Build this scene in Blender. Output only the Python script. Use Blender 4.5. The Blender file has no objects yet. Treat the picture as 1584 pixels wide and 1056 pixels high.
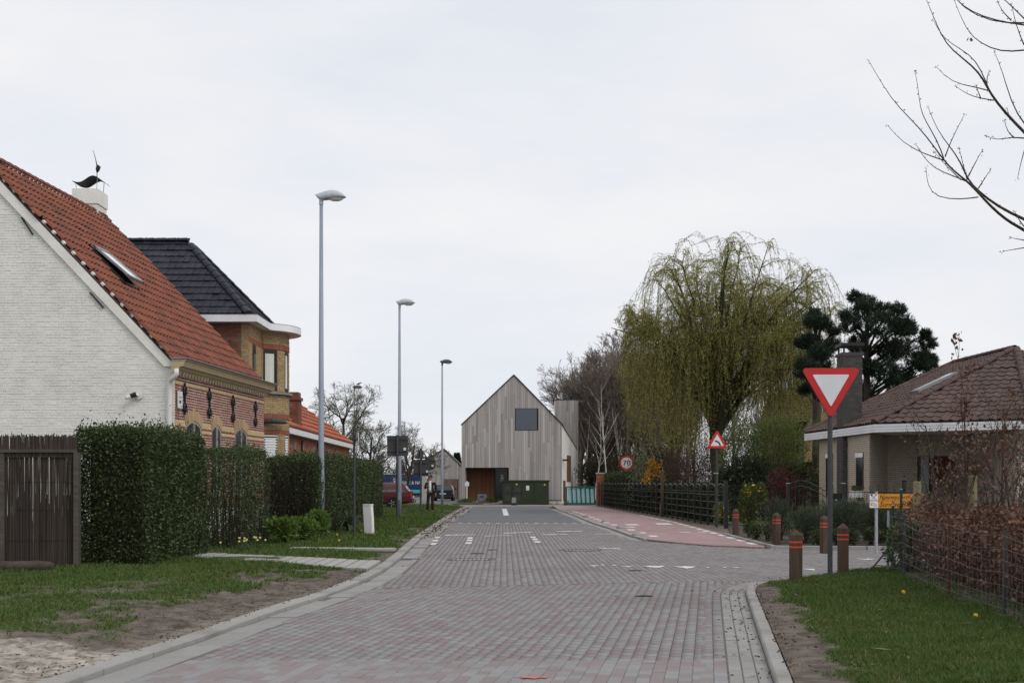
import bpy, bmesh, math, random
import numpy as np
from mathutils import Vector, Matrix

# ---------------------------------------------------------------- camera, sky, sun, exposure
SC = bpy.context.scene
COL = SC.collection
R = math.radians
CAM_H, FPX = 1.5, 2000.0            # eye height (m); focal length in pixels of a 1584 px wide picture
cam_d = bpy.data.cameras.new('camera')
cam = bpy.data.objects.new('camera', cam_d)
COL.objects.link(cam)
cam.location = (0, 0, CAM_H)
cam.rotation_euler = (R(90), 0, 0)
cam_d.sensor_width = 36
cam_d.lens = 36 * FPX / 1584
cam_d.shift_y = 217 / 1584
cam_d.clip_end = 3000
SC.camera = cam

SUN_EL, SUN_AZ = R(46), R(130)      # azimuth clockwise from +Y: behind the camera, to the right
world = bpy.data.worlds.new('World')
SC.world = world
world.use_nodes = True
wn, wl = world.node_tree.nodes, world.node_tree.links
wn.clear()
w_out = wn.new('ShaderNodeOutputWorld')
w_bg = wn.new('ShaderNodeBackground')
w_bg.inputs['Strength'].default_value = 0.1
w_sky = wn.new('ShaderNodeTexSky')
w_sky.sky_type = 'NISHITA'
w_sky.sun_disc = False
w_sky.sun_elevation = SUN_EL
w_sky.sun_rotation = SUN_AZ
w_sky.air_density = 1.0
w_tc = wn.new('ShaderNodeTexCoord')
w_map = wn.new('ShaderNodeMapping')
w_map.inputs['Scale'].default_value = (1.0, 1.0, 3.2)
w_n1 = wn.new('ShaderNodeTexNoise')
w_n1.inputs['Scale'].default_value = 2.6
w_n1.inputs['Detail'].default_value = 7
w_n1.inputs['Roughness'].default_value = 0.55
w_cr = wn.new('ShaderNodeValToRGB')
w_cr.color_ramp.elements[0].position = 0.36
w_cr.color_ramp.elements[0].color = (8.15, 8.45, 9.1, 1)
w_cr.color_ramp.elements[1].position = 0.66
w_cr.color_ramp.elements[1].color = (9.6, 9.48, 9.5, 1)
w_mix = wn.new('ShaderNodeMixRGB')
w_mix.inputs['Fac'].default_value = 0.93       # thin, almost closed cloud deck in front of the blue sky
wl.new(w_tc.outputs['Generated'], w_map.inputs['Vector'])
wl.new(w_map.outputs['Vector'], w_n1.inputs['Vector'])
wl.new(w_n1.outputs['Fac'], w_cr.inputs['Fac'])
wl.new(w_sky.outputs['Color'], w_mix.inputs['Color1'])
wl.new(w_cr.outputs['Color'], w_mix.inputs['Color2'])
wl.new(w_mix.outputs['Color'], w_bg.inputs['Color'])
wl.new(w_bg.outputs['Background'], w_out.inputs['Surface'])

sun_d = bpy.data.lights.new('sun', 'SUN')
sun_d.energy = 1.3
sun_d.angle = R(24)
sun_d.color = (1.0, 0.96, 0.9)
sun = bpy.data.objects.new('sun', sun_d)
COL.objects.link(sun)
sd = Vector((math.sin(SUN_AZ) * math.cos(SUN_EL), math.cos(SUN_AZ) * math.cos(SUN_EL), math.sin(SUN_EL)))
sun.location = sd * 60
sun.rotation_euler = sd.to_track_quat('Z', 'Y').to_euler()

SC.view_settings.view_transform = 'Standard'
SC.view_settings.look = 'None'
SC.view_settings.exposure = 0.0
SC.view_settings.gamma = 1.0
SC.view_settings.use_curve_mapping = False
SC.cycles.max_bounces = 6
SC.cycles.transparent_max_bounces = 16
SC.cycles.use_denoising = True

# ---------------------------------------------------------------- helpers
RNG = np.random.default_rng(7)
rnd = random.Random(11)


def S(r, g, b, k=1.0):
    f = lambda c: ((c / 255 + 0.055) / 1.055) ** 2.4 if c > 10 else c / 255 / 12.92
    return (f(r) * k, f(g) * k, f(b) * k, 1)


def G(px, py, z=0.0):               # the ground point seen at a pixel of the photograph
    y = FPX * (CAM_H - z) / (py - 745.0)
    return Vector(((px - 792) * y / FPX, y, z))


def P(px, py, y):                   # the point seen at a pixel, at depth y
    return Vector(((px - 792) * y / FPX, y, CAM_H + (745 - py) * y / FPX))


def XZ(px, py, y):
    p = P(px, py, y)
    return p.x, p.z


def vnoise(x, y, z=0.0, seed=0):
    x = np.asarray(x, float); y = np.asarray(y, float); z = np.asarray(z, float) + np.zeros_like(x)
    xi, yi, zi = np.floor(x).astype(np.int64), np.floor(y).astype(np.int64), np.floor(z).astype(np.int64)
    fx, fy, fz = x - xi, y - yi, z - zi
    fx, fy, fz = fx * fx * (3 - 2 * fx), fy * fy * (3 - 2 * fy), fz * fz * (3 - 2 * fz)

    def h(a, b, c):
        n = (a * 374761393 + b * 668265263 + c * 2147483647 + seed * 974634777) & 0xffffffff
        n = ((n ^ (n >> 13)) * 1274126177) & 0xffffffff
        return ((n ^ (n >> 16)) & 0xffff) / 65535.0
    out = 0
    for a in (0, 1):
        for b in (0, 1):
            for c in (0, 1):
                out = out + h(xi + a, yi + b, zi + c) * (fx if a else 1 - fx) * (fy if b else 1 - fy) * (fz if c else 1 - fz)
    return out


def fbm(x, y, z=0.0, seed=0, o=3):
    s, a, t = 0, 1.0, 0
    for i in range(o):
        s = s + a * vnoise(np.asarray(x) * 2 ** i, np.asarray(y) * 2 ** i, np.asarray(z) * 2 ** i, seed + i)
        t += a; a *= 0.5
    return s / t


class MB:
    def __init__(s):
        s.v, s.f, s.m = [], [], []

    def add(s, vs, fs, mi=0):
        n = len(s.v)
        s.v.extend([tuple(p) for p in vs])
        for f in fs:
            s.f.append(tuple(i + n for i in f)); s.m.append(mi)
        return s

    def box(s, x0, x1, y0, y1, z0, z1, mi=0, M=None):
        vs = [Vector(p) for p in ((x0, y0, z0), (x1, y0, z0), (x1, y1, z0), (x0, y1, z0), (x0, y0, z1), (x1, y0, z1), (x1, y1, z1), (x0, y1, z1))]
        if M is not None: vs = [M @ p for p in vs]
        return s.add(vs, [(0, 3, 2, 1), (4, 5, 6, 7), (0, 1, 5, 4), (1, 2, 6, 5), (2, 3, 7, 6), (3, 0, 4, 7)], mi)

    def prism(s, poly, vec, mi=0):
        n = len(poly); vec = Vector(vec)
        vs = [Vector(p) for p in poly] + [Vector(p) + vec for p in poly]
        return s.add(vs, [tuple(range(n))[::-1], tuple(range(n, 2 * n))] + [(i, (i + 1) % n, n + (i + 1) % n, n + i) for i in range(n)], mi)

    def bar(s, a, b, w, h=None, mi=0, up=(0, 0, 1)):
        a, b = Vector(a), Vector(b); h = h or w
        d = (b - a).normalized(); up = Vector(up)
        if abs(d.dot(up)) > 0.99: up = Vector((0, 1, 0))
        u = d.cross(up).normalized() * w / 2; v = u.cross(d).normalized() * h / 2
        return s.add([a - u - v, a + u - v, a + u + v, a - u + v, b - u - v, b + u - v, b + u + v, b - u + v],
                     [(0, 3, 2, 1), (4, 5, 6, 7), (0, 1, 5, 4), (1, 2, 6, 5), (2, 3, 7, 6), (3, 0, 4, 7)], mi)

    def tube(s, pts, rad, n=6, mi=0, cap=True, closed=False):
        pts = [Vector(p) for p in pts]; k = len(pts)
        if not hasattr(rad, '__len__'): rad = [rad] * k
        base = len(s.v); u = None
        for i, p in enumerate(pts):
            d = (pts[(i + 1) % k] - pts[i - 1]) if closed else (pts[min(i + 1, k - 1)] - pts[max(i - 1, 0)])
            d = d.normalized() if d.length > 1e-9 else Vector((0, 0, 1))
            if u is None:
                u = d.orthogonal().normalized()
            else:
                u = u - d * u.dot(d)
                u = u.normalized() if u.length > 1e-6 else d.orthogonal().normalized()
            w = d.cross(u)
            for j in range(n):
                a = 2 * math.pi * j / n
                s.v.append(tuple(p + (u * math.cos(a) + w * math.sin(a)) * rad[i]))
        for i in range(k if closed else k - 1):
            for j in range(n):
                a, b = base + i * n, base + ((i + 1) % k) * n
                s.f.append((a + j, a + (j + 1) % n, b + (j + 1) % n, b + j)); s.m.append(mi)
        if cap and not closed:
            s.f.append(tuple(base + j for j in range(n))[::-1]); s.m.append(mi)
            s.f.append(tuple(base + (k - 1) * n + j for j in range(n))); s.m.append(mi)
        return s

    def lathe(s, prof, n=16, M=None, mi=0):
        base = len(s.v); k = len(prof); M = M or Matrix()
        for r, z in prof:
            for j in range(n):
                a = 2 * math.pi * j / n
                s.v.append(tuple(M @ Vector((r * math.cos(a), r * math.sin(a), z))))
        for i in range(k - 1):
            for j in range(n):
                a, b = base + i * n, base + (i + 1) * n
                s.f.append((a + j, a + (j + 1) % n, b + (j + 1) % n, b + j)); s.m.append(mi)
        s.f.append(tuple(base + j for j in range(n))[::-1]); s.m.append(mi)
        s.f.append(tuple(base + (k - 1) * n + j for j in range(n))); s.m.append(mi)
        return s

    def mesh(s, name, mats, smooth=False):
        me = bpy.data.meshes.new(name)
        me.from_pydata(s.v, [], s.f)
        for m in (mats if isinstance(mats, (list, tuple)) else [mats]): me.materials.append(m)
        if any(s.m): me.polygons.foreach_set('material_index', s.m)
        if smooth: me.polygons.foreach_set('use_smooth', [True] * len(me.polygons))
        me.update()
        return me

    def build(s, name, mats, parent=None, smooth=False, M=None, bevel=0):
        me = s.mesh(name, mats, smooth)
        if bevel:
            bm = bmesh.new(); bm.from_mesh(me)
            bmesh.ops.recalc_face_normals(bm, faces=bm.faces)
            bmesh.ops.bevel(bm, geom=list(bm.edges), offset=bevel, segments=1, affect='EDGES', profile=0.5)
            bm.to_mesh(me); bm.free()
        else:
            bm = bmesh.new(); bm.from_mesh(me)
            bmesh.ops.recalc_face_normals(bm, faces=bm.faces)
            bm.to_mesh(me); bm.free()
        return mk(name, me, parent, M)


WORLD = set()


def mk(name, me, parent=None, M=None):
    o = bpy.data.objects.new(name, me)
    COL.objects.link(o)
    if parent is not None:
        o.parent = parent
        if parent.name in WORLD: o.matrix_parent_inverse = parent.matrix_basis.inverted()
    if M is not None: o.matrix_basis = M
    return o


def thing(name, label, cat, loc=(0, 0, 0), rotz=0, group=None, world=False):
    o = bpy.data.objects.new(name, None)
    o.empty_display_size = 0.2
    COL.objects.link(o)
    o.location = loc; o.rotation_euler = (0, 0, rotz)
    if world: WORLD.add(o.name)
    tag(o, label, cat, group)
    return o


def tag(o, label=None, cat=None, group=None, kind=None):
    if label: o['label'] = label
    if cat: o['category'] = cat
    if group: o['group'] = group
    if kind: o['kind'] = kind
    return o


def copy_tree(o, parent=None, loc=None, rotz=None, label=None, scale=None):
    c = o.copy(); COL.objects.link(c)
    if parent is not None: c.parent = parent
    if loc is not None: c.location = loc
    if rotz is not None: c.rotation_euler.z = rotz
    if scale is not None: c.scale = (scale,) * 3 if not hasattr(scale, '__len__') else scale
    if label: c['label'] = label
    for ch in [x for x in COL.objects if x.parent == o]: copy_tree(ch, c)
    return c


def npmesh(name, V, F, mat, smooth=False):
    """V (n,3), F (m,k) arrays -> mesh, fast"""
    me = bpy.data.meshes.new(name)
    V = np.ascontiguousarray(V, np.float32); F = np.ascontiguousarray(F, np.int32)
    m, k = F.shape
    me.vertices.add(len(V)); me.vertices.foreach_set('co', V.ravel())
    me.loops.add(m * k); me.loops.foreach_set('vertex_index', F.ravel())
    me.polygons.add(m); me.polygons.foreach_set('loop_start', np.arange(0, m * k, k, dtype=np.int32))
    me.materials.append(mat)
    if smooth: me.polygons.foreach_set('use_smooth', np.ones(m, bool))
    me.update(calc_edges=True)
    me.validate()
    return me


def leaves_mesh(name, C, size, mat, rng, D=None, aspect=0.5, spread=1.0, sv=0.35):
    """one small diamond leaf for each centre in C; D = main direction of each leaf (n,3) or None"""
    n = len(C)
    d = rng.normal(size=(n, 3)) * spread
    if D is not None: d = d * 0.45 + D
    d /= np.linalg.norm(d, axis=1)[:, None] + 1e-9
    o = rng.normal(size=(n, 3))
    w = np.cross(d, o); w /= np.linalg.norm(w, axis=1)[:, None] + 1e-9
    L = (size * (1 + sv * rng.uniform(-1, 1, n)))[:, None]
    V = np.stack([C, C + d * L * 0.5 + w * L * aspect * 0.5, C + d * L, C + d * L * 0.5 - w * L * aspect * 0.5], 1).reshape(-1, 3)
    F = np.arange(4 * n).reshape(n, 4)
    return npmesh(name, V, F, mat)


def text_mesh(body, size, mat, name='lettering', align='CENTER', extrude=0.001, shear=0.0):
    cu = bpy.data.curves.new(name, 'FONT')
    cu.body = body; cu.size = size; cu.align_x = align; cu.align_y = 'CENTER'; cu.extrude = extrude; cu.shear = shear
    cu.resolution_u = 2
    o = bpy.data.objects.new(name, cu)
    COL.objects.link(o)
    dg = bpy.context.evaluated_depsgraph_get()
    me = bpy.data.meshes.new_from_object(o.evaluated_get(dg))
    bpy.data.objects.remove(o)
    me.materials.clear(); me.materials.append(mat)
    return me


def M4(o, x, y, z):
    """matrix with origin o and the given axes"""
    x, y, z, o = Vector(x), Vector(y), Vector(z), Vector(o)
    return Matrix(((x.x, y.x, z.x, o.x), (x.y, y.y, z.y, o.y), (x.z, y.z, z.z, o.z), (0, 0, 0, 1)))


# ---------------------------------------------------------------- materials
def mat(name, c, c2=None, ns=3.0, rough=0.8, bump=0.0, bs=40.0, isl=None, islf=1.0, metal=0.0, spec=0.3, streak=None, c3=None, ns3=0.6, f3=0.5, trans=0.0, bdist=0.02, sep=None):
    m = bpy.data.materials.new(name)
    m.use_nodes = True
    nt = m.node_tree; N, L = nt.nodes, nt.links
    b = N['Principled BSDF']
    b.inputs['Roughness'].default_value = rough
    b.inputs['Metallic'].default_value = metal
    b.inputs['Specular IOR Level'].default_value = spec
    vec = N.new('ShaderNodeNewGeometry').outputs['Position']
    if streak:
        mp = N.new('ShaderNodeMapping'); mp.inputs['Scale'].default_value = streak
        L.new(vec, mp.inputs['Vector']); vec = mp.outputs['Vector']

    def noise(scale, detail=4):
        n = N.new('ShaderNodeTexNoise'); n.inputs['Scale'].default_value = scale; n.inputs['Detail'].default_value = detail
        L.new(vec, n.inputs['Vector'])
        return n.outputs['Fac']

    def ramp(fac, a, bb, lo=0.35, hi=0.65):
        r = N.new('ShaderNodeValToRGB')
        r.color_ramp.elements[0].position = lo; r.color_ramp.elements[1].position = hi
        r.color_ramp.elements[0].color = a; r.color_ramp.elements[1].color = bb
        L.new(fac, r.inputs['Fac'])
        return r.outputs['Color']
    col = None
    if isl:
        ge = N.new('ShaderNodeNewGeometry'); oi = N.new('ShaderNodeObjectInfo')
        ad = N.new('ShaderNodeMath'); ad.operation = 'ADD'
        L.new(ge.outputs['Random Per Island'], ad.inputs[0]); L.new(oi.outputs['Random'], ad.inputs[1])
        fr = N.new('ShaderNodeMath'); fr.operation = 'FRACT'; L.new(ad.outputs[0], fr.inputs[0])
        r = N.new('ShaderNodeValToRGB'); r.color_ramp.interpolation = sep or 'LINEAR'
        el = r.color_ramp.elements
        while len(el) < len(isl): el.new(0.5)
        for i, cc in enumerate(isl):
            el[i].position = i / len(isl) if sep == 'CONSTANT' else i / (len(isl) - 1); el[i].color = cc
        L.new(fr.outputs[0], r.inputs['Fac'])
        col = r.outputs['Color']
    if c2 is not None or col is None:
        base = ramp(noise(ns), c, c2 if c2 is not None else c)
        if col is None: col = base
        else:
            mx = N.new('ShaderNodeMixRGB'); mx.inputs['Fac'].default_value = 1 - islf
            L.new(col, mx.inputs['Color1']); L.new(base, mx.inputs['Color2']); col = mx.outputs['Color']
    if c3 is not None:
        rr = N.new('ShaderNodeValToRGB'); rr.color_ramp.elements[0].position = 0.52; rr.color_ramp.elements[1].position = 0.75
        L.new(noise(ns3, 6), rr.inputs['Fac'])
        ml = N.new('ShaderNodeMath'); ml.operation = 'MULTIPLY'; ml.inputs[1].default_value = f3
        L.new(rr.outputs['Color'], ml.inputs[0])
        mx = N.new('ShaderNodeMixRGB'); L.new(ml.outputs[0], mx.inputs['Fac'])
        L.new(col, mx.inputs['Color1']); mx.inputs['Color2'].default_value = c3; col = mx.outputs['Color']
    L.new(col, b.inputs['Base Color'])
    if bump:
        bp = N.new('ShaderNodeBump'); bp.inputs['Strength'].default_value = bump; bp.inputs['Distance'].default_value = bdist
        L.new(noise(bs, 5), bp.inputs['Height']); L.new(bp.outputs['Normal'], b.inputs['Normal'])
    if trans:
        out = N['Material Output']
        tr = N.new('ShaderNodeBsdfTranslucent'); L.new(col, tr.inputs['Color'])
        ms = N.new('ShaderNodeMixShader'); ms.inputs[0].default_value = trans
        L.new(b.outputs[0], ms.inputs[1]); L.new(tr.outputs[0], ms.inputs[2]); L.new(ms.outputs[0], out.inputs['Surface'])
    return m


def c4(r, g, b): return (r, g, b, 1)


MT = {}
MT['white_brick'] = mat('white painted brick', c4(.8, .785, .75), c4(.73, .715, .675), ns=2.2, rough=.75, bump=.35, bs=25, c3=c4(.5, .48, .43), ns3=1.2, f3=.35)
MT['white_paint'] = mat('white paint', c4(.78, .77, .74), c4(.68, .67, .64), ns=2, rough=.55, c3=c4(.45, .43, .4), ns3=1.5, f3=.3)
MT['white_fascia'] = mat('white fascia', c4(.82, .83, .85), c4(.74, .75, .78), ns=1.5, rough=.45, c3=c4(.5, .5, .5), ns3=2.5, f3=.25)
MT['mortar_white'] = mat('pale mortar', c4(.72, .7, .67), c4(.6, .58, .55), ns=6, rough=.95)
MT['mortar_grey'] = mat('grey mortar', c4(.22, .195, .17), c4(.16, .145, .13), ns=6, rough=.95)
MT['red_brick'] = mat('red brick', c4(.3, .1, .06), isl=[c4(.34, .11, .06), c4(.22, .07, .045), c4(.42, .15, .07), c4(.17, .055, .04), c4(.3, .09, .05)], rough=.85, c2=c4(.24, .08, .05), ns=14, islf=.75, bump=.3, bs=60)
MT['cream_brick'] = mat('cream brick', c4(.6, .46, .24), isl=[c4(.66, .52, .3), c4(.55, .42, .22), c4(.7, .56, .33)], rough=.85, c2=c4(.5, .37, .18), ns=10, islf=.7)
MT['buff_brick'] = mat('buff brick', c4(.42, .3, .16), isl=[c4(.5, .37, .2), c4(.36, .25, .13), c4(.46, .32, .16), c4(.3, .2, .1)], rough=.8, c2=c4(.36, .25, .13), ns=12, islf=.75)
MT['brown_brick'] = mat('brown brick', c4(.2, .08, .05), isl=[c4(.24, .09, .05), c4(.15, .06, .04), c4(.28, .11, .06), c4(.12, .05, .04)], rough=.85, c2=c4(.17, .07, .045), ns=12, islf=.75, c3=c4(.55, .52, .48), ns3=1.6, f3=.3)
MT['pale_brick'] = mat('pale bungalow brick', c4(.5, .44, .36), isl=[c4(.55, .49, .4), c4(.46, .4, .32), c4(.52, .45, .36), c4(.42, .36, .29)], rough=.85, c2=c4(.46, .4, .32), ns=12, islf=.75)
MT['dark_brick'] = mat('dark brick', c4(.06, .055, .055), isl=[c4(.07, .065, .065), c4(.045, .04, .042), c4(.09, .08, .078)], rough=.7, c2=c4(.05, .05, .05), ns=12, islf=.75)
MT['red_tile'] = mat('red clay pantile', c4(.26, .088, .052), isl=[c4(.235, .078, .05), c4(.17, .06, .042), c4(.27, .1, .056), c4(.2, .07, .046), c4(.12, .052, .042), c4(.24, .085, .052)], rough=.85, c2=c4(.2, .07, .045), ns=7, islf=.7, c3=c4(.08, .06, .05), ns3=2.4, f3=.75, bump=.3, bs=30)
MT['orange_tile'] = mat('orange clay tile', c4(.36, .12, .07), isl=[c4(.36, .115, .07), c4(.29, .092, .055), c4(.42, .145, .085)], rough=.8, c2=c4(.38, .12, .06), ns=5, islf=.7)
MT['black_tile'] = mat('black glazed tile', c4(.018, .019, .03), isl=[c4(.016, .018, .03), c4(.024, .026, .038), c4(.012, .013, .022)], rough=.45, c2=c4(.02, .021, .03), ns=9, islf=.7, spec=.2, c3=c4(.08, .08, .075), ns3=2.6, f3=.3)
MT['brown_tile'] = mat('brown concrete tile', c4(.085, .054, .046), isl=[c4(.09, .057, .048), c4(.068, .043, .037), c4(.11, .07, .058)], rough=.75, c2=c4(.07, .046, .04), ns=6, islf=.7, c3=c4(.05, .045, .04), ns3=1.4, f3=.35)
MT['iron'] = mat('black iron', c4(.012, .012, .013), rough=.5, spec=.4)
MT['grey_sign'] = mat('dark grey sign back', c4(.05, .052, .055), c4(.065, .066, .07), ns=5, rough=.6, spec=.3)
MT['lamp_grey'] = mat('blue grey lamp paint', c4(.24, .28, .34), c4(.29, .32, .38), ns=1.5, rough=.45, spec=.4)
MT['lamp_head'] = mat('pale lamp housing', c4(.5, .55, .58), c4(.42, .46, .5), ns=5, rough=.4)
MT['lamp_dark'] = mat('dark lamp housing', c4(.1, .095, .09), c4(.07, .07, .07), ns=5, rough=.5)
MT['glass'] = mat('window glass', c4(.02, .024, .028), rough=.08, spec=.3)
MT['glass_pale'] = mat('pale lamp glass', c4(.72, .72, .68), rough=.15, spec=.5)
MT['curtain'] = mat('white curtain', c4(.72, .72, .68), c4(.5, .52, .5), ns=2.5, rough=.9, streak=(14, 14, .3))
MT['dark_frame'] = mat('dark window frame', c4(.03, .024, .02), rough=.5)
MT['wood_door'] = mat('red brown door wood', c4(.13, .042, .018), c4(.09, .03, .014), ns=3, rough=.5, streak=(12, 12, .7))
MT['concrete'] = mat('concrete', c4(.36, .35, .33), c4(.28, .27, .255), ns=3, rough=.9, bump=.3, bs=70, c3=c4(.16, .14, .12), ns3=1.1, f3=.5, isl=[c4(.38, .37, .35), c4(.3, .29, .28), c4(.35, .34, .32)], islf=.5)
MT['stone_lintel'] = mat('grey stone lintel', c4(.25, .24, .22), c4(.2, .19, .18), ns=4, rough=.9)
MT['zinc'] = mat('grey zinc', c4(.3, .32, .35), c4(.22, .24, .27), ns=3, rough=.5, metal=.3)
MT['cornice'] = mat('cream cornice', c4(.52, .42, .27), c4(.46, .37, .23), ns=2.5, rough=.7, c3=c4(.25, .2, .14), ns3=2, f3=.4)
MT['galv'] = mat('galvanised steel', c4(.42, .44, .46), c4(.34, .36, .38), ns=8, rough=.45, metal=.4)
MT['red_sign'] = mat('red sign paint', c4(.55, .018, .02), c4(.5, .02, .022), ns=3, rough=.4, spec=.4)
MT['white_sign'] = mat('white sign film', c4(.72, .73, .76), c4(.66, .67, .7), ns=4, rough=.4)
MT['black_print'] = mat('black print', c4(.01, .01, .01), rough=.5)
MT['amber_sign'] = mat('amber sign film', c4(.62, .26, .02), c4(.56, .23, .02), ns=4, rough=.4)
MT['dark_print'] = mat('dark red print', c4(.05, .012, .01), rough=.5)
MT['road_white'] = mat('worn road paint', c4(.72, .72, .7), c4(.5, .49, .47), ns=14, rough=.8)
MT['orange_spray'] = mat('orange spray paint', c4(.6, .14, .1), c4(.32, .18, .16), ns=30, rough=.8)
MT['bark'] = mat('grey brown bark', c4(.075, .06, .048), c4(.045, .036, .03), ns=6, rough=.95, bump=.6, bs=14, bdist=.05, streak=(1, 1, .3))
MT['bark_green'] = mat('mossy bark', c4(.06, .065, .035), c4(.04, .038, .026), ns=4, rough=.95)
MT['twig'] = mat('brown twig', c4(.085, .06, .05), c4(.055, .042, .036), ns=5, rough=.9)
MT['twig_wood'] = mat('wood edge twigs', c4(.235, .195, .165), c4(.17, .14, .12), ns=.6, rough=.95)
MT['twig_grey'] = mat('grey twig', c4(.13, .115, .095), c4(.08, .07, .06), ns=3, rough=.9)
MT['birch'] = mat('birch bark', c4(.55, .53, .5), c4(.4, .38, .35), ns=3, rough=.8, c3=c4(.05, .045, .04), ns3=4, f3=.8)
# ---------------------------------------------------------------- ground, road, kerbs, lawns
def sstep(a, b, x):
    t = np.clip((np.asarray(x, float) - a) / (b - a), 0, 1)
    return t * t * (3 - 2 * t)


MT['field'] = mat('far field', c4(.06, .085, .03), c4(.09, .085, .05), ns=.15, rough=.95)
MT['joint'] = mat('joint sand', c4(.15, .14, .132), c4(.1, .095, .09), ns=8, rough=.95)
MT['asphalt'] = mat('asphalt', c4(.115, .119, .128), c4(.135, .138, .146), ns=1.2, rough=.85, bump=.2, bs=120, c3=c4(.055, .05, .046), ns3=.7, f3=.4)
MT['paver'] = mat('grey and pink paver', c4(.23, .22, .22), isl=[c4(.25, .248, .25), c4(.243, .2, .203), c4(.268, .265, .267), c4(.226, .185, .188), c4(.255, .252, .254), c4(.238, .195, .197), c4(.242, .238, .24), c4(.243, .22, .221)], sep='CONSTANT', rough=.85, c2=c4(.205, .193, .19), ns=2.5, islf=.82, bump=.35, bs=90, c3=c4(.13, .115, .1), ns3=.35, f3=.45)
MT['gutter'] = mat('grey gutter paver', c4(.27, .265, .255), isl=[c4(.29, .285, .275), c4(.25, .245, .24), c4(.31, .305, .295)], rough=.9, c2=c4(.22, .21, .2), ns=5, islf=.7, bump=.3, bs=80, c3=c4(.13, .115, .1), ns3=.8, f3=.5)
MT['kerb'] = mat('kerb concrete', c4(.3, .295, .282), isl=[c4(.32, .315, .3), c4(.275, .27, .258), c4(.335, .33, .316)], rough=.9, c2=c4(.27, .26, .245), ns=4, islf=.7, bump=.3, bs=80, c3=c4(.15, .13, .11), ns3=.9, f3=.75)
MT['slab'] = mat('path slab', c4(.34, .34, .32), isl=[c4(.37, .365, .35), c4(.31, .305, .29), c4(.34, .335, .32)], rough=.9, c2=c4(.35, .34, .32), ns=5, islf=.7, bump=.2, bs=70)
MT['leaf_litter'] = mat('dead leaves', c4(.1, .06, .035), isl=[c4(.12, .07, .04), c4(.06, .045, .035), c4(.2, .15, .09), c4(.09, .055, .03)], rough=.9)
MT['straw'] = mat('straw twigs', c4(.3, .25, .17), isl=[c4(.35, .29, .2), c4(.16, .12, .08), c4(.24, .19, .12)], rough=.9)
MT['grass'] = mat('grass blade', c4(.06, .1, .02), isl=[c4(.053, .113, .017), c4(.082, .14, .025), c4(.039, .088, .014), c4(.108, .148, .036), c4(.062, .118, .021)], rough=.6, spec=.25, trans=.25)
MT['grass_dry'] = mat('dry grass blade', c4(.16, .13, .06), isl=[c4(.16, .14, .06), c4(.1, .12, .035), c4(.2, .16, .09)], rough=.8, trans=.2)


def pink_path():
    m = mat('pink path brick', c4(.39, .27, .268), c4(.34, .235, .232), ns=2, rough=.9, c3=c4(.2, .16, .14), ns3=.5, f3=.5)
    nt = m.node_tree; N, L = nt.nodes, nt.links
    b = N['Principled BSDF']
    src = b.inputs['Base Color'].links[0].from_socket
    tc = N.new('ShaderNodeTexCoord'); br = N.new('ShaderNodeTexBrick')
    br.inputs['Scale'].default_value = 1.0
    br.inputs['Brick Width'].default_value = .2; br.inputs['Row Height'].default_value = .1; br.inputs['Mortar Size'].default_value = .006
    br.inputs['Color1'].default_value = c4(1, 1, 1); br.inputs['Color2'].default_value = c4(.85, .82, .82); br.inputs['Mortar'].default_value = c4(.5, .5, .5)
    L.new(tc.outputs['Object'], br.inputs['Vector'])
    mx = N.new('ShaderNodeMixRGB'); mx.blend_type = 'MULTIPLY'; mx.inputs['Fac'].default_value = 1
    L.new(src, mx.inputs['Color1']); L.new(br.outputs['Color'], mx.inputs['Color2']); L.new(mx.outputs['Color'], b.inputs['Base Color'])
    return m


MT['pink_path'] = pink_path()


def soil_mat():
    m = mat('verge soil', c4(.05, .075, .02), c4(.07, .085, .028), ns=3, rough=.95, bump=.6, bs=18, bdist=.04)
    nt = m.node_tree; N, L = nt.nodes, nt.links
    b = N['Principled BSDF']
    src = b.inputs['Base Color'].links[0].from_socket
    at = N.new('ShaderNodeAttribute'); at.attribute_name = 'mask'
    sp = N.new('ShaderNodeSeparateColor'); L.new(at.outputs['Color'], sp.inputs['Color'])
    tc = N.new('ShaderNodeTexCoord')

    def nz(s, a, bb):
        n = N.new('ShaderNodeTexNoise'); n.inputs['Scale'].default_value = s; n.inputs['Detail'].default_value = 8
        L.new(tc.outputs['Object'], n.inputs['Vector'])
        r = N.new('ShaderNodeValToRGB'); r.color_ramp.elements[0].position = .35; r.color_ramp.elements[1].position = .65
        r.color_ramp.elements[0].color = a; r.color_ramp.elements[1].color = bb
        L.new(n.outputs['Fac'], r.inputs['Fac']); return r.outputs['Color']
    m1 = N.new('ShaderNodeMixRGB'); L.new(sp.outputs[0], m1.inputs['Fac']); L.new(src, m1.inputs['Color1']); L.new(nz(5, c4(.058, .045, .036), c4(.15, .122, .1)), m1.inputs['Color2'])
    m2 = N.new('ShaderNodeMixRGB'); L.new(sp.outputs[1], m2.inputs['Fac']); L.new(m1.outputs['Color'], m2.inputs['Color1']); L.new(nz(9, c4(.16, .135, .11), c4(.42, .385, .34)), m2.inputs['Color2'])
    L.new(m2.outputs['Color'], b.inputs['Base Color'])
    return m


MT['soil'] = soil_mat()


def terrain_z(x, y):
    return -0.06 - 1.1 * sstep(98, 150, y)


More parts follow.
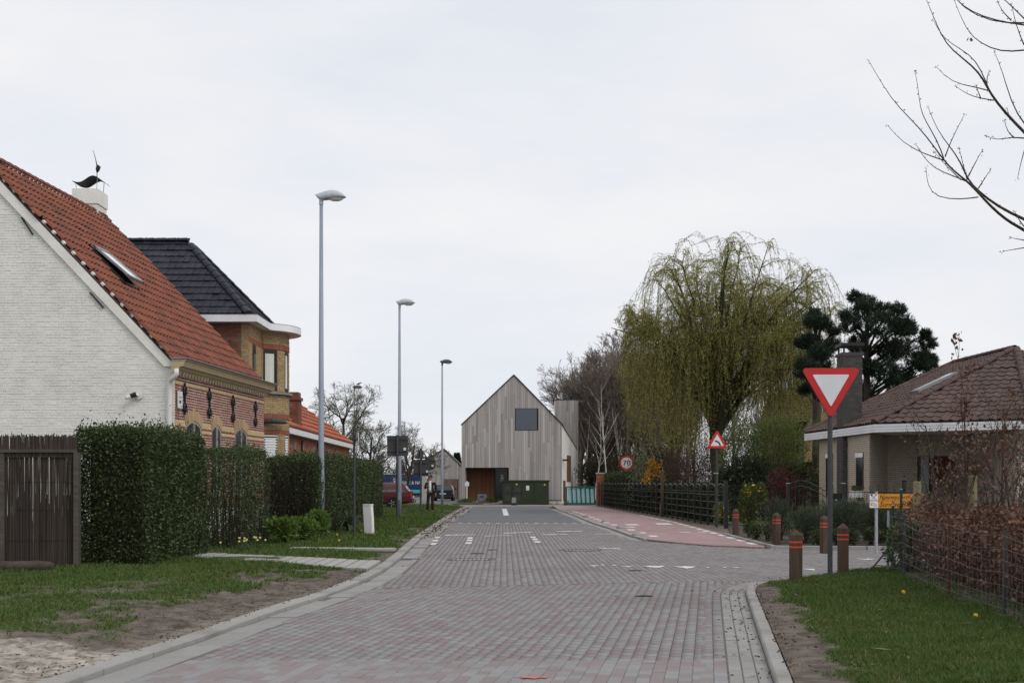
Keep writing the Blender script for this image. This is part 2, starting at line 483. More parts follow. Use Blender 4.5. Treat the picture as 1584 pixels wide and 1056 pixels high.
# the ground: one sheet to the horizon
gx = np.concatenate([[-1500, -600, -250, -120], np.linspace(-60, 60, 25), [120, 250, 600, 1500]])
gy = np.concatenate([[-60, -10, 5], np.linspace(20, 160, 36), [220, 400, 800, 2200]])
GX, GY = np.meshgrid(gx, gy)
V = np.stack([GX, GY, terrain_z(GX, GY)], -1).reshape(-1, 3)
nx, ny = len(gx), len(gy)
F = np.array([[j * nx + i, j * nx + i + 1, (j + 1) * nx + i + 1, (j + 1) * nx + i] for j in range(ny - 1) for i in range(nx - 1)])
ground = tag(mk('ground', npmesh('ground', V, F, MT['field'], True)), kind='structure')

# kerb lines (x as a function of y)
KY = np.array([2, 5, 9.46, 10.5, 12.1, 14.3, 16.85, 18.75, 21, 24.2, 28.3, 35.3, 49.2, 71.4, 80])
KX = np.array([-4.3, -3.95, -3.46, -3.35, -3.15, -2.94, -2.62, -2.46, -2.36, -2.36, -2.47, -2.63, -2.78, -2.86, -2.9])
_yy = np.linspace(2, 80, 400)
_xx = np.interp(_yy, KY, KX)
_k = np.exp(-np.linspace(-2, 2, 15) ** 2); _k /= _k.sum()
_xx = np.convolve(np.pad(_xx, 7, mode='edge'), _k, 'valid')
def kerb_left(y): return np.interp(y, _yy, _xx)


RG = [(.45, 2), (.91, 5), (1.63, 9.7), (2.62, 16.2), (2.84, 17.6), (3.08, 18.5), (3.5, 19.3), (4.36, 20.2), (5.4, 21.4), (6.7, 22.9), (8.5, 24.4), (11, 25.4), (14, 25.8)]


def offset_poly(pl, d):
    out = []
    for i, p in enumerate(pl):
        a = Vector(pl[max(i - 1, 0)]); b = Vector(pl[min(i + 1, len(pl) - 1)])
        t = (b - a).normalized(); n = Vector((t.y, -t.x))
        out.append(tuple(Vector(p) + n * d))
    return out


def smooth_poly(pl, it=2):
    for _ in range(it):
        q = [pl[0]]
        for a, b in zip(pl, pl[1:]):
            a, b = Vector(a), Vector(b)
            q += [tuple(a * .75 + b * .25), tuple(a * .25 + b * .75)]
        pl = q + [pl[-1]]
    return pl


RG = smooth_poly(RG)
RK = offset_poly(RG, .33)          # gutter / kerb
RL = offset_poly(RG, .46)          # kerb / lawn
_rl = np.array(RL)
def kerb_right(y): return np.interp(y, _rl[:, 1], _rl[:, 0])


def along(pl, step, start=0.0):
    """(position, tangent, left-over length) every step metres along a polyline"""
    out = []; need = start; acc = 0.0
    for a, b in zip(pl, pl[1:]):
        a, b = Vector(a), Vector(b); L = (b - a).length
        if L < 1e-9: continue
        while need <= acc + L:
            out.append((a + (b - a) * ((need - acc) / L), (b - a).normalized()))
            need += step
        acc += L
    return out


def inside(poly, x, y):
    x, y = np.asarray(x), np.asarray(y); c = np.zeros(x.shape, bool)
    n = len(poly); j = n - 1
    for i in range(n):
        xi, yi = poly[i]; xj, yj = poly[j]
        if yi != yj:
            c ^= ((yi > y) != (yj > y)) & (x < (xj - xi) * (y - yi) / (yj - yi) + xi)
        j = i
    return c


# the road: bedding sheet, then every paver
road = tag(MB().add([(-4.8, 2, -.006), (16, 2, -.006), (16, 47.1, -.006), (-4.8, 47.1, -.006)], [(0, 1, 2, 3)]).build('road', MT['joint']), kind='structure')
GUT = .55                         # kerb .22 + gutter .33
left_edge = [(float(kerb_left(y)) + GUT, y) for y in np.arange(6, 47.5, .6)] + [(float(kerb_left(47.2)) + GUT, 47.2)]
cyc_edge = [(2.95, 47.2), (3.02, 46.4), (3.28, 40), (3.36, 35.7), (3.5, 33), (3.95, 31.6), (4.62, 30), (5.7, 29.1), (6.1, 28.7), (8.1, 28.45), (15, 28.4)]
road_poly = left_edge + [(a - .34 if b > 32.5 else a, b) for a, b in cyc_edge] + [(15, 26.2)] + [p for p in RG[::-1]]
road_poly = [p for p in road_poly]


def paver_grid(x0, x1, y0, y1, ang, keep):
    n, m = int((x1 - x0) / .105), int((y1 - y0) / .21)
    I, J = np.meshgrid(np.arange(n), np.arange(m))
    lx = x0 + I * .105
    ly = y0 + J * .21 + (I % 2) * .105 + .02 * np.sin(I * 1.7)
    c, s = math.cos(ang), math.sin(ang)
    X = lx * c + ly * s; Y = -lx * s + ly * c
    k = keep(X, Y) & inside(road_poly, X, Y)
    return X[k], Y[k], np.full(k.sum(), ang)


A1 = math.atan(.1523)
XN, YN, AN = paver_grid(-9, 6, 7, 22, A1, lambda x, y: (y < 18.7 + .25 * x) & (y > 9.2))
_rg = np.array(RG)
k_ = ~((XN > np.interp(YN, _rg[:, 1], _rg[:, 0]) - .225) & (YN < 19.2)); XN, YN, AN = XN[k_], YN[k_], AN[k_]
XF, YF, AF = paver_grid(-4, 15.5, 15, 47.3, -.006, lambda x, y: (y >= 18.7 + .25 * x + .1) & (y < 47.1))
k_ = ~((XF > np.interp(YF, _rg[:, 1], _rg[:, 0]) - .225) & (YF < 19.2)); XF, YF, AF = XF[k_], YF[k_], AF[k_]
ED = [(p.x, p.y, math.atan2(t.x, t.y)) for o_ in (-.06, -.166) for p, t in along(offset_poly(RG, o_), .21, 7.2 + o_) if 9.2 < p.y < 19.15]
XE, YE, AE = np.array(ED).T
PX, PY, PA = np.concatenate([XN, XF, XE]), np.concatenate([YN, YF, YE]), np.concatenate([AN, AF, AE])
holes = [G(727.5, 864.6), G(899.5, 850.5)]
for h in holes:
    k = ~((abs(PX - h.x) < .46) & (abs(PY - h.y) < .4)); PX, PY, PA = PX[k], PY[k], PA[k]
inframe = (abs(PX) < .4 * PY) & (PY > 9.55)
order = np.argsort(PY + 1e3 * (~inframe))
first = set(order[:290].tolist())
pm = MB()
a, b, h, e = .0514, .1035, .06, .003
pm.add([(-a, -b, -h), (a, -b, -h), (a, b, -h), (-a, b, -h), (-a, -b, -e), (a, -b, -e), (a, b, -e), (-a, b, -e), (-a + e, -b + e, 0), (a - e, -b + e, 0), (a - e, b - e, 0), (-a + e, b - e, 0)],
       [(0, 1, 5, 4), (1, 2, 6, 5), (2, 3, 7, 6), (3, 0, 4, 7), (4, 5, 9, 8), (5, 6, 10, 9), (6, 7, 11, 10), (7, 4, 8, 11), (8, 9, 10, 11)])
paver_me = pm.mesh('paver', MT['paver'])
def tilt(i):
    r = random.Random(int(i)); return r.gauss(0, .006), r.gauss(0, .004), r.gauss(0, .0012), r.gauss(0, .012)


for i in order[:290]:
    tx, ty, dz, da = tilt(i)
    mk('paver', paver_me, road, Matrix.Translation((PX[i], PY[i], dz)) @ Matrix.Rotation(-PA[i] + da, 4, 'Z') @ Matrix.Rotation(tx, 4, 'X') @ Matrix.Rotation(ty, 4, 'Y'))
rest = np.array([i for i in range(len(PX)) if i not in first])
T = np.array([[-a, -b, -h], [a, -b, -h], [a, b, -h], [-a, b, -h], [-a + e, -b + e, 0], [a - e, -b + e, 0], [a - e, b - e, 0], [-a + e, b - e, 0]])
TF = np.array([[0, 1, 5, 4], [1, 2, 6, 5], [2, 3, 7, 6], [3, 0, 4, 7], [4, 5, 6, 7]])
n = len(rest)
tl = np.array([tilt(i) for i in rest])
ang = -PA[rest] + tl[:, 3]
c, s = np.cos(ang), np.sin(ang)
bx = T[None, :, 0] * c[:, None] - T[None, :, 1] * s[:, None] + PX[rest][:, None]
by = T[None, :, 0] * s[:, None] + T[None, :, 1] * c[:, None] + PY[rest][:, None]
bz = T[None, :, 2] + tl[:, 2][:, None] + tl[:, 0][:, None] * T[None, :, 1] + tl[:, 1][:, None] * T[None, :, 0]
V = np.stack([bx, by, bz], -1).reshape(-1, 3)
F = (TF[None] + (np.arange(n) * 8)[:, None, None]).reshape(-1, 4)
tag(mk('pavers', npmesh('pavers', V, F, MT['paver']), road), kind='stuff')

# kerbs and gutters
kerb_l = tag(MB().add([(float(kerb_left(y)) + dx, y, -.04) for y in np.linspace(6, 80, 60) for dx in (-.05, .6)], [(2 * i, 2 * i + 1, 2 * i + 3, 2 * i + 2) for i in range(59)]).build('kerb', MT['joint']), kind='structure')


def stone(w, l, z0, z1, e=.012):
    m = MB(); a, b = w / 2, l / 2
    m.add([(-a, -b, z0), (a, -b, z0), (a, b, z0), (-a, b, z0), (-a, -b, z1 - e), (a, -b, z1 - e), (a, b, z1 - e), (-a, b, z1 - e), (-a + e, -b + e, z1), (a - e, -b + e, z1), (a - e, b - e, z1), (-a + e, b - e, z1)],
          [(0, 1, 5, 4), (1, 2, 6, 5), (2, 3, 7, 6), (3, 0, 4, 7), (4, 5, 9, 8), (5, 6, 10, 9), (6, 7, 11, 10), (7, 4, 8, 11), (8, 9, 10, 11)])
    return m


ks_me = stone(.2, .985, -.2, .05).mesh('kerb_stone', MT['kerb'])
gs_me = stone(.325, .49, -.15, .0, .006).mesh('gutter_stone', MT['gutter'])
for off, me, st, nm, ymax in ((.11, ks_me, 1.0, 'kerb_stone', 79.5), (.385, gs_me, .5, 'gutter_stone', 47)):
    pl = [(float(kerb_left(y)) + off, y) for y in np.arange(8.6, ymax, .4)]
    for p, t in along(pl, st):
        mk(nm, me, kerb_l, Matrix.Translation((p.x, p.y, rnd.gauss(0, .004))) @ Matrix.Rotation(math.atan2(-t.x, t.y), 4, 'Z') @ Matrix.Rotation(-.02 if nm == 'gutter_stone' else 0, 4, 'Y'))
gf_me = stone(.325, .98, -.15, .0, .006).mesh('gutter_stone', MT['gutter'])
for p, t in along([(float(kerb_left(y)) + .385, y) for y in np.arange(47.3, 79, .4)], 1.0):
    mk('gutter_stone', gf_me, kerb_l, Matrix.Translation((p.x, p.y, .0)) @ Matrix.Rotation(math.atan2(-t.x, t.y), 4, 'Z'))

kerb_r = tag(MB().add([(x, y, -.03) for p, q in zip(offset_poly(RG, -.02), offset_poly(RG, .5)) for x, y in (p, q)], [(2 * i, 2 * i + 1, 2 * i + 3, 2 * i + 2) for i in range(len(RG) - 1)]).build('kerb', MT['joint']), kind='structure')
gr_me = stone(.1, .212, -.12, .0, .004).mesh('gutter_stone', MT['gutter'])
for k in range(3):
    for p, t in along(offset_poly(RG, .055 + .11 * k), .22, 7.2 + .11 * (k % 2)):
        if p.y < 21.5: mk('gutter_stone', gr_me, kerb_r, Matrix.Translation((p.x, p.y, rnd.gauss(0, .0015) - .0005 * k)) @ Matrix.Rotation(math.atan2(-t.x, t.y), 4, 'Z'))
rk_me = stone(.125, .49, -.2, .06, .015).mesh('kerb_stone', MT['kerb'])
for p, t in along(offset_poly(RG, .395), .5, 6.5):
    if p.x < 9.5: mk('kerb_stone', rk_me, kerb_r, Matrix.Translation((p.x, p.y, rnd.gauss(0, .003))) @ Matrix.Rotation(math.atan2(-t.x, t.y), 4, 'Z'))

# asphalt, the crossing street behind it, cycle path, verge by the fence
ys = np.arange(47.15, 80.1, 1.5)
ar = np.interp(ys, [47, 71.4, 80], [2.62, 2.2, 2.1])
vs = [(float(kerb_left(y)) + .55, y, -.004) for y in ys] + [(x, y, -.004) for x, y in zip(ar[::-1], ys[::-1])]
tag(MB().add(vs, [tuple(range(len(vs)))]).build('road', MT['asphalt']), kind='structure')
MT['cross_street'] = mat('cross street pavers', c4(.27, .24, .235), c4(.22, .2, .195), ns=.8, rough=.9, c3=c4(.15, .13, .12), ns3=.3, f3=.5)
tag(MB().box(-45, 8.5, 80.05, 87.2, -.3, -.008).build('road', MT['cross_street']), kind='structure')
tag(MB().box(-45, -3.5, 87.2, 128, -.5, -.02).add([], []).build('driveway', mat('driveway', c4(.2, .2, .2), c4(.16, .16, .16), ns=.5, rough=.9)), kind='structure')
cyc = [(2.5, 80), (2.55, 71.4), (2.9, 55)] + [p for p in cyc_edge[1:8]] + [(5.8, 29.85), (5.9, 33), (5.97, 36.4), (6.0, 40.5), (6.08, 49.6), (5.75, 56.6), (5.3, 70), (5.0, 80)]
tag(MB().prism([(x, y, -.2) for x, y in cyc], (0, 0, .235)).build('cycle_path', MT['pink_path']), kind='structure')
verge = [(5.0, 80), (5.3, 70), (5.75, 56.6), (6.08, 49.6), (6.0, 40.5), (5.97, 36.4), (7.4, 36.4), (7.5, 50), (6.9, 80)]
tag(MB().prism([(x, y, -.2) for x, y in verge], (0, 0, .228)).build('verge', mat('verge dirt', c4(.1, .085, .065), c4(.15, .12, .09), ns=4, rough=.95, bump=.6, bs=20)), kind='structure')
kerb_c = tag(MB().prism([(x - .02, y, -.15) for x, y in cyc[:8]] + [(x + .02, y, -.15) for x, y in cyc[:8][::-1]], (0, 0, .16)).build('kerb', MT['joint']), kind='structure')
ck_me = stone(.15, .99, -.2, .05).mesh('kerb_stone', MT['kerb'])
cg_me = stone(.28, .99, -.2, .0, .006).mesh('gutter_stone', MT['gutter'])
pl = [(2.55, 71.4), (2.9, 55), (3.02, 46.4), (3.28, 40), (3.36, 35.7), (3.5, 33.2)][::-1]
for p, t in along(pl, 1.0, .5):
    Q = Matrix.Rotation(math.atan2(-t.x, t.y), 4, 'Z')
    mk('kerb_stone', ck_me, kerb_c, Matrix.Translation((p.x - .05, p.y, 0)) @ Q)
    mk('gutter_stone', cg_me, kerb_c, Matrix.Translation((p.x - .28, p.y, -.002)) @ Q)

# road markings, all thin paint sheets
marks = tag(MB().box(0, .01, 46, 46.01, -.03, -.02).build('road_markings', MT['road_white']), kind='structure')
def paint(poly, z, m='road_white', nm='paint_mark'):
    return MB().prism([(x, y, z) for x, y in poly], (0, 0, .003)).build(nm, MT[m], marks)
def ragged(x0, x1, y0, y1, seed, k=5, j=.03):
    r = random.Random(seed); o = []
    for i in range(k): o.append((x0 + (x1 - x0) * i / k + r.uniform(-j, j), y0 + r.uniform(-j, j) * 3))
    for i in range(k): o.append((x1 + r.uniform(-j, j), y0 + (y1 - y0) * i / k))
    for i in range(k): o.append((x1 - (x1 - x0) * i / k + r.uniform(-j, j), y1 + r.uniform(-j, j) * 3))
    for i in range(k): o.append((x0 + r.uniform(-j, j), y1 - (y1 - y0) * i / k))
    return o
for i, (px, py) in enumerate([(676.4, 831.3), (673.3, 836), (670.5, 841), (726.9, 831.9), (726.3, 835.4), (724.8, 839.8), (824.2, 830.9), (827.9, 834.1), (831.5, 837.8)]):
    g = G(px, py); paint(ragged(g.x - .07, g.x + .07, g.y - .42, g.y + .42, i, 3, .008), .006)
for k in range(14):
    x = -1.95 + k * .345
    paint(ragged(x, x + (.15 if k % 2 == 0 else .11), 46.7, 47.05, k + 40, 2, .006), .006)
for (xa, ya, xb, yb, w) in [(688.5, 827.7, 735, 826.7, .5), (779, 824.6, 822, 822.6, .5), (838, 826.9, 878, 826.3, .4), (861, 821.8, 901, 821.2, .4), (927, 847.5, 960, 849, .35), (748, 829, 790, 828, .25), (920, 826, 950, 825.3, .3)]:
    p, q = G(xa, ya), G(xb, yb)
    n = 8; r = random.Random(int(xa)); A, B = [], []
    for i in range(n + 1):
        c = p.lerp(q, i / n); ww = w * r.uniform(.15, .5)
        A.append((c.x, c.y - ww)); B.append((c.x, c.y + ww))
    paint(A + B[::-1], .006)
for (x0, x1, y, full) in [(993, 1029, 877, 1), (1041, 1076, 877.5, 1), (910, 927, 875.3, .5), (928, 936, 874, .25), (946, 954, 874.5, .25), (961, 979, 876.5, .4), (1091, 1097, 878, .3), (1117, 1123, 877.5, .3), (1134, 1143, 878, .3), (1240, 1260, 881, .7), (1325, 1352, 865, .4)]:
    a_, b_ = G(x0, y - 1.6 * full), G(x1, y - 1.6 * full); c_ = G((x0 + x1) / 2, y + 2.4 * full)
    r = random.Random(x0); w = b_.x - a_.x; poly = []
    for i in range(7): poly.append((a_.x + w * i / 6, a_.y + r.uniform(-.06, .06)))
    for i in range(6):
        f = (i + .5) / 6; poly.append((b_.x - w * f, a_.y - (a_.y - c_.y) * (1 - abs(2 * f - 1)) * r.uniform(.5, 1.0) - .03))
    paint(poly, .006)
for k in range(17):                # dashes along the far edge of the cycle path
    t0, t1 = k / 17, (k + .55) / 17
    p = lambda t: Vector((np.interp(t, [0, .38, .6, 1], [5.72, 5.86, 5.9, 5.62]), np.interp(t, [0, 1], [30.3, 57]), 0))
    a_, b_ = p(t0), p(t1); paint(ragged(a_.x - .12, a_.x + .04, a_.y, b_.y, k, 2, .012), .038)
for k in range(14):                # white blocks between the domes along the kerb
    y = 34.5 + k * 2.3; x = float(np.interp(y, [33, 46.4, 55, 71.4], [3.5, 3.02, 2.9, 2.55])) + .35
    paint(ragged(x - .1, x + .12, y, y + .8, k + 70, 2, .012), .038)
for (x0, y0, x1, y1) in [(970, 812, 985, 813.5), (972, 816, 981, 817), (1018, 810.5, 1034, 812.5), (1052, 824.3, 1066, 824.9), (1080, 824, 1092, 824.6)]:
    a_, b_ = G(x0, y1), G(x1, y0); paint(ragged(a_.x, b_.x, a_.y, b_.y, int(x0), 4, .03), .038)
g0, g1 = G(806, 1048), G(846, 1048); paint(ragged(g0.x, g1.x, g0.y - .04, g0.y + .04, 3, 4, .012), .005, 'orange_spray')
g0 = G(784, 792); paint([(g0.x - .12, g0.y - 6), (g0.x + .12, g0.y - 6), (g0.x - .05, g0.y + 8), (g0.x - .3, g0.y + 8)], .002)

# manhole covers set in the pavers, drain in the gutter
for i, h in enumerate(holes):
    t = thing('manhole_cover', ['steel manhole cover between two white dashed lines', 'steel manhole cover near the pink cycle path'][i], 'manhole cover', (h.x, h.y, 0))
    f = MB()
    for s_ in (-1, 1):
        f.box(-.4, .4, s_ * .33 - .025, s_ * .33 + .025, -.06, .004); f.box(s_ * .39 - .025, s_ * .39 + .025, -.305, .305, -.06, .0035)
    f.build('frame', MT['grey_sign'], t)
    MB().box(-.36, .36, -.3, .3, -.06, -.004).build('tray', MT['joint'], t)
    bar_me = MB().box(-.022, .022, -.29, .29, -.03, .002).mesh('bar', MT['gutter'])
    for k in range(9): mk('bar', bar_me, t, Matrix.Translation((-.32 + k * .08, 0, 0)))
dg_ = G(635, 863); t = thing('gutter_drain', 'small iron drain grate lying in the gutter', 'drain', (dg_.x, dg_.y, .004))
MB().box(-.15, .15, -.22, .22, -.05, 0).build('frame', MT['grey_sign'], t)
bar_me = MB().box(-.012, .012, -.2, .2, 0, .008).mesh('bar', MT['galv'])
for k in range(6): mk('bar', bar_me, t, Matrix.Translation((-.125 + k * .05, 0, 0)))


# lawns
def left_masks(x, y):
    d = kerb_left(y) - x
    nz = fbm(x * 1.3, y * .9, 0, 3) - .5
    nf = fbm(x * 4, y * 3, 0, 9) - .5
    w = np.interp(y, [8, 11, 14, 17, 20, 21.1, 21.4, 23.6, 25, 27, 40], [1.45, 1.45, 1.35, 1.15, 1.0, .7, .2, .4, .3, .15, .1])
    dirt = 1 - sstep(-.4, .6, d - w + nz * 2.6 + nf * 2.0)
    bare = sstep(.62, .72, fbm(x * .8 + 3, y * .55, 0, 21) + .12 * nf) * sstep(21, 17, y)
    dirt = np.maximum(dirt, bare * .75)
    sand = sstep(.3, .75, 1 - sstep(10.6, 12.6, y + nz * 3) + nz * .5 + nf * .9) * sstep(2.6, 1.2, d + nf) + .35 * (1 - sstep(.05, .35, d + nf * .3)) * sstep(20, 12, y)
    return np.clip(dirt, 0, 1), np.clip(sand, 0, 1)
def right_masks(x, y):
    d = x - kerb_right(y)
    nf = fbm(x * 3, y * 2.4, 0, 5) - .5
    dirt = 1 - sstep(-.1, .3, d - np.interp(y, [9, 15, 18.5, 20, 23], [.36, .3, .16, .03, .0]) + nf * .5)
    hx = np.interp(y, [9, 12.5, 13.3, 15.4, 18.75, 22, 26], [4.6, 4.95, 5.06, 5.17, 5.65, 6.5, 7.8])
    dirt = np.maximum(dirt, .8 * sstep(-.25, .15, x - hx + nf * .6))
    return np.clip(dirt, 0, 1), np.zeros_like(x) + .0


def left_z(x, y):
    d = kerb_left(y) - x
    return .035 + .07 * sstep(0, 2.5, d) + .03 * (fbm(x * 1.5, y * 1.5, 0, 2) - .5) * sstep(0, .5, d) + (.075 * (fbm(x * 5, y * 5, 0, 2) - .5) + .05 * (fbm(x * 14, y * 14, 0, 12, 2) - .5)) * sstep(.02, .4, d) * sstep(24, 19, y)
def right_z(x, y):
    d = x - kerb_right(y)
    return .06 + .08 * sstep(0, 2.5, d) + .03 * (fbm(x * 1.5, y * 1.5, 0, 8) - .5) * sstep(0, .5, d)


def lawn(name, ys, ds, xf, zf, mf):
    D, Y = np.meshgrid(ds, ys); X = xf(D, Y)
    V = np.stack([X, Y, zf(X, Y)], -1).reshape(-1, 3)
    ny, nx = X.shape
    jj, ii = np.meshgrid(np.arange(ny - 1), np.arange(nx - 1), indexing='ij')
    q = (jj * nx + ii).ravel(); F = np.stack([q, q + 1, q + nx + 1, q + nx], 1)
    me = npmesh(name, V, F, MT['soil'], True)
    dirt, sand = mf(X.ravel(), Y.ravel())
    at = me.attributes.new('mask', 'FLOAT_COLOR', 'POINT')
    at.data.foreach_set('color', np.stack([dirt, sand, dirt * 0, dirt * 0 + 1], 1).astype(np.float32).ravel())
    return tag(mk(name, me), kind='structure')


d_l = np.concatenate([np.arange(0, 3, .055), np.arange(3, 14, .35)])
y_l = np.concatenate([np.arange(8.5, 21, .06), np.arange(21, 26, .12), np.arange(26, 80, .4)])
lawn_l = lawn('lawn', y_l, d_l, lambda d, y: kerb_left(y) - d, left_z, left_masks)
lawn_r = lawn('lawn', np.arange(7.5, 25.8, .09), np.concatenate([np.arange(0, 1, .06), np.arange(1, 7, .15)]), lambda d, y: kerb_right(y) + d, right_z, right_masks)


def grass(name, label, x, y, zf, mf, h0, seed, dry=.06):
    rng = np.random.default_rng(seed)
    dirt, sand = mf(x, y)
    clump = fbm(x * 2.2, y * 2.2, 0, seed + 1)
    keep = (rng.uniform(size=len(x)) > np.clip(dirt * 1.15 + sand * .9, 0, 1) ** 1.3) & (abs(x) < .42 * y + .3)
    x, y, clump = x[keep], y[keep], clump[keep]
    n = len(x); z = zf(x, y)
    sc = np.clip(y / 14, .8, 3.0)
    h = h0 * (0.5 + 1.1 * rng.uniform(size=n)) * (.6 + .9 * clump) * np.sqrt(sc)
    w = .0045 * sc * (1 + rng.uniform(size=n))
    a = rng.uniform(0, 2 * np.pi, n); ln = rng.uniform(0.2, 1.5, n) * h
    b_ = rng.uniform(0, 2 * np.pi, n)
    V = np.stack([np.stack([x - w * np.cos(b_), y - w * np.sin(b_), z - .005], 1), np.stack([x + w * np.cos(b_), y + w * np.sin(b_), z - .005], 1), np.stack([x + ln * np.cos(a), y + ln * np.sin(a), z + h], 1)], 1)
    isdry = rng.uniform(size=n) < dry + .25 * (clump < .35)
    for nm, k, m in ((name, ~isdry, 'grass'), ('dry_' + name, isdry, 'grass_dry')):
        v = V[k].reshape(-1, 3)
        if len(v): tag(mk(nm, npmesh(nm, v, np.arange(len(v)).reshape(-1, 3), MT[m])), label if nm == name else 'straw coloured blades ' + label.split(' ', 2)[2], 'grass', kind='stuff')


rg = np.random.default_rng(5)
def scatter(n, ylo, yhi, dmax):
    return rg.uniform(ylo, yhi, n), rg.uniform(0, dmax, n)
path_box = lambda x, y: ((y > 21.15 - .5 * (x + 2.36) * .0) & (y > 21.3 - .62 * (x + 2.36)) & (y < 23.45 - .5 * (x + 2.36)))
ya, da = scatter(150000, 10, 24, 6.5); yb, db = scatter(60000, 24, 52, 4.5); yc, dc = scatter(26000, 50, 80, 7)
y = np.concatenate([ya, yb, yc]); d = np.concatenate([da, db, dc]); x = kerb_left(y) - d
k = ~path_box(x, y) & ~((y > 27.0) & (y < 27.55) & (x > -4.7))
grass('grass', 'short green grass on the verge beside the hedges', x[k], y[k], left_z, left_masks, .036, 31, .12)
ya = 9 + 14.5 * rg.uniform(size=230000) ** 1.2; da = rg.uniform(0, 4.2, 230000); x = kerb_right(ya) + da
grass('grass', 'short green lawn around the yield sign', x, ya, right_z, right_masks, .034, 32, .1)
# ---------------------------------------------------------------- building helpers
def cross_iv(poly, v, ax=1):
    """intervals of a polygon (list of (u, v)) on the line v = const"""
    xs = []
    n = len(poly)
    for i in range(n):
        a, b = poly[i], poly[(i + 1) % n]
        if (a[ax] > v) != (b[ax] > v):
            t = (v - a[ax]) / (b[ax] - a[ax]); xs.append(a[1 - ax] + t * (b[1 - ax] - a[1 - ax]))
    xs.sort()
    return list(zip(xs[::2], xs[1::2]))


def minus(ivs, holes):
    for h0, h1 in holes:
        out = []
        for a, b in ivs:
            if h1 <= a or h0 >= b: out.append((a, b)); continue
            if h0 > a: out.append((a, h0))
            if h1 < b: out.append((h1, b))
        ivs = out
    return ivs


def brickwork(parent, name, mapf, poly, holes, m, bl=.2, bh=.065, j=.011, proud=.012, seed=1, jit=.003, bond='flemish', rows=None, jv=None):
    r = random.Random(seed); mb = MB()
    v0, v1 = min(p[1] for p in poly), max(p[1] for p in poly)
    k = 0; v = v0
    while v + bh <= v1 + 1e-6:
        vc = v + bh / 2
        if rows is None or rows(vc):
            ivs = minus(cross_iv(poly, vc), [iv for h in holes for iv in cross_iv(h, vc)])
            for a, b in ivs:
                u = a; i = 0
                first = True
                while u < b - .02:
                    L = bl if (bond == 'run' or (i + k) % 2 == 0) else bl * .5
                    if first: L *= r.uniform(.25, 1)
                    first = False
                    e = min(u + L, b)
                    if b - e < .03: e = b
                    d = proud + r.uniform(-jit, jit); g = j / 2; gv = (jv or j) / 2
                    x0, x1, z0, z1 = u + gv, e - gv, v + g, v + bh - g
                    if x1 > x0:
                        mb.add([mapf(x0, z0, 0), mapf(x1, z0, 0), mapf(x1, z1, 0), mapf(x0, z1, 0), mapf(x0, z0, d), mapf(x1, z0, d), mapf(x1, z1, d + r.uniform(-jit, jit) * .5), mapf(x0, z1, d)],
                               [(4, 5, 6, 7), (0, 1, 5, 4), (1, 2, 6, 5), (2, 3, 7, 6), (3, 0, 4, 7)])
                    u = e; i += 1
        v += bh; k += 1
    return tag(mb.build(name, m, parent), kind='stuff')


def tile_mesh(name, m, prof, tw, tl, lift=.03, drop=.03):
    """roof tile: profile [(s 0..1, z)] across, lower edge raised over the next row"""
    mb = MB(); n = len(prof)
    for s_, z in prof: mb.v.append(((s_ - .5) * tw * 1.02, 0, z + lift))
    for s_, z in prof: mb.v.append(((s_ - .5) * tw * 1.02, tl * 1.12, z))
    for s_, z in prof: mb.v.append(((s_ - .5) * tw * 1.02, .004, z + lift - drop))
    for i in range(n - 1):
        mb.f += [(i, i + 1, n + i + 1, n + i), (2 * n + i, 2 * n + i + 1, i + 1, i)]
    mb.f += [(0, n, 2 * n), (n - 1, 3 * n - 1, 2 * n - 1)]
    mb.m = [0] * len(mb.f)
    return mb.mesh(name, m)


PAN = [(0, .0), (.1, .045), (.25, .065), (.4, .04), (.55, .004), (.78, -.008), (1, .004)]
FLAT = [(0, .012), (.08, .02), (.16, .012), (.2, 0), (.95, 0), (1, .006)]


def tile_roof(parent, me, O, U, V, outline, tw, tl, limit, seed=1, name='tile', keep=None, off=.02):
    O, U, V = Vector(O), Vector(U).normalized(), Vector(V).normalized()
    Nn = U.cross(V)
    r = random.Random(seed)
    us = [p[0] for p in outline]; vs = [p[1] for p in outline]
    pl = []
    nu, nv = int((max(us) - min(us)) / tw) + 1, int((max(vs) - min(vs)) / tl) + 1
    for jv in range(nv):
        for iu in range(nu):
            u = min(us) + (iu + .5) * tw; v = min(vs) + jv * tl
            if not inside(outline, np.array([u]), np.array([min(v + tl * .5, max(vs) - .02)]))[0]: continue
            if keep and not keep(u, v + tl / 2): continue
            p = O + U * u + V * v + Nn * off
            pl.append((p.length, M4(p + Nn * r.gauss(0, .004), U, V, Nn) @ Matrix.Rotation(r.gauss(0, .012), 4, 'Z') @ Matrix.Rotation(r.gauss(0, .008), 4, 'X')))
    pl.sort(key=lambda q: q[0])
    for d, M in pl[:limit]: mk(name, me, parent, M)
    if len(pl) > limit:
        T = np.array([v.co[:] + (1,) for v in me.vertices]); polys = [tuple(p.vertices) for p in me.polygons]
        mb = MB()
        for d, M in pl[limit:]:
            base = len(mb.v)
            mb.v.extend(map(tuple, (T @ np.array(M).T)[:, :3]))
            for f in polys: mb.f.append(tuple(i + base for i in f)); mb.m.append(0)
        me2 = mb.mesh(name + 's', me.materials[0])
        tag(mk(name + 's', me2, parent), kind='stuff')
    return pl


def caps(parent, me, a, b, step, name='ridge_tile', lift=.05):
    a, b = Vector(a), Vector(b); d = (b - a).normalized(); n = int((b - a).length / step)
    side = d.cross(Vector((0, 0, 1))).normalized(); up = side.cross(d)
    for i in range(n):
        mk(name, me, parent, M4(a + d * (i * step) + up * lift, side, d, up))


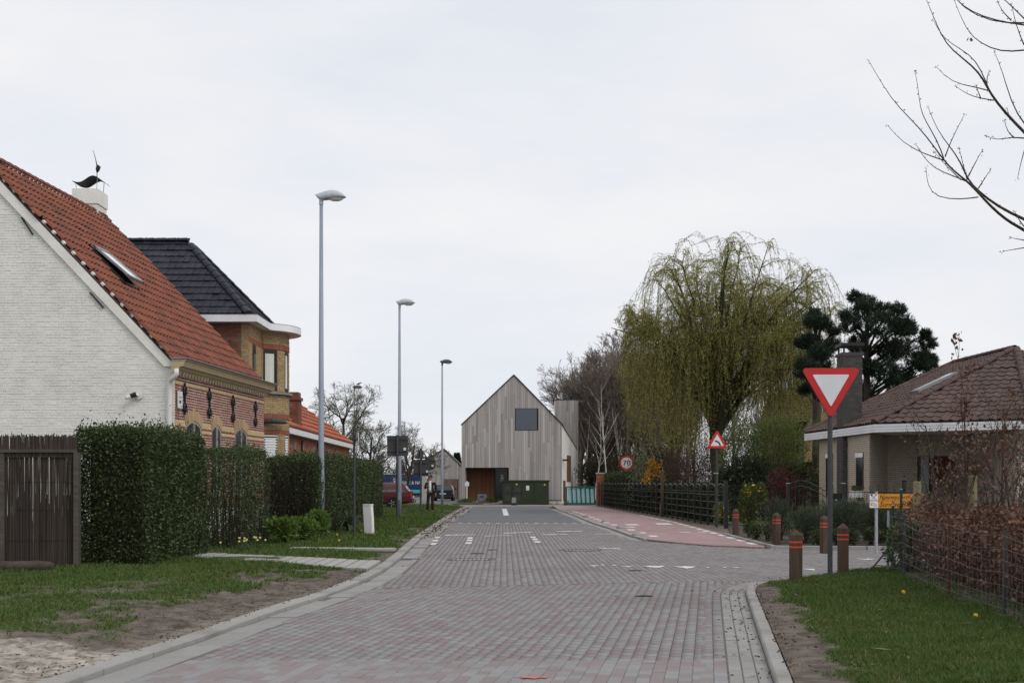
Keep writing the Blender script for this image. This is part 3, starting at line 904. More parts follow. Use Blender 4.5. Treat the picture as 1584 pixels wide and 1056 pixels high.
def cap_mesh(name, m, r, L):
    mb = MB(); k = 6
    for y, rr in ((0, r * 1.08), (L * .12, r * 1.08), (L * 1.08, r * .95)):
        for i in range(k + 1):
            a = math.pi * i / k
            mb.v.append((rr * math.cos(a), y, rr * math.sin(a) * .8 - r * .35))
    for q in range(2):
        for i in range(k): mb.f.append((q * (k + 1) + i, q * (k + 1) + i + 1, (q + 1) * (k + 1) + i + 1, (q + 1) * (k + 1) + i))
    mb.f.append(tuple(range(k + 1))); mb.m = [0] * len(mb.f)
    return mb.mesh(name, m)


def window(parent, M, w, h, frame, glass, depth=.06, fw=.06, mull=(.5,), bars=(), curtain=None, arch=0):
    """a framed window in the local xz plane (x along the wall, z up, -y outwards), origin at its lower left corner"""
    f = MB()
    f.box(0, fw, -depth, 0, 0, h); f.box(w - fw, w, -depth, 0, 0, h)
    f.box(fw, w - fw, -depth + .001, -.001, h - fw, h); f.box(fw, w - fw, -depth + .001, -.001, 0, fw)
    for q in mull: f.box(w * q - fw * .4, w * q + fw * .4, -depth + .004, -.004, fw, h - fw)
    for q in bars: f.box(fw, w - fw, -depth + .006, -.006, h * q - fw * .3, h * q + fw * .3)
    win = f.build('window', frame, parent, M=M)
    MB().box(fw * .8, w - fw * .8, -.03, -.02, fw * .8, h - fw * .8).build('pane', glass, win)
    if curtain:
        c = MB(); k = 24
        for i in range(k + 1):
            x = fw + (w - 2 * fw) * i / k; y = -.036 + .005 * math.sin(i * 2.2)
            c.v += [(x, y, fw), (x, y, h - fw)]
        for i in range(k): c.f.append((2 * i, 2 * i + 2, 2 * i + 3, 2 * i + 1)); c.m.append(0)
        c.build('curtain', curtain, win)
    return win


# ---------------------------------------------------------------- white-gabled brick cottage
H1 = thing('cottage', 'low cottage with white painted brick gable and orange red pantile roof', 'house', (-12.4, 34, 0), world=True)
A = Vector((-7.83, 30, 0)); B = Vector((-7.26, 37.8, 0))
U1 = (B - A).normalized(); N1 = Vector((U1.y, -U1.x, 0)); LEN = (B - A).length
EZ, RX, RZ = 4.3, -12.4, 9.12
w = MB()
w.prism([(-17.0, 30, -.1), (A.x, 30, -.1), (A.x, 30, EZ - .1), (RX, 30, RZ - .12), (-17.0, 30, EZ - .1)], (0, .3, 0))
w.build('gable_wall', MT['white_brick'], H1)
w = MB(); p = A + Vector((.0, .3, 0))
w.add([A + U1 * .302 - N1 * .0 + Vector((0, 0, -.1)), B + Vector((0, 0, -.1)), B + Vector((0, 0, 4.1)), A + U1 * .302 + Vector((0, 0, 4.1)),
       A + U1 * .302 - N1 * .3 + Vector((0, 0, -.1)), B - N1 * .3 + Vector((0, 0, -.1)), B - N1 * .3 + Vector((0, 0, 4.1)), A + U1 * .302 - N1 * .3 + Vector((0, 0, 4.1))],
      [(0, 1, 2, 3), (5, 4, 7, 6), (1, 5, 6, 2), (4, 0, 3, 7), (3, 2, 6, 7)])
front = w.build('front_wall', MT['mortar_white'], H1)
w = MB().prism([B + Vector((-9.4, .02, -.1)), B + Vector((-.35, .02, -.1)), B + Vector((-.35, .02, EZ - .2)), Vector((RX + .57, 37.82, RZ - .15)), B + Vector((-9.4, .02, EZ - .2))], (0, -.3, 0)).build('back_gable', MT['brown_brick'], H1)
brickwork(H1, 'gable_bricks', lambda u, v, d: Vector((u, 30 - d, v)), [(-13, .0), (A.x, .0), (A.x, EZ - .12), (RX, RZ - .2), (-13, RZ - .7)], [], MT['white_brick'], .21, .062, .012, .008, 3, .004, jv=.004)
mapF = lambda u, v, d: A + U1 * u + N1 * d + Vector((0, 0, v))


def s_of(px):
    t = (px - 792) / FPX
    return (t * A.y - A.x) / (U1.x - t * U1.y)


wins = []
for a_, b_, zt in ((287, 311, 2.98), (327, 341.8, 2.96), (363, 381.5, 2.97)):
    u0, u1 = s_of(a_), s_of(b_); rise = .16
    arc = [(u1 - (u1 - u0) * i / 8, zt - rise + rise * math.sin(math.pi * i / 8)) for i in range(9)]
    wins.append((u0, u1, zt, rise, arc))
holes = [[(u0, 1.15), (u1, 1.15)] + arc for u0, u1, zt, rise, arc in wins]
big = [[(u0 - .06, zt - rise), (u1 + .06, zt - rise)] + [(u + (u - (u0 + u1) / 2) * .12, v + .26) for u, v in arc] for u0, u1, zt, rise, arc in wins]
band = lambda v: 3.76 < v < 3.88 or (2.66 < v < 2.78) or (2.84 < v < 2.96)
wall_poly = [(0, .82), (LEN, .82), (LEN, 4.06), (0, 4.06)]
brickwork(front, 'red_bricks', mapF, wall_poly, holes + big, MT['red_brick'], .15, .0645, .024, .012, 5, .004, jv=.036, bond='run', rows=lambda v: not band(v))
brickwork(front, 'cream_bricks', mapF, wall_poly, holes + big, MT['cream_brick'], .2, .0645, .006, .014, 6, .002, rows=band)
MB().add([mapF(0.05, 0, .03), mapF(LEN - .05, 0, .03), mapF(LEN - .05, .8, .03), mapF(0.05, .8, .03), mapF(0.05, 0, .001), mapF(LEN - .05, 0, .001), mapF(LEN - .05, .8, .001), mapF(0.05, .8, .001)], [(0, 1, 2, 3), (3, 2, 6, 7), (0, 3, 7, 4), (1, 5, 6, 2)]).build('plinth', MT['white_paint'], H1)
MT['arch_brick'] = mat('tan arch brick', c4(.46, .32, .19), isl=[c4(.5, .36, .22), c4(.42, .29, .17)], rough=.85)
MT['reveal'] = mat('window reveal', c4(.26, .2, .16), c4(.2, .15, .12), ns=5, rough=.9)
MT['pale_frame'] = mat('pale window frame', c4(.45, .43, .38), c4(.38, .36, .32), ns=4, rough=.5)
for (u0, u1, zt, rise, arc) in wins:
    ar = MB(); nb = max(8, int((u1 - u0 + .2) / .11)); uc = (u0 + u1) / 2
    for i in range(nb):
        f0, f1 = (i + .16) / nb, (i + .84) / nb
        q = lambda f, o: mapF(uc + (f - .5) * (u1 - u0) * (1.0 + .28 * o), zt - rise + rise * math.sin(math.pi * min(max(f, 0), 1)) + .25 * o, .022)
        z = [q(f0, 0), q(f1, 0), q(f1, 1), q(f0, 1)]
        ar.add(z + [p - N1 * .02 for p in z], [(0, 1, 2, 3), (1, 0, 4, 5), (2, 1, 5, 6), (3, 2, 6, 7), (0, 3, 7, 4)])
    ar.build('arch_bricks', MT['arch_brick'], front)
    # opening: dark sides, then frame and panes
    ring = [mapF(u, v, .012) for u, v in [(u0, 1.15), (u1, 1.15)] + arc]; back = [p - N1 * .075 for p in ring]
    n = len(ring)
    MB().add(ring + back, [(i, (i + 1) % n, n + (i + 1) % n, n + i) for i in range(n)]).build('reveal', MT['reveal'], front)
    wf = MB()
    wo = [mapF(u, v, -.0) for u, v in [(u0, 1.15), (u1, 1.15)] + arc]
    cen = Vector((0, 0, 0))
    for p in wo: cen += p / len(wo)
    wi = [cen + (p - cen) * .88 for p in wo]
    wf.add([p + N1 * .004 for p in wo] + [p + N1 * .004 for p in wi], [(i, (i + 1) % n, n + (i + 1) % n, n + i) for i in range(n)])
    a0, a1 = mapF(uc, 1.2, .006), mapF(uc, zt - .03, .006); wf.bar(a0, a1, .07, .02)
    win = wf.build('window', MT['pale_frame'], H1)
    MB().add([p + N1 * .002 for p in wi], [tuple(range(n))]).build('pane', MT['glass'], win)
    MB().bar(mapF(u0 - .05, 1.12, .03), mapF(u1 + .05, 1.12, .03), .1, .06).build('sill', MT['stone_lintel'], front)
# wall anchors
for px, y0, y1 in ((283.5, 592, 641), (321.8, 600, 647), (358.6, 611, 654), (393.4, 620, 660)):
    u = s_of(px); Y = mapF(u, 0, 0).y
    z1, z0 = 1.5 + (745 - y0) * Y / FPX, 1.5 + (745 - y1) * Y / FPX
    an = MB().bar(mapF(u, z0, .04), mapF(u, z1, .04), .045, .03)
    for zz in (z0 + (z1 - z0) * .24, z0 + (z1 - z0) * .78):
        c0 = mapF(u, zz, .045)
        an.tube([c0 + (U1 * math.cos(a) + Vector((0, 0, 1)) * math.sin(a)) * .075 for a in np.linspace(0, 2 * math.pi, 9)[:-1]], .028, 5, closed=True)
        for s_ in (-1, 1): an.tube([c0 + U1 * s_ * .05 + Vector((0, 0, -.13)), c0 + U1 * s_ * .12 + Vector((0, 0, -.07)), c0 + U1 * s_ * .1 + Vector((0, 0, .06))], [.012, .03, .012], 5)
    an.build('wall_anchor', MT['iron'], H1)
for (xa, ya, xb, yb) in ((33, 336, 51, 363), (139, 452, 160, 476)):
    MB().bar(P(xa, ya, 29.96), P(xb, yb, 29.96), .035, .03).build('wall_anchor', MT['iron'], H1)
# verge band, cornice, downpipe
vd = Vector((RX - A.x, 0, RZ - EZ)).normalized(); nd = Vector((-vd.z, 0, vd.x)) * -1
bnd = MB()
for sgn in (1,):
    a0 = Vector((A.x + .05, 29.93, EZ - .13)); a1 = a0 + vd * 6.72
    inn = Vector((-.29, 0, -.29))
    bnd.prism([a0, a0 + Vector((-.27, 0, 0)), a1 + Vector((-.27, 0, 0)), a1], (0, .1, 0))
bnd.build('verge_band', MT['white_brick'], H1)
co = MB()
for dz, dd, h_ in ((4.03, .08, .06), (4.09, .16, .07), (4.16, .27, .12), (4.28, .33, .05)):
    a0 = mapF(-.22, dz, 0); a1 = mapF(LEN + .12, dz, 0)
    co.add([a0, a1, a1 + N1 * dd, a0 + N1 * dd] + [p + Vector((0, 0, h_ - .004)) for p in (a0, a1, a1 + N1 * (dd + .05), a0 + N1 * (dd + .05))], [(0, 1, 5, 4), (1, 2, 6, 5), (2, 3, 7, 6), (3, 0, 4, 7), (0, 3, 2, 1), (4, 5, 6, 7)])
co.build('cornice', MT['cornice'], H1)
for i in range(34):
    c0 = mapF(.1 + i * .228, 4.035, .08); MB().add([c0 + U1 * x + N1 * y + Vector((0, 0, z)) for x, y, z in ((-.05, 0, -.06), (.05, 0, -.06), (.05, .03, -.06), (-.05, .03, -.06), (-.05, 0, .05), (.05, 0, .05), (.05, .04, .05), (-.05, .04, .05))], [(0, 1, 2, 3), (2, 3, 7, 6), (1, 2, 6, 5), (3, 0, 4, 7)]).build('dentil', MT['cornice'], H1)
MB().bar(mapF(-.25, 4.345, .2), mapF(LEN + .14, 4.345, .2), .42, .02).build('gutter', MT['zinc'], H1)
dp = [P(273, 570, 29.72), P(273, 578, 29.72), P(270, 583, 29.75), P(263.5, 587, 29.85), P(262.5, 594, 29.88), P(262, 640, 29.88), P(261.5, 720, 29.88), P(261.5, 840, 29.88)]
MB().tube(dp, .055, 10).build('downpipe', MT['white_paint'], H1, smooth=True)
# house sign, wall lamp
sg = MB(); u = s_of(272.5); u2 = s_of(279.5)
sg.add([mapF(a_, b_, c_) for c_ in (.03, .045) for a_, b_ in ((u, 3.22), (u2, 3.22), (u2, 3.62), (u, 3.62))], [(4, 5, 6, 7), (0, 1, 5, 4), (1, 2, 6, 5), (2, 3, 7, 6), (3, 0, 4, 7)])
pl_ = sg.build('name_plate', MT['white_sign'], H1)
gm = MB()
for (a_, b_, c_, d_) in ((.25, .75, .62, .67), (.3, .7, .3, .46), (.68, .85, .08, .16)):
    gm.add([mapF(u + (u2 - u) * x, 3.22 + .4 * z, .0465) for x, z in ((a_, c_), (b_, c_), (b_, d_), (a_, d_))], [(0, 1, 2, 3)])
gm.build('print', MT['grey_sign'], pl_)
lc = P(214, 611, 29.97)
lm = MB().tube([lc, lc + Vector((0, -.03, 0))], .1, 12).tube([lc + Vector((0, -.03, 0)), lc + Vector((-.05, -.1, -.01))], .04, 8)
lm.build('wall_lamp', MT['white_paint'], H1)
MB().tube([lc + Vector((-.02, -.1, .02)), lc + Vector((-.14, -.13, -.03))], [.06, .055], 10).build('lamp_socket', MT['iron'], H1)
MB().tube([lc + Vector((-.14, -.13, -.03)), lc + Vector((-.22, -.14, -.07)), lc + Vector((-.26, -.145, -.09))], [.055, .05, .02], 10).build('lamp_glass', MT['glass_pale'], H1)
# roof
V1 = Vector((RX - A.x, 0, RZ - EZ)); V1 = (V1 - U1 * V1.dot(U1)); LV = V1.length; V1 = V1 / LV; us = -(U1.x * (A.x - RX)) * 1.0
O1 = A + Vector((0, 0, EZ)); NR = U1.cross(V1)
shift = (Vector((RX, 30, RZ)) - O1).dot(U1)
outl = [(-.05, -.12), (LEN + .05, -.12), (LEN + shift + .05, LV), (shift - .05, LV)]
q = [O1 + U1 * u + V1 * v for u, v in outl]
dk = MB().add(q + [p - NR * .1 for p in q], [(0, 1, 2, 3), (4, 7, 6, 5), (0, 4, 5, 1), (1, 5, 6, 2), (2, 6, 7, 3), (3, 7, 4, 0)])
ql = [Vector((2 * RX - p.x + .3, p.y, p.z)) for p in q]
dk.add(ql, [(0, 3, 2, 1)])
roof1 = dk.build('roof', MT['brown_tile'], H1)
pan = tile_mesh('tile', MT['red_tile'], PAN, .225, .33, .05, .025)
sky_uv = None
def on_roof(px, py):
    """where the sight line of a pixel meets the roof plane, as (u, v)"""
    d = Vector(((px - 792) / FPX, 1, (745 - py) / FPX)); o = Vector((0, 0, CAM_H))
    t = (O1 - o).dot(NR) / d.dot(NR); p = o + d * t - O1
    return p.dot(U1), p.dot(V1)
sk = [on_roof(133, 384), on_roof(152, 384), on_roof(217, 454), on_roof(203, 454)]
su = (sk[0][0] + .02, sk[0][0] + .95); sv = (sk[2][1] - .05, sk[0][1])
tile_roof(roof1, pan, O1, U1, V1, outl, .225, .33, 280, 4, keep=lambda u, v: not (su[0] - .05 < u < su[1] + .05 and sv[0] < v < sv[1] + .1))
rc = cap_mesh('ridge_tile', MT['red_tile'], .13, .36)
caps(roof1, rc, Vector((RX, 30, RZ + .05)), Vector((RX + .57, 37.8, RZ + .05)), .36)
mo = MB()
for i in range(21): mo.bar(O1 + U1 * (shift + i * .37) + V1 * (LV - .1) + NR * .05, O1 + U1 * (shift + i * .37 + .3) + V1 * (LV - .1) + NR * .05, .07, .06)
mo.build('ridge_mortar', MT['mortar_white'], roof1)
vm = MB()
for i in range(19):
    c0 = O1 + U1 * (shift * (i * .33 / LV) - .06) + V1 * (i * .33 + .06) + NR * .03; vm.bar(c0, c0 + V1 * .09 + U1 * .02, .07, .05)
vm.build('verge_mortar', MT['mortar_white'], roof1)
# roof window, its sash tilted open
sr = lambda u, v, d: O1 + U1 * u + V1 * v + NR * d
fr = MB()
for (a0, a1, b0, b1) in ((su[0], su[0] + .09, sv[0], sv[1]), (su[1] - .09, su[1], sv[0], sv[1]), (su[0], su[1], sv[0], sv[0] + .09), (su[0], su[1], sv[1] - .09, sv[1])):
    fr.add([sr(a, b, d) for d in (.0, .13) for a, b in ((a0, b0), (a1, b0), (a1, b1), (a0, b1))], [(0, 3, 2, 1), (4, 5, 6, 7), (0, 1, 5, 4), (1, 2, 6, 5), (2, 3, 7, 6), (3, 0, 4, 7)])
skl = fr.build('roof_window', MT['dark_frame'], H1)
hv = sv[1] - .06
op = lambda u, t, d=0: sr(u, hv - t * .97 * (hv - sv[0]), .15 + t * .14 + d)
sash = MB()
for (a0, a1, t0, t1) in ((su[0], su[0] + .1, 0, 1), (su[1] - .1, su[1], 0, 1), (su[0], su[1], 0, .08), (su[0], su[1], .92, 1)):
    sash.add([op(a, t, d) for d in (0, .05) for a, t in ((a0, t0), (a1, t0), (a1, t1), (a0, t1))], [(0, 3, 2, 1), (4, 5, 6, 7), (0, 1, 5, 4), (1, 2, 6, 5), (2, 3, 7, 6), (3, 0, 4, 7)])
sash.build('sash', MT['zinc'], skl)
MB().add([op(a, t, .03) for a, t in ((su[0] + .05, .04), (su[1] - .05, .04), (su[1] - .05, .96), (su[0] + .05, .96))], [(0, 1, 2, 3)]).build('pane', MT['glass_pale'], skl)
# chimney with its cowl
cx0, cx1, cy0, cy1 = -12.45, -11.78, 36.7, 37.55
czt = 1.5 + (745 - 292) * 36.7 / FPX
ch = MB().box(cx0, cx1, cy0, cy1, 8.3, czt - .42).box(cx0 - .035, cx1 + .035, cy0 - .035, cy1 + .035, czt - .42, czt)
chim = ch.build('chimney', MT['white_brick'], roof1)
brickwork(roof1, 'chimney_bricks', lambda u, v, d: Vector((cx0 + u, cy0 - d, v)), [(0, 8.3), (cx1 - cx0, 8.3), (cx1 - cx0, czt - .43), (0, czt - .43)], [], MT['white_brick'], .2, .065, .012, .008, 13, .003)
brickwork(roof1, 'chimney_bricks', lambda u, v, d: Vector((cx1 + d, cy0 + u, v)), [(0, 8.0), (cy1 - cy0, 8.0), (cy1 - cy0, czt - .43), (0, czt - .43)], [], MT['white_brick'], .2, .065, .012, .008, 14, .003)
fl = MB()
for i in range(3): fl.box(cx1 - .5 + i * .2, cx1 - .3 + i * .2 + .04, cy0 - .03 - i * .002, cy0 - .015, 8.2, czt - .62 - i * .3)
fl.box(cx1 + .015, cx1 + .03, cy0, cy1, 8.1, 8.7)
fl.build('flashing', MT['zinc'], roof1)
COWL = thing('chimney_cowl', 'dark wavy metal sheet on thin legs over white chimney', 'chimney cowl', ((cx0 + cx1) / 2, (cy0 + cy1) / 2, czt))
cw = MB(); n = 16
for i in range(n + 1):
    t = i / n; x = -.4 + .86 * t; z = float(np.interp(t, [0, .1, .22, .34, .46, .58, .68, .8, .92, 1], [.235, .205, .19, .22, .29, .36, .385, .36, .29, .235]))
    for y in (-.36, .36): cw.v += [(x, y, z), (x, y, z + .012)]
for i in range(n):
    a_ = i * 4; cw.f += [(a_, a_ + 4, a_ + 6, a_ + 2), (a_ + 1, a_ + 3, a_ + 7, a_ + 5), (a_, a_ + 1, a_ + 5, a_ + 4), (a_ + 2, a_ + 6, a_ + 7, a_ + 3)]
cw.m = [0] * len(cw.f); cw.build('sheet', MT['iron'], COWL)
for x, z in ((-.27, .18), (.27, .36)):
    for y in (-.3, .3): MB().bar((x * 1.05, y, 0), (x * 1.15, y, z), .014).build('leg', MT['galv'], COWL)
bd = MB().tube([(.2, 0, .4), (.2, 0, .58)], .012, 5).tube([(.2, 0, .56), (.22, 0, .64), (.24, 0, .72), (.22, 0, .78)], [.02, .06, .07, .02], 7).tube([(.2, 0, .74), (.17, 0, .9), (.13, 0, 1.06), (.08, 0, 1.2)], [.02, .012, .009, .006], 5)
bd.build('stork_figure', MT['dark_frame'], COWL)

# ---------------------------------------------------------------- villa with black hip roof and round bay
H2 = thing('villa', 'two storey villa with black tiled hip roof and rounded yellow brick bay', 'house', (-11, 42.5, 0), world=True)
FX, BC, BR = -7.95, Vector((-8.6, 42.2, 0)), 1.3
MB().prism([(-15, 39, -.1), (FX, 39, -.1), (FX, 44.1, -.1), (-15, 44.1, -.1)], (0, 0, 6.42)).build('wall', MT['mortar_grey'], H2)
brickwork(H2, 'side_bricks', lambda u, v, d: Vector((u, 39 - d, v)), [(-11.5, 3.0), (FX - .22, 3.0), (FX - .22, 6.3), (-11.5, 6.3)], [], MT['brown_brick'], .21, .065, .011, .01, 21)
brickwork(H2, 'quoin_bricks', lambda u, v, d: Vector((u, 39 - d, v)), [(FX - .215, 2.0), (FX, 2.0), (FX, 6.3), (FX - .215, 6.3)], [], MT['buff_brick'], .21, .065, .011, .012, 22)
fmap = lambda u, v, d: Vector((FX + d, 39 + u, v))
brickwork(H2, 'front_bricks', fmap, [(0, 1), (2.0, 1), (2.0, 6.3), (0, 6.3)], [[(.55, 4.4), (1.0, 4.4), (1.0, 5.73), (.55, 5.73)], [(0, 5.73), (2, 5.73), (2, 5.9), (0, 5.9)]], MT['buff_brick'], .21, .065, .011, .012, 23)
brickwork(H2, 'front_bricks', lambda u, v, d: Vector((FX + d, 43.4 + u, v)), [(0, 1), (.7, 1), (.7, 6.3), (0, 6.3)], [], MT['buff_brick'], .21, .065, .011, .012, 24)
window(H2, M4((FX - .0, 39.55, 4.4), (0, 1, 0), (-1, 0, 0), (0, 0, 1)), .45, 1.33, MT['dark_frame'], MT['glass'], depth=.03, mull=())
cyl = MB(); TH = np.linspace(R(-62), R(62), 30)
bp = lambda th, r, z: BC + Vector((r * math.cos(th), r * math.sin(th), z))
vs = [bp(t, BR - .001, z) for t in TH for z in (-.1, 6.32)]
cyl.add(vs, [(2 * i, 2 * i + 2, 2 * i + 3, 2 * i + 1) for i in range(29)])
bay = cyl.build('bay', MT['mortar_grey'], H2)
bmap = lambda u, v, d: bp(R(-60) + u / BR, BR + d, v)
UL = R(120) * BR
ang = lambda deg: R(deg + 60) * BR
slots = [(-58, -35), (-17, -4), (17, 40)]
bh_ = []
for z0, z1 in ((4.42, 5.73), (1.6, 3.02)):
    for a_, b_ in slots: bh_.append([(ang(a_), z0), (ang(b_), z0), (ang(b_), z1), (ang(a_), z1)])
redb = [(5.73, 5.9), (3.52, 3.66), (3.02, 3.16)]
isred = lambda v: any(a_ < v < b_ for a_, b_ in redb)
brickwork(bay, 'bay_bricks', bmap, [(0, .5), (UL, .5), (UL, 6.3), (0, 6.3)], bh_, MT['buff_brick'], .21, .065, .012, .012, 25, .004, rows=lambda v: not isred(v) and not 4.28 < v < 4.42)
MT['band_brick'] = mat('red band brick', c4(.28, .1, .055), isl=[c4(.3, .105, .06), c4(.24, .085, .05), c4(.33, .12, .065)], rough=.85)
for a_, b_ in redb: brickwork(bay, 'band_bricks', bmap, [(0, a_), (UL, a_), (UL, b_), (0, b_)], [], MT['band_brick'], .075, b_ - a_, .008, .02, 26, .002, 'run')
brickwork(H2, 'band_bricks', fmap, [(0, 5.73), (2, 5.73), (2, 5.9), (0, 5.9)], [], MT['band_brick'], .075, .17, .008, .02, 27, .002, 'run')
sill = MB()
for i in range(24):
    t0, t1 = R(-60) + R(120) * i / 24, R(-60) + R(120) * (i + 1) / 24
    sill.add([bp(t, r, z) for t, r, z in ((t0, 1.25, 4.3), (t1, 1.25, 4.3), (t1, 1.42, 4.3), (t0, 1.42, 4.3), (t0, 1.25, 4.4), (t1, 1.25, 4.4), (t1, 1.42, 4.38), (t0, 1.42, 4.38))], [(0, 1, 2, 3), (4, 5, 6, 7), (2, 3, 7, 6)])
sill.build('sill', MT['stone_lintel'], bay)
MT['shutter'] = mat('white roller shutter', c4(.75, .77, .78), c4(.68, .7, .71), ns=3, rough=.5)
for zi, (z0, z1) in enumerate(((4.42, 5.73), (1.6, 3.02))):
    for a_, b_ in slots:
        fr = MB(); pa = MB(); cu = MB(); sh = MB(); n = 8
        for i in range(n):
            t0, t1 = R(a_ + (b_ - a_) * i / n), R(a_ + (b_ - a_) * (i + 1) / n)
            r_ = BR - .0 + .002
            pa.add([bp(t0, r_, z0), bp(t1, r_, z0), bp(t1, r_, z1), bp(t0, r_, z1)], [(0, 1, 2, 3)])
            e = i in (0, n - 1)
            for q0, q1 in (((z0, z1),) if e else ((z0, z0 + .08), (z1 - .14, z1))):
                fr.add([bp(t, r, z) for r in (BR + .003, BR + .012) for t, z in ((t0, q0), (t1, q0), (t1, q1), (t0, q1))], [(4, 5, 6, 7), (0, 1, 5, 4), (1, 2, 6, 5), (2, 3, 7, 6), (3, 0, 4, 7)])
            if zi == 0 and i < n - 2:
                cu.add([bp(t, BR + .004 + .002 * ((i + k) % 2), z) for k, t in ((0, t0), (1, t1)) for z in (z0 + .1, z1 - .14)], [(0, 2, 3, 1)])
            if zi == 1:
                for k in range(9):
                    y0 = 2.25 + k * .085
                    if y0 > 3.0: break
                    sh.add([bp(t, r, z) for t, r, z in ((t0, BR + .008, y0), (t1, BR + .008, y0), (t1, BR + .016, y0 + .04), (t0, BR + .016, y0 + .04), (t1, BR + .008, y0 + .08), (t0, BR + .008, y0 + .08))], [(0, 1, 2, 3), (3, 2, 4, 5)])
        wn_ = fr.build('window', MT['dark_frame'], H2); pa.build('pane', MT['glass'], wn_)
        if zi == 0: cu.build('curtain', MT['curtain'], wn_)
        else: sh.build('shutter', MT['shutter'], wn_)
MB().tube([bp(R(-60), 1.35, 3.42), bp(R(-50), 1.52, 3.44), bp(R(-36), 1.55, 3.42), bp(R(-25), 1.5, 3.4)], [.07, .09, .08, .03], 8).build('awning_roll', MT['grey_sign'], bay)
fo = [(-15, 38.65), (-7.62, 38.65), (-7.62, 40.7)] + [tuple(bp(R(a_), 1.7, 0)[:2]) for a_ in np.linspace(-53, 53, 22)] + [(-7.75, 43.75), (-7.75, 44.35), (-15, 44.35)]
MB().prism([(x, y, 6.29) for x, y in fo], (0, 0, .2)).build('fascia', MT['white_fascia'], H2)
MB().prism([(BC.x + (x - BC.x) * .995, BC.y + (y - BC.y) * .995, 6.492) for x, y in fo], (0, 0, .02)).build('roof_edge', MT['zinc'], H2)
rr = MB(); e0, e1, e2, e3 = Vector((-15, 38.7, 6.515)), Vector((-7.9, 38.7, 6.515)), Vector((-7.9, 44.3, 6.515)), Vector((-15, 44.3, 6.515))
r0, r1 = Vector((-13.4, 41.5, 9.2)), Vector((-10.42, 41.5, 9.2))
rr.add([e0, e1, e2, e3, r0, r1], [(0, 1, 5, 4), (1, 2, 5), (2, 3, 4, 5), (3, 0, 4)])
roof2 = rr.build('roof', MT['black_tile'], H2)
ft = tile_mesh('tile', MT['black_tile'], FLAT, .205, .335, .03, .03)
L2 = math.hypot(2.8, 2.685)
tile_roof(roof2, ft, e0, (1, 0, 0), (0, 2.8, 2.685), [(2.6, 0), (7.1, 0), (4.58, L2), (2.6, L2)], .205, .335, 270, 7)
tile_roof(roof2, ft, e1, (0, 1, 0), (-2.52, 0, 2.685), [(0, 0), (5.6, 0), (2.8, math.hypot(2.52, 2.685))], .205, .335, 0, 8)
hc = cap_mesh('ridge_tile', MT['black_tile'], .12, .36)
for a_, b_ in ((e1, r1), (e2, r1), (r1, r0)): caps(roof2, hc, a_, b_, .36, lift=.07)

# ---------------------------------------------------------------- low extension with orange roof
H3 = thing('farm_outbuilding', 'long low brick outbuilding with orange tile roof and white fascia', 'house', (-11, 56, 0), world=True)
w0, w1 = Vector((-8.02, 44.4, 0)), Vector((-8.4, 66.7, 0)); U3 = (w1 - w0).normalized(); N3 = Vector((U3.y, -U3.x, 0)); L3 = (w1 - w0).length
MB().prism([w0 + Vector((0, 0, -.1)), w1 + Vector((0, 0, -.1)), w1 + Vector((-5.8, 0, -.1)), w0 + Vector((-5.8, 0, -.1))], (0, 0, 3.3)).build('wall', MT['mortar_grey'], H3)
m3 = lambda u, v, d: w0 + U3 * u + N3 * d + Vector((0, 0, v))
sl = [(48, 455, .55), (50, 468, .6), (53.1, 487, .6), (58.3, 514, 1.2), (61.2, 527, .7)]
hh = []
for Y, px, ww in sl:
    u = Y - 44.4; hh.append([(u - ww / 2, 1.7), (u + ww / 2, 1.7), (u + ww / 2, 2.98), (u - ww / 2, 2.98)])
brickwork(H3, 'wall_bricks', m3, [(0, 1.2), (L3, 1.2), (L3, 3.2), (0, 3.2)], hh, mat('orange brick', c4(.36, .13, .07), isl=[c4(.4, .15, .08), c4(.3, .1, .06), c4(.44, .18, .1)], rough=.85), .21, .07, .011, .012, 31)
for Y, px, ww in sl:
    u = Y - 44.4
    MB().add([m3(u + a_, b_, d) for d in (.002, .03) for a_, b_ in ((-ww / 2 - .06, 2.7), (ww / 2 + .06, 2.7), (ww / 2 + .06, 2.98), (-ww / 2 - .06, 2.98))], [(4, 5, 6, 7), (0, 1, 5, 4), (1, 2, 6, 5), (2, 3, 7, 6), (3, 0, 4, 7)]).build('lintel', MT['stone_lintel'], H3)
    window(H3, M4(m3(u - ww / 2, 1.7, .005), U3, -N3, (0, 0, 1)), ww, 1.0, MT['dark_frame'], MT['glass'], depth=.02, fw=.05, mull=())
for u in (5.2, 9.7): MB().tube([m3(u, .05, .06), m3(u, 3.1, .06)], .035, 6).build('downpipe', MT['dark_frame'], H3)
fa = [m3(-.1, 3.2, .0), m3(L3 + .3, 3.2, .0), m3(L3 + .3, 3.2, .28), m3(-.1, 3.2, .28)]
MB().prism(fa, (0, 0, .2)).build('fascia', MT['white_fascia'], H3)
O3 = m3(-.1, 3.38, .22); R3 = Vector((-11.3, 46, 5.9)); V3 = Vector((R3.x - O3.x, 0, R3.z - O3.z)); V3 -= U3 * V3.dot(U3); LV3 = V3.length
q = [O3, O3 + U3 * (L3 + .3), O3 + U3 * (L3 + .3) + V3, O3 + V3]
n3 = U3.cross(V3.normalized())
roof3 = MB().add(q + [Vector((2 * -11.3 - p.x, p.y, p.z)) for p in q[:2]], [(0, 1, 2, 3), (3, 2, 5, 4), (0, 3, 4), (1, 5, 2)]).build('roof', MT['orange_tile'], H3)
t3 = tile_mesh('tile', MT['orange_tile'], PAN, .3, .5, .1, .1)
tile_roof(roof3, t3, O3, U3, V3, [(0, 0), (L3 + .3, 0), (L3 + .3, LV3), (0, LV3)], .3, .5, 0, 9)
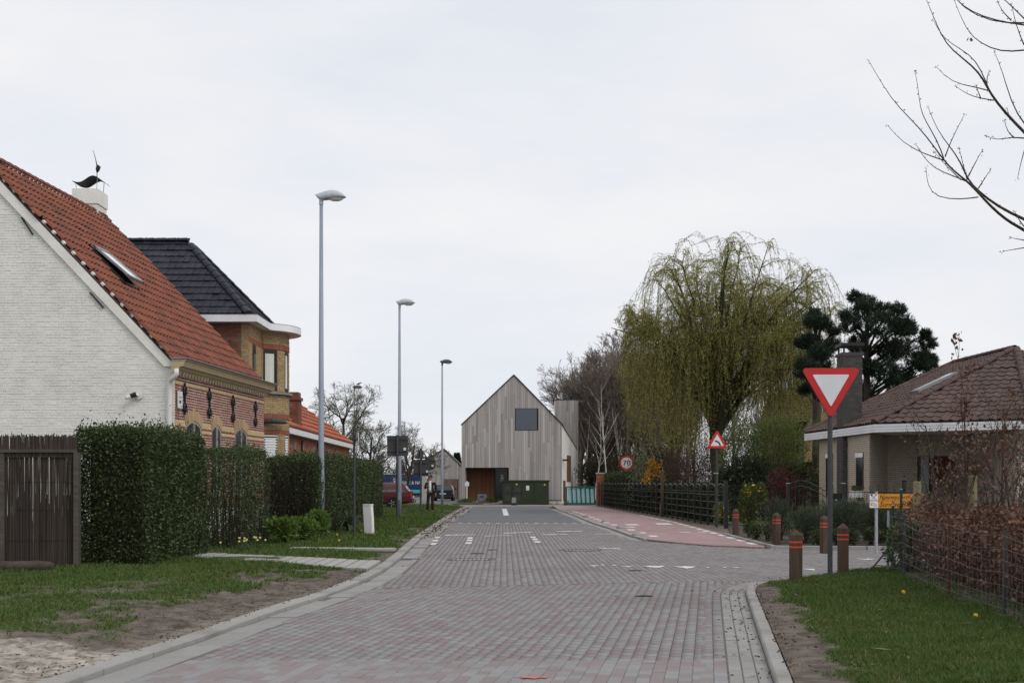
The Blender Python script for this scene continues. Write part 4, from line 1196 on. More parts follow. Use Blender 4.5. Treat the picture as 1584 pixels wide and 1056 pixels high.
cz = MB().box(-8.36, -7.96, 48.2, 48.9, 3.3, 4.55).box(-8.41, -7.91, 48.15, 48.95, 4.55, 4.66).box(-8.34, -7.98, 48.22, 48.88, 4.66, 4.85)
cz.build('chimney', MT['brown_brick'], roof3)
brickwork(roof3, 'chimney_bricks', lambda u, v, d: Vector((-8.36 + u, 48.2 - d, v)), [(0, 3.3), (.4, 3.3), (.4, 4.55), (0, 4.55)], [], MT['brown_brick'], .2, .07, .012, .01, 41)
dm = MB(); d0 = O3 + U3 * 12.2 + V3 * .42
dm.prism([d0, d0 + Vector((.12, 0, .5)), d0 + Vector((-1.0, 0, .55)), d0 + Vector((-.9, 0, .1))], (0, 1.2, 0))
dm.build('dormer', MT['orange_tile'], roof3)
MB().box(d0.x + .02, d0.x + .1, d0.y + .1, d0.y + 1.1, d0.z + .1, d0.z + .4).build('vent_opening', MT['iron'], roof3)

# ---------------------------------------------------------------- larch-clad house
MT['larch'] = mat('weathered larch', c4(.36, .34, .325), isl=[c4(.46, .44, .425), c4(.32, .296, .285), c4(.53, .505, .485), c4(.255, .237, .23), c4(.41, .372, .35), c4(.375, .37, .365)], islf=.75, c2=c4(.29, .265, .25), ns=1.2, rough=.9, streak=(9, 9, .5), c3=c4(.17, .155, .145), ns3=.5, f3=.45)
MT['larch_new'] = mat('brown larch', c4(.16, .07, .035), isl=[c4(.18, .08, .04), c4(.12, .05, .028), c4(.21, .1, .05)], islf=.75, c2=c4(.11, .05, .028), ns=1.5, rough=.8, streak=(9, 9, .5))
MT['black_trim'] = mat('black metal trim', c4(.02, .02, .022), rough=.5)


def planks(parent, poly, holes, m, y, pw=.14, seed=1, lo=1.2, hi=4.5, name='plank', mapf=None):
    r = random.Random(seed); mapf = mapf or (lambda u, v, d: Vector((u, y - d, v)))
    u0, u1 = min(p[0] for p in poly), max(p[0] for p in poly); u = u0
    while u < u1 - .02:
        e = min(u + pw * r.choice((.8, 1, 1, 1.15)), u1); uc = (u + e) / 2
        for a_, b_ in minus(cross_iv(poly, uc, 0), [iv for h in holes for iv in cross_iv(h, uc, 0)]):
            v = a_
            while v < b_ - .03:
                t = min(v + r.uniform(lo, hi), b_)
                if b_ - t < .6: t = b_
                tl_, tr_ = t, t
                if t == b_:
                    for uu, side in ((u + .004, 0), (e - .004, 1)):
                        iv = [q for q in cross_iv(poly, uu, 0) if q[0] < b_ and abs(q[1] - b_) < .4]
                        if iv and not any(abs(h[1] - t) < .02 or abs(h[0] - t) < .02 for hh_ in holes for h in cross_iv(hh_, uc, 0)):
                            if side == 0: tl_ = iv[0][1]
                            else: tr_ = iv[0][1]
                d = .022 + r.uniform(-.004, .004); g = .004
                c = [(u + g, v + .003), (e - g, v + .003), (e - g, tr_ - .003), (u + g, tl_ - .003)]
                MB().add([mapf(x, z, 0) for x, z in c] + [mapf(x, z, d) for x, z in c], [(4, 5, 6, 7), (0, 1, 5, 4), (1, 2, 6, 5), (2, 3, 7, 6), (3, 0, 4, 7)]).build(name, m, parent)
                v = t
        u = e


H4 = thing('timber_house', 'tall gabled house clad in weathered grey vertical boards, one square window', 'house', (0, 92, 0), world=True)
YF = 88.0
xl, xr, zl, zr, ax, az = -3.43, 3.39, 5.37, 5.42, .13, 8.76
op0, op1, opt = -3.21, -.26, 2.47
win0, win1, wz0, wz1 = .22, 1.72, 5.0, 6.5
bk = Vector((5.1, 100, 0))
fw_ = MB()
def rect(x0, x1, z0, z1): fw_.box(x0, x1, YF + .002, YF + .25, z0, z1)
rect(xl, op0, .25, opt); rect(op1, xr, .25, opt)
rect(xl, xr, opt, wz0); rect(xl, win0, wz0, zl); rect(win1, xr, wz0, zl)
def gab(z, s): return (xl + (z - zl) / (az - zl) * (ax - xl)) if s == 0 else (xr + (z - zr) / (az - zr) * (ax - xr))
fw_.prism([(xl, YF + .002, zl), (win0, YF + .002, zl), (win0, YF + .002, wz1), (gab(wz1, 0), YF + .002, wz1)], (0, .248, 0))
fw_.prism([(win1, YF + .002, zl), (xr, YF + .002, zl), (gab(wz1, 1), YF + .002, wz1), (win1, YF + .002, wz1)], (0, .248, 0))
fw_.prism([(gab(wz1, 0), YF + .002, wz1), (gab(wz1, 1), YF + .002, wz1), (ax, YF + .002, az - .02)], (0, .248, 0))
facade = fw_.build('facade', MT['black_trim'], H4)
planks(facade, [(xl, .28), (xr, .28), (xr, zr), (ax, az), (xl, zl)], [[(op0, 0), (op1, 0), (op1, opt), (op0, opt)], [(win0, wz0), (win1, wz0), (win1, wz1), (win0, wz1)]], MT['larch'], YF, seed=5)
MB().box(xl + .02, op0 + .3, YF - .02, YF + .2, -.1, .26).box(xl + .02, xr - .02, YF - .01, YF + .2, -.1, .24).build('plinth', MT['concrete'], H4)
# side walls and roof
MB().add([(xr, YF + .26, .0), tuple(bk), (bk.x, bk.y, 3.85), (xr, YF + .26, zr - .02), (xr - .3, YF + .26, 0), (bk.x - .3, bk.y, 0), (bk.x - .3, bk.y, 3.85), (xr - .3, YF + .26, zr)], [(0, 1, 2, 3), (5, 4, 7, 6), (3, 2, 6, 7), (0, 3, 7, 4), (1, 5, 6, 2)]).build('side_wall', MT['white_paint'], H4)
MB().box(xl + .01, xl + .3, YF + .26, 100, 0, zl - .03).box(xl + .3, bk.x - .3, 99.8, 100, 0, 3.8).build('side_wall', MT['larch'], H4)
rf = MB().add([(ax, YF - .03, az + .01), (xr + .03, YF - .03, zr + .0), (bk.x + .03, bk.y, 3.87), (ax + .1, bk.y, az + .01), (xl - .04, YF - .03, zl + .0), (xl - .04, bk.y, zl)], [(0, 1, 2, 3), (0, 3, 5, 4)])
rf.build('roof', MT['black_trim'], H4)
tr = MB()
for a_, b_ in (((xl - .04, YF - .05, zl), (ax, YF - .05, az + .02)), ((ax, YF - .05, az + .02), (xr + .03, YF - .05, zr))): tr.bar(a_, b_, .06, .07)
tr.build('roof_edge', MT['black_trim'], H4)
window(H4, M4((win0, YF - .02, wz0), (1, 0, 0), (0, 1, 0), (0, 0, 1)), win1 - win0, wz1 - wz0, MT['black_trim'], mat('grey reflecting glass', c4(.06, .075, .1), c4(.05, .06, .085), ns=.6, rough=.08, spec=.6), depth=.02, fw=.04, mull=())
MB().box(win0 + .45, win0 + .95, YF - .006, YF - .003, wz0 + .05, wz0 + .62).box(win0 + 1.05, win0 + 1.35, YF - .006, YF - .003, wz0 + .05, wz0 + 1.0).build('things_behind_glass', mat('dim interior', c4(.14, .125, .11), c4(.1, .095, .09), ns=3, rough=.4), H4)
# recessed porch
MB().box(op0, op1, YF + 1.3, YF + 1.4, 0, opt + .1).box(op0, op1, YF + .25, YF + 1.3, opt, opt + .1).box(op0 - .1, op0, YF + .25, YF + 1.4, 0, opt + .1).box(op1, op1 + .1, YF + .25, YF + 1.4, 0, opt + .1).build('porch', MT['black_trim'], H4)
planks(H4, [(op0, .22), (-1.22, .22), (-1.22, opt), (op0, opt)], [], MT['larch_new'], YF + 1.3, .15, 9, 3, 4)
planks(H4, [(YF + .27, .22), (YF + 1.27, .22), (YF + 1.27, opt), (YF + .27, opt)], [], MT['larch_new'], 0, .15, 10, 3, 4, mapf=lambda u, v, d: Vector((op0 + d, u, v)))
window(H4, M4((-1.2, YF + 1.28, .2), (1, 0, 0), (0, 1, 0), (0, 0, 1)), .94, opt - .2, MT['black_trim'], MT['glass'], depth=.05, fw=.06, mull=())
tl_ = MB().box(-.78, -.6, YF + 1.2, YF + 1.23, 1.55, 2.0).build('light_box', MT['white_sign'], H4)
MB().lathe([(.06, 0), (.06, .01)], 10, M4((-.69, YF + 1.19, 1.87), (1, 0, 0), (0, 0, 1), (0, -1, 0))).build('red_disc', MT['red_sign'], tl_)
MB().lathe([(.05, 0), (.05, .01)], 10, M4((-.69, YF + 1.19, 1.69), (1, 0, 0), (0, 0, 1), (0, -1, 0))).build('green_disc', MT['black_print'], tl_)
MB().box(op0, op1, YF + .0, YF + 1.3, -.1, .2).build('porch_floor', MT['concrete'], H4)
# openings of the white side wall
sdir = (bk - Vector((xr, YF, 0))).normalized(); snrm = Vector((sdir.y, -sdir.x, 0)); sl_ = (bk - Vector((xr, YF, 0))).length
smap = lambda s_, z, d: Vector((xr, YF + .26, 0)) + sdir * (s_ * (sl_ - .3)) + snrm * d + Vector((0, 0, z))
for s0, s1, z0, z1, nm in ((.29, .53, 1.5, 3.4, 'window'), (.08, .2, .2, 1.6, 'door'), (.78, .95, .4, 2.2, 'window')):
    MB().add([smap(s_, z, d) for d in (.002, .03) for s_, z in ((s0, z0), (s1, z0), (s1, z1), (s0, z1))], [(4, 5, 6, 7), (0, 1, 5, 4), (1, 2, 6, 5), (2, 3, 7, 6), (3, 0, 4, 7)]).build(nm, MT['larch_new'], H4)
MB().bar(smap(.04, 3.0, .02), smap(.1, 3.0, .35), .1, .12).build('outdoor_lamp', MT['black_trim'], H4)
# board-clad stair tower behind
tw_ = MB().box(3.35, 5.13, 100.3, 102.3, -.2, 7.85).build('tower', MT['white_paint'], H4)
planks(tw_, [(3.35, 2.0), (5.12, 2.0), (5.12, 7.85), (3.35, 7.85)], [], MT['larch'], 100.3, .14, 12, 2, 5)
MB().box(3.32, 5.16, 100.25, 102.35, 7.85, 7.9).build('roof_edge', MT['black_trim'], H4)
MB().tube([(3.85, 101, 7.9), (3.85, 101, 8.4)], .11, 10).tube([(3.85, 101, 8.38), (3.85, 101, 8.45)], .14, 10).build('flue', MT['galv'], H4)
MB().tube([(4.6, 101, 7.9), (4.6, 101, 8.1)], .08, 10).tube([(4.6, 101, 8.08), (4.6, 101, 8.14)], .12, 10).build('flue', MT['black_trim'], H4)

# small garage of the same boards
GY_ = 112.0; H5 = thing('timber_garage', 'small gabled garage clad in grey boards beside the timber house', 'garage', (-6.1, 114, -.3), world=True)
gp = [(-7.8, -.2), (-4.38, -.2), (-4.38, 2.84), (-5.95, 4.36), (-7.8, 2.84)]
gw = MB().prism([(x, GY_, z) for x, z in gp], (0, 6, 0)).build('wall', MT['black_trim'], H5)
planks(gw, gp, [[(-5.95, -.3), (-4.7, -.3), (-4.7, 1.75), (-5.95, 1.75)]], MT['larch'], GY_, .16, 15, 2, 4)
gd = MB().box(-5.95, -4.7, GY_ - .005, GY_ - .002, -.2, 1.75).build('garage_door', MT['black_trim'], H5)
planks(gd, [(-5.94, -.2), (-4.71, -.2), (-4.71, 1.74), (-5.94, 1.74)], [], mat('red brown boards', c4(.17, .11, .09), isl=[c4(.19, .12, .1), c4(.14, .09, .075)], rough=.85), GY_ - .006, .18, 16, 3, 4)
g2 = MB(); g2.bar((-4.36, GY_ - .03, 2.84), (-5.95, GY_ - .03, 4.4), .08, .08); g2.bar((-5.95, GY_ - .03, 4.4), (-7.82, GY_ - .03, 2.84), .08, .08)
g2.build('roof_edge', MT['black_trim'], H5)
gr_ = MB().add([(-4.3, GY_ - .02, 2.8), (-4.3, GY_ + 6, 2.8), (-5.95, GY_ + 6, 4.4), (-5.95, GY_ - .02, 4.4), (-7.9, GY_ - .02, 2.8), (-7.9, GY_ + 6, 2.8)], [(0, 1, 2, 3), (3, 2, 5, 4)]).build('roof', MT['black_trim'], H5)

# ---------------------------------------------------------------- bungalow
H6 = thing('bungalow', 'pale brick bungalow with brown tile hip roof and white fascia', 'house', (13, 42, 0), world=True)
F0, F1, F2, F3 = Vector((10.4, 46, 3.2)), Vector((10.7, 38.2, 3.2)), Vector((14.4, 35.7, 3.2)), Vector((21, 36.4, 3.2))
AP, RB = Vector((16, 41, 5.7)), Vector((15.8, 46.2, 5.7))
W = [Vector(p) for p in ((10.75, 45.2, 0), (10.8, 39, 0), (11.9, 41, 0), (12.85, 41, 0), (14.1, 41, 0), (14.25, 36.5, 0), (20, 37, 0))]
def seg_wall(a, b, z1=2.96, z0=-.1, holes=(), nm='wall', m='pale_brick', seed=1, th=.25):
    d = (b - a).normalized(); n = Vector((d.y, -d.x, 0)); L = (b - a).length
    MB().add([a + Vector((0, 0, z0)), b + Vector((0, 0, z0)), b + Vector((0, 0, z1)), a + Vector((0, 0, z1))] + [p - n * th for p in (a + Vector((0, 0, z0)), b + Vector((0, 0, z0)), b + Vector((0, 0, z1)), a + Vector((0, 0, z1)))], [(0, 1, 2, 3), (5, 4, 7, 6), (3, 2, 6, 7), (0, 3, 7, 4), (1, 5, 6, 2)]).build(nm, MT['mortar_grey'], H6)
    mp = lambda u, v, dd: a + d * u + n * dd + Vector((0, 0, v))
    brickwork(H6, 'wall_bricks', mp, [(0, .1), (L, .1), (L, z1), (0, z1)], [[(h[0], h[2]), (h[1], h[2]), (h[1], h[3]), (h[0], h[3])] for h in holes], MT[m], .2, .0645, .011, .012, seed)
    return mp, d, n, L
# street side, seen from its near corner; u runs from the far end
mpS, dS, nS, LS = seg_wall(W[0], W[1], holes=[(1.0, 1.9, 1.0, 2.45), (4.75, 5.55, 1.3, 2.4)], seed=51, th=.02)
brown_frame = mat('brown window frame', c4(.06, .03, .022), rough=.5)
for u0, wd, z0, hgt in ((1.0, .9, 1.0, 1.45), (4.75, .8, 1.3, 1.1)):
    wi_ = window(H6, M4(mpS(u0, z0, .004), dS, -nS, (0, 0, 1)), wd, hgt, brown_frame, MT['glass'], depth=.03, fw=.07, mull=())
    MB().box(0, wd, -.05, -.032, hgt - .14, hgt).build('shutter_box', MT['white_fascia'], wi_)
bx_ = MB().add([mpS(u, z, d) for d in (.02, .22) for u, z in ((4.7, 1.02), (5.6, 1.02), (5.6, 1.22), (4.7, 1.22))], [(4, 5, 6, 7), (0, 1, 5, 4), (1, 2, 6, 5), (2, 3, 7, 6), (3, 0, 4, 7)]).build('flower_box', MT['white_paint'], H6)
rg2 = np.random.default_rng(3)
mk('flower_box_plants', leaves_mesh('flower_box_plants', np.array([mpS(rg2.uniform(4.72, 5.58), 1.24 + rg2.uniform(0, .14), rg2.uniform(.04, .2)) for _ in range(260)]), .06, mat('box plant', c4(.05, .08, .025), rough=.7), rg2), bx_)
seg_wall(W[1], W[2], seed=52, th=.02); seg_wall(W[2], W[3], seed=53); seg_wall(W[4] + Vector((.0, -.01, 0)), W[5], seed=54); seg_wall(W[5], W[6], seed=55)
dr = MB().box(12.86, 14.1, 41.0, 41.1, -.05, 2.96).build('porch_wall', MT['dark_brick'], H6)
MB().box(12.95, 13.2, 40.95, 40.99, .1, 2.3).build('side_light', mat('frosted glass', c4(.35, .38, .4), rough=.2), H6)
dm_ = MB().box(13.25, 14.05, 40.94, 40.99, .08, 2.3).build('door', MT['wood_door'], H6)
for k in range(6): MB().box(13.3 + k * .122, 13.3 + k * .122 + .112, 40.925, 40.945, .12, 2.26).build('board', MT['wood_door'], dm_)
MB().box(13.36, 13.39, 40.88, 40.925, 1.0, 1.25).build('handle', MT['galv'], dm_)
MB().box(12.86, 14.1, 40.93, 40.998, 2.32, 2.96).build('door_head', MT['pale_brick'], H6)
fa_ = [F0, F1, F2, F3, Vector((21, 46, 3.2))]
MB().prism([(p.x, p.y, 2.965) for p in fa_], (0, 0, .235)).build('fascia', MT['white_fascia'], H6)
gv = MB()
for a_, b_ in ((F0, F1), (F1, F2), (F2, F3)):
    d = (b_ - a_).normalized(); n = Vector((d.y, -d.x, 0))
    for z in (3.04, 3.12): gv.bar(Vector((a_.x, a_.y, z)) + n * .002, Vector((b_.x, b_.y, z)) + n * .002, .006, .008)
gv.build('fascia_joints', MT['zinc'], H6)
rf6 = MB().add([F0 + Vector((0, 0, .012)), F1 + Vector((0, 0, .012)), F2 + Vector((0, 0, .012)), F3 + Vector((0, 0, .012)), Vector((21, 46, 3.212)), AP, RB], [(0, 1, 5, 6), (1, 2, 5), (2, 3, 5), (3, 4, 6, 5), (4, 0, 6)]).build('roof', MT['brown_tile'], H6)
LOWP = [(0, .0), (.12, .024), (.28, .032), (.42, .02), (.55, .002), (.78, -.002), (1, .002)]
bt = tile_mesh('tile', MT['brown_tile'], LOWP, .27, .34, .028, .03)
def plane_tiles(a, b, pts, lim, seed):
    U = (b - a).normalized(); V = pts[0] - a; V = (V - U * V.dot(U)).normalized()
    ol = [(0, 0), ((b - a).length, 0)] + [((p - a).dot(U), (p - a).dot(V)) for p in pts]
    tile_roof(rf6, bt, a + Vector((0, 0, .015)), U, V, ol, .27, .34, lim, seed)
plane_tiles(F1, F2, [AP], 150, 61); plane_tiles(F0, F1, [AP, RB], 140, 62); plane_tiles(F2, F3, [AP], 0, 63)
bc = cap_mesh('ridge_tile', MT['brown_tile'], .11, .42)
for a_, b_ in ((F1, AP), (F2, AP), (RB, AP), (F0, RB)): caps(rf6, bc, a_ + Vector((0, 0, .05)), b_ + Vector((0, 0, .05)), .42, lift=.06)
U6 = (F1 - F0).normalized(); V6 = AP - F0; V6 = (V6 - U6 * V6.dot(U6)).normalized(); N6 = U6.cross(V6)
rw = MB()
q = lambda u, v, d: F0 + U6 * u + V6 * v + N6 * d
rw.add([q(u, v, d) for d in (.02, .14) for u, v in ((4.3, 2.6), (5.0, 2.6), (5.0, 4.0), (4.3, 4.0))], [(4, 5, 6, 7), (0, 1, 5, 4), (1, 2, 6, 5), (2, 3, 7, 6), (3, 0, 4, 7)])
rwo = rw.build('roof_window', MT['zinc'], H6)
MB().add([q(u, v, .145) for u, v in ((4.38, 2.7), (4.92, 2.7), (4.92, 3.9), (4.38, 3.9))], [(0, 1, 2, 3)]).build('pane', MT['glass_pale'], rwo)
# dark brick chimney stack on the street wall
cx_, cy_ = 10.62, 41.5
MB().box(cx_, cx_ + .62, cy_, cy_ + .75, 0, 5.55).build('chimney', MT['mortar_grey'], H6)
brickwork(H6, 'chimney_bricks', lambda u, v, d: Vector((cx_ + u, cy_ - d, v)), [(0, .1), (.62, .1), (.62, 5.55), (0, 5.55)], [], MT['dark_brick'], .2, .0645, .011, .012, 71)
brickwork(H6, 'chimney_bricks', lambda u, v, d: Vector((cx_ - d, cy_ + .75 - u, v)), [(0, .1), (.75, .1), (.75, 5.55), (0, 5.55)], [], MT['dark_brick'], .2, .0645, .011, .012, 72)
MB().box(cx_ - .05, cx_ + .67, cy_ - .05, cy_ + .8, 5.55, 5.65).build('chimney_collar', MT['dark_brick'], H6)
cc = MB().box(cx_ - .06, cx_ + .68, cy_ - .06, cy_ + .81, 5.86, 5.96)
for x in (cx_ + .02, cx_ + .55):
    for y_ in (cy_ + .02, cy_ + .68): cc.box(x, x + .05, y_, y_ + .05, 5.65, 5.86)
cc.build('chimney_cap', MT['iron'], H6)
MB().box(cx_ + .3, cx_ + .75, cy_ - .08, cy_ - .02, 3.2, 3.45).build('flashing', MT['zinc'], H6)

# old house roof behind the bungalow, seen between the willow and the chimney
H7 = thing('old_house', 'old house with dark mossy tile roof behind the bungalow chimney', 'house', (15.5, 69, 0), world=True)
MB().box(13.9, 18.5, 66, 72, -.1, 4.6).build('wall', MT['brown_brick'], H7)
q0, q1 = Vector((13.7, 65.7, 4.5)), Vector((18.6, 65.7, 4.5))
o7 = MB().add([q0, q1, (18.6, 69, 6.1), (13.7, 69, 6.1), (18.6, 72.3, 4.5), (13.7, 72.3, 4.5)], [(0, 1, 2, 3), (3, 2, 4, 5), (0, 3, 5), (1, 4, 2)]).build('roof', MT['brown_tile'], H7)
mt7 = mat('mossy tile', c4(.12, .09, .045), isl=[c4(.14, .09, .05), c4(.09, .075, .035), c4(.12, .1, .04)], rough=.9)
tile_roof(o7, tile_mesh('tile', mt7, PAN, .26, .36, .05, .05), q0, (1, 0, 0), (0, 3.3, 1.6), [(0, 0), (4.9, 0), (4.9, 3.66), (0, 3.66)], .26, .36, 0, 81)
gb = MB().prism([(14.6, 64.6, 2.5), (16.4, 64.6, 2.5), (16.4, 64.6, 3.9), (15.5, 64.6, 5.1), (14.6, 64.6, 3.9)], (0, 1.4, 0)).build('dormer_gable', MT['mortar_grey'], H7)
brickwork(gb, 'gable_bricks', lambda u, v, d: Vector((u, 64.6 - d, v)), [(14.6, 2.5), (16.4, 2.5), (16.4, 3.9), (15.5, 5.1), (14.6, 3.9)], [], MT['buff_brick'], .22, .08, .012, .012, 82)
MB().bar((15.5, 64.55, 5.0), (15.5, 64.55, 5.9), .05).bar((15.32, 64.55, 5.6), (15.68, 64.55, 5.6), .05).build('gable_cross', MT['galv'], gb)
# ---------------------------------------------------------------- vegetation helpers
def lm(name, cols, rough=.65, spec=.25, trans=.2):
    return mat(name, cols[0], isl=cols, rough=rough, spec=spec, trans=trans)


MT['hedge_leaf'] = lm('privet leaf', [c4(.036, .058, .016), c4(.06, .088, .024), c4(.026, .042, .013), c4(.08, .105, .034), c4(.042, .064, .018)], .45, .4)
MT['box_leaf'] = lm('box leaf', [c4(.045, .065, .02), c4(.03, .045, .016), c4(.065, .085, .028)])
MT['bright_leaf'] = lm('bright shrub leaf', [c4(.1, .17, .03), c4(.07, .13, .022), c4(.14, .21, .045)])
MT['willow_leaf'] = lm('willow leaf', [c4(.42, .38, .1), c4(.3, .3, .08), c4(.5, .45, .13), c4(.24, .26, .065), c4(.39, .34, .095)], .6, .2, .45)
MT['pine_leaf'] = lm('pine needle', [c4(.022, .034, .022), c4(.032, .048, .03), c4(.016, .026, .018)], .6)
MT['juniper'] = lm('juniper', [c4(.02, .03, .012), c4(.03, .042, .016), c4(.014, .022, .01)])
MT['lime_leaf'] = lm('young green leaf', [c4(.09, .12, .028), c4(.12, .15, .035), c4(.065, .09, .022)])
MT['beech_leaf'] = lm('dry beech leaf', [c4(.13, .06, .04), c4(.09, .042, .03), c4(.18, .09, .055), c4(.22, .12, .08), c4(.07, .035, .026)], .55, .35)
MT['yellow_flower'] = lm('yellow flower', [c4(.7, .5, .03), c4(.75, .58, .05)], .6)
MT['pale_flower'] = lm('pale daffodil', [c4(.75, .7, .3), c4(.72, .62, .2)], .6)
MT['orange_flower'] = lm('orange blossom', [c4(.6, .27, .015), c4(.7, .36, .03)], .6)
MT['red_flower'] = lm('red blossom', [c4(.22, .02, .04), c4(.15, .016, .03), c4(.28, .04, .06)], .6)
MT['rosemary'] = lm('rosemary leaf', [c4(.05, .07, .04), c4(.07, .09, .05), c4(.035, .05, .028)])
MT['bud'] = lm('pale bud', [c4(.35, .36, .22), c4(.2, .24, .1), c4(.45, .44, .34)])
MT['stem'] = mat('hedge stem and shaded core', c4(.04, .032, .023), c4(.026, .021, .016), ns=5, rough=.95)
MT['strap_leaf'] = lm('strap leaf', [c4(.06, .08, .04), c4(.09, .11, .06), c4(.045, .06, .03)])


def grow(rng, p, d, L, r, lev, q, out):
    n = q.get('seg', (6, 5, 4, 3, 3))[lev]
    p = Vector(p); d = Vector(d).normalized(); pts = [p.copy()]; dirs = [d.copy()]
    cv, up = q['curv'][lev], q['up'][lev]
    for i in range(n):
        d = (d + Vector(rng.normal(0, cv, 3)) + Vector((0, 0, up))).normalized()
        p = p + d * (L / n); pts.append(p.copy()); dirs.append(d.copy())
    rt = q.get('taper', (.35, .3, .35, .5, .5))[lev]
    rad = [max(r * (1 - (1 - rt) * i / n), q.get('rmin', .004)) for i in range(n + 1)]
    out.append((pts, rad, lev))
    if lev < q['levels']:
        k = q['kids'][lev]
        for j in range(k):
            t = rng.uniform(q['t0'][lev], 1.0); f = t * n; i = min(int(f), n - 1)
            pos = pts[i].lerp(pts[i + 1], f - i); dd = dirs[i + 1]
            a = rng.uniform(.6, 1.3) * q['ang'][lev]; az = rng.uniform(0, 2 * math.pi)
            o = dd.orthogonal().normalized(); o2 = dd.cross(o)
            nd = dd * math.cos(a) + (o * math.cos(az) + o2 * math.sin(az)) * math.sin(a)
            grow(rng, pos, nd, L * q['ratio'][lev] * (1.2 - .55 * t) * rng.uniform(.75, 1.25), rad[i] * .62, lev + 1, q, out)


def tube_paths(paths, sides=(7, 5, 4, 3, 3)):
    m = MB()
    for pts, rad, lev in paths: m.tube(pts, rad, sides[min(lev, 4)], cap=False)
    return m


BARE = dict(levels=3, kids=(9, 8, 6), ang=(.75, .7, .7), t0=(.3, .2, .15), ratio=(.55, .5, .5), curv=(.05, .1, .14, .18), up=(.03, .06, .05, .03), rmin=.006)


def make_tree(name, label, cat, loc, height, r, seed, q=BARE, bark='bark', twig='twig', leaf=None, nleaf=0, lsize=.05, group=None, lean=(0, 0, 1)):
    rng = np.random.default_rng(seed)
    t = thing(name, label, cat, loc, 0, group)
    out = []
    grow(rng, (0, 0, -.1), lean, height, r, 0, q, out)
    tube_paths([o for o in out if o[2] <= 1]).build('trunk', MT[bark], t, smooth=True)
    cr = tube_paths([o for o in out if o[2] > 1]).build('crown', MT[twig], t)
    if leaf:
        tip = [p for o in out if o[2] >= 2 for p in o[0][1:]]
        C = np.array([tip[i] for i in rng.integers(0, len(tip), nleaf)]) + rng.normal(0, lsize * .8, (nleaf, 3))
        mk('leaves', leaves_mesh('leaves', C, lsize, MT[leaf], rng), cr)
    return t


def bush(name, label, cat, loc, rx, ry, h, leaf, n, size, seed, z0=.08, blobs=9, stem='stem', group=None, flower=None, nf=0, fsize=.05, up=.3, aspect=.5, fill=.55):
    rng = np.random.default_rng(seed)
    t = thing(name, label, cat, loc, 0, group)
    bl = []
    for i in range(blobs):
        a = 2 * math.pi * i / blobs + rng.uniform(-.4, .4); rr = rng.uniform(.1, .62) if i else 0
        z = z0 + (h - z0) * (rng.uniform(.3, .72) if i else .62)
        s_ = rng.uniform(.36, .52)
        bl.append((np.array([rx * rr * math.cos(a), ry * rr * math.sin(a), z]), np.array([rx * s_, ry * s_, min((h - z), (h - z0) * .5, max(z - z0, .05) * 1.3)])))
    w = np.array([b[1][0] * b[1][2] for b in bl]); k = rng.choice(len(bl), n, p=w / w.sum())
    d = rng.normal(size=(n, 3)); d /= np.linalg.norm(d, axis=1)[:, None]
    rad = rng.uniform(fill, 1.06, n) ** .6
    cen = np.array([b[0] for b in bl])[k]; ext = np.array([b[1] for b in bl])[k]
    C = cen + d * ext * rad[:, None]
    C[:, 2] = np.maximum(C[:, 2], .02)
    D = d + np.array([0, 0, up])
    mk('foliage', leaves_mesh('foliage', C, size, MT[leaf], rng, D, aspect), t)
    st = MB()
    for c, e in bl:
        st.tube([(rng.uniform(-.06, .06), rng.uniform(-.06, .06), -.03), tuple(c * np.array([.5, .5, .55])), tuple(c), tuple(c + e * np.array([rng.uniform(-.4, .4), 0, .7]))], [.02, .014, .01, .005], 4)
        for _ in range(4):
            v = rng.normal(size=3); v /= np.linalg.norm(v)
            st.tube([tuple(c), tuple(c + e * v * .9)], [.008, .004], 3)
    st.build('stems', MT[stem], t)
    if flower:
        k = rng.integers(0, n, nf)
        mk('flowers', leaves_mesh('flowers', C[k] + d[k] * .03, fsize, MT[flower], rng, None, .8), t)
    return t


def box_points(rng, n, O, U, V, h, inset=.16, rough=.06, seed=0, faces=(1, 1, 1, 1, 1)):
    """points in the outer skin of an upright box; faces: front(-v), right(+u), back, left, top"""
    O, U, V = np.array(O, float), np.array(U, float), np.array(V, float)
    lu, lv = np.linalg.norm(U), np.linalg.norm(V); u, v = U / lu, V / lv; z = np.array([0, 0, 1.])
    ar = np.array([lu * h, lv * h, lu * h, lv * h, lu * lv]) * np.array(faces); k = rng.choice(5, n, p=ar / ar.sum())
    a, b = rng.uniform(0, 1, n), rng.uniform(0, 1, n)
    dep = np.minimum(rng.exponential(inset * .55, n), .45)
    A = np.where(k == 1, lu - dep, np.where(k == 3, dep, a * lu)); B = np.where(k == 0, dep, np.where(k == 2, lv - dep, np.where(k == 4, b * lv, np.where((k == 1) | (k == 3), a * lv, b))))
    Zc = np.where(k == 4, h - dep, b * h)
    pts = O + A[:, None] * u + B[:, None] * v + Zc[:, None] * z
    nrm = np.where((k == 0)[:, None], -v, np.where((k == 1)[:, None], u, np.where((k == 2)[:, None], v, np.where((k == 3)[:, None], -u, z))))
    bul = fbm(pts[:, 0] * 1.7, pts[:, 1] * 1.7, pts[:, 2] * 1.7, seed) - .5
    # rounded shoulders
    ez = np.clip((Zc - (h - .22)) / .22, 0, 1)
    cen = O + U / 2 + V / 2
    pts = pts + nrm * (bul * rough * 4)[:, None]
    pts[:, :2] += (cen[:2] - pts[:, :2]) * (ez * ez * .05)[:, None]
    return pts, nrm


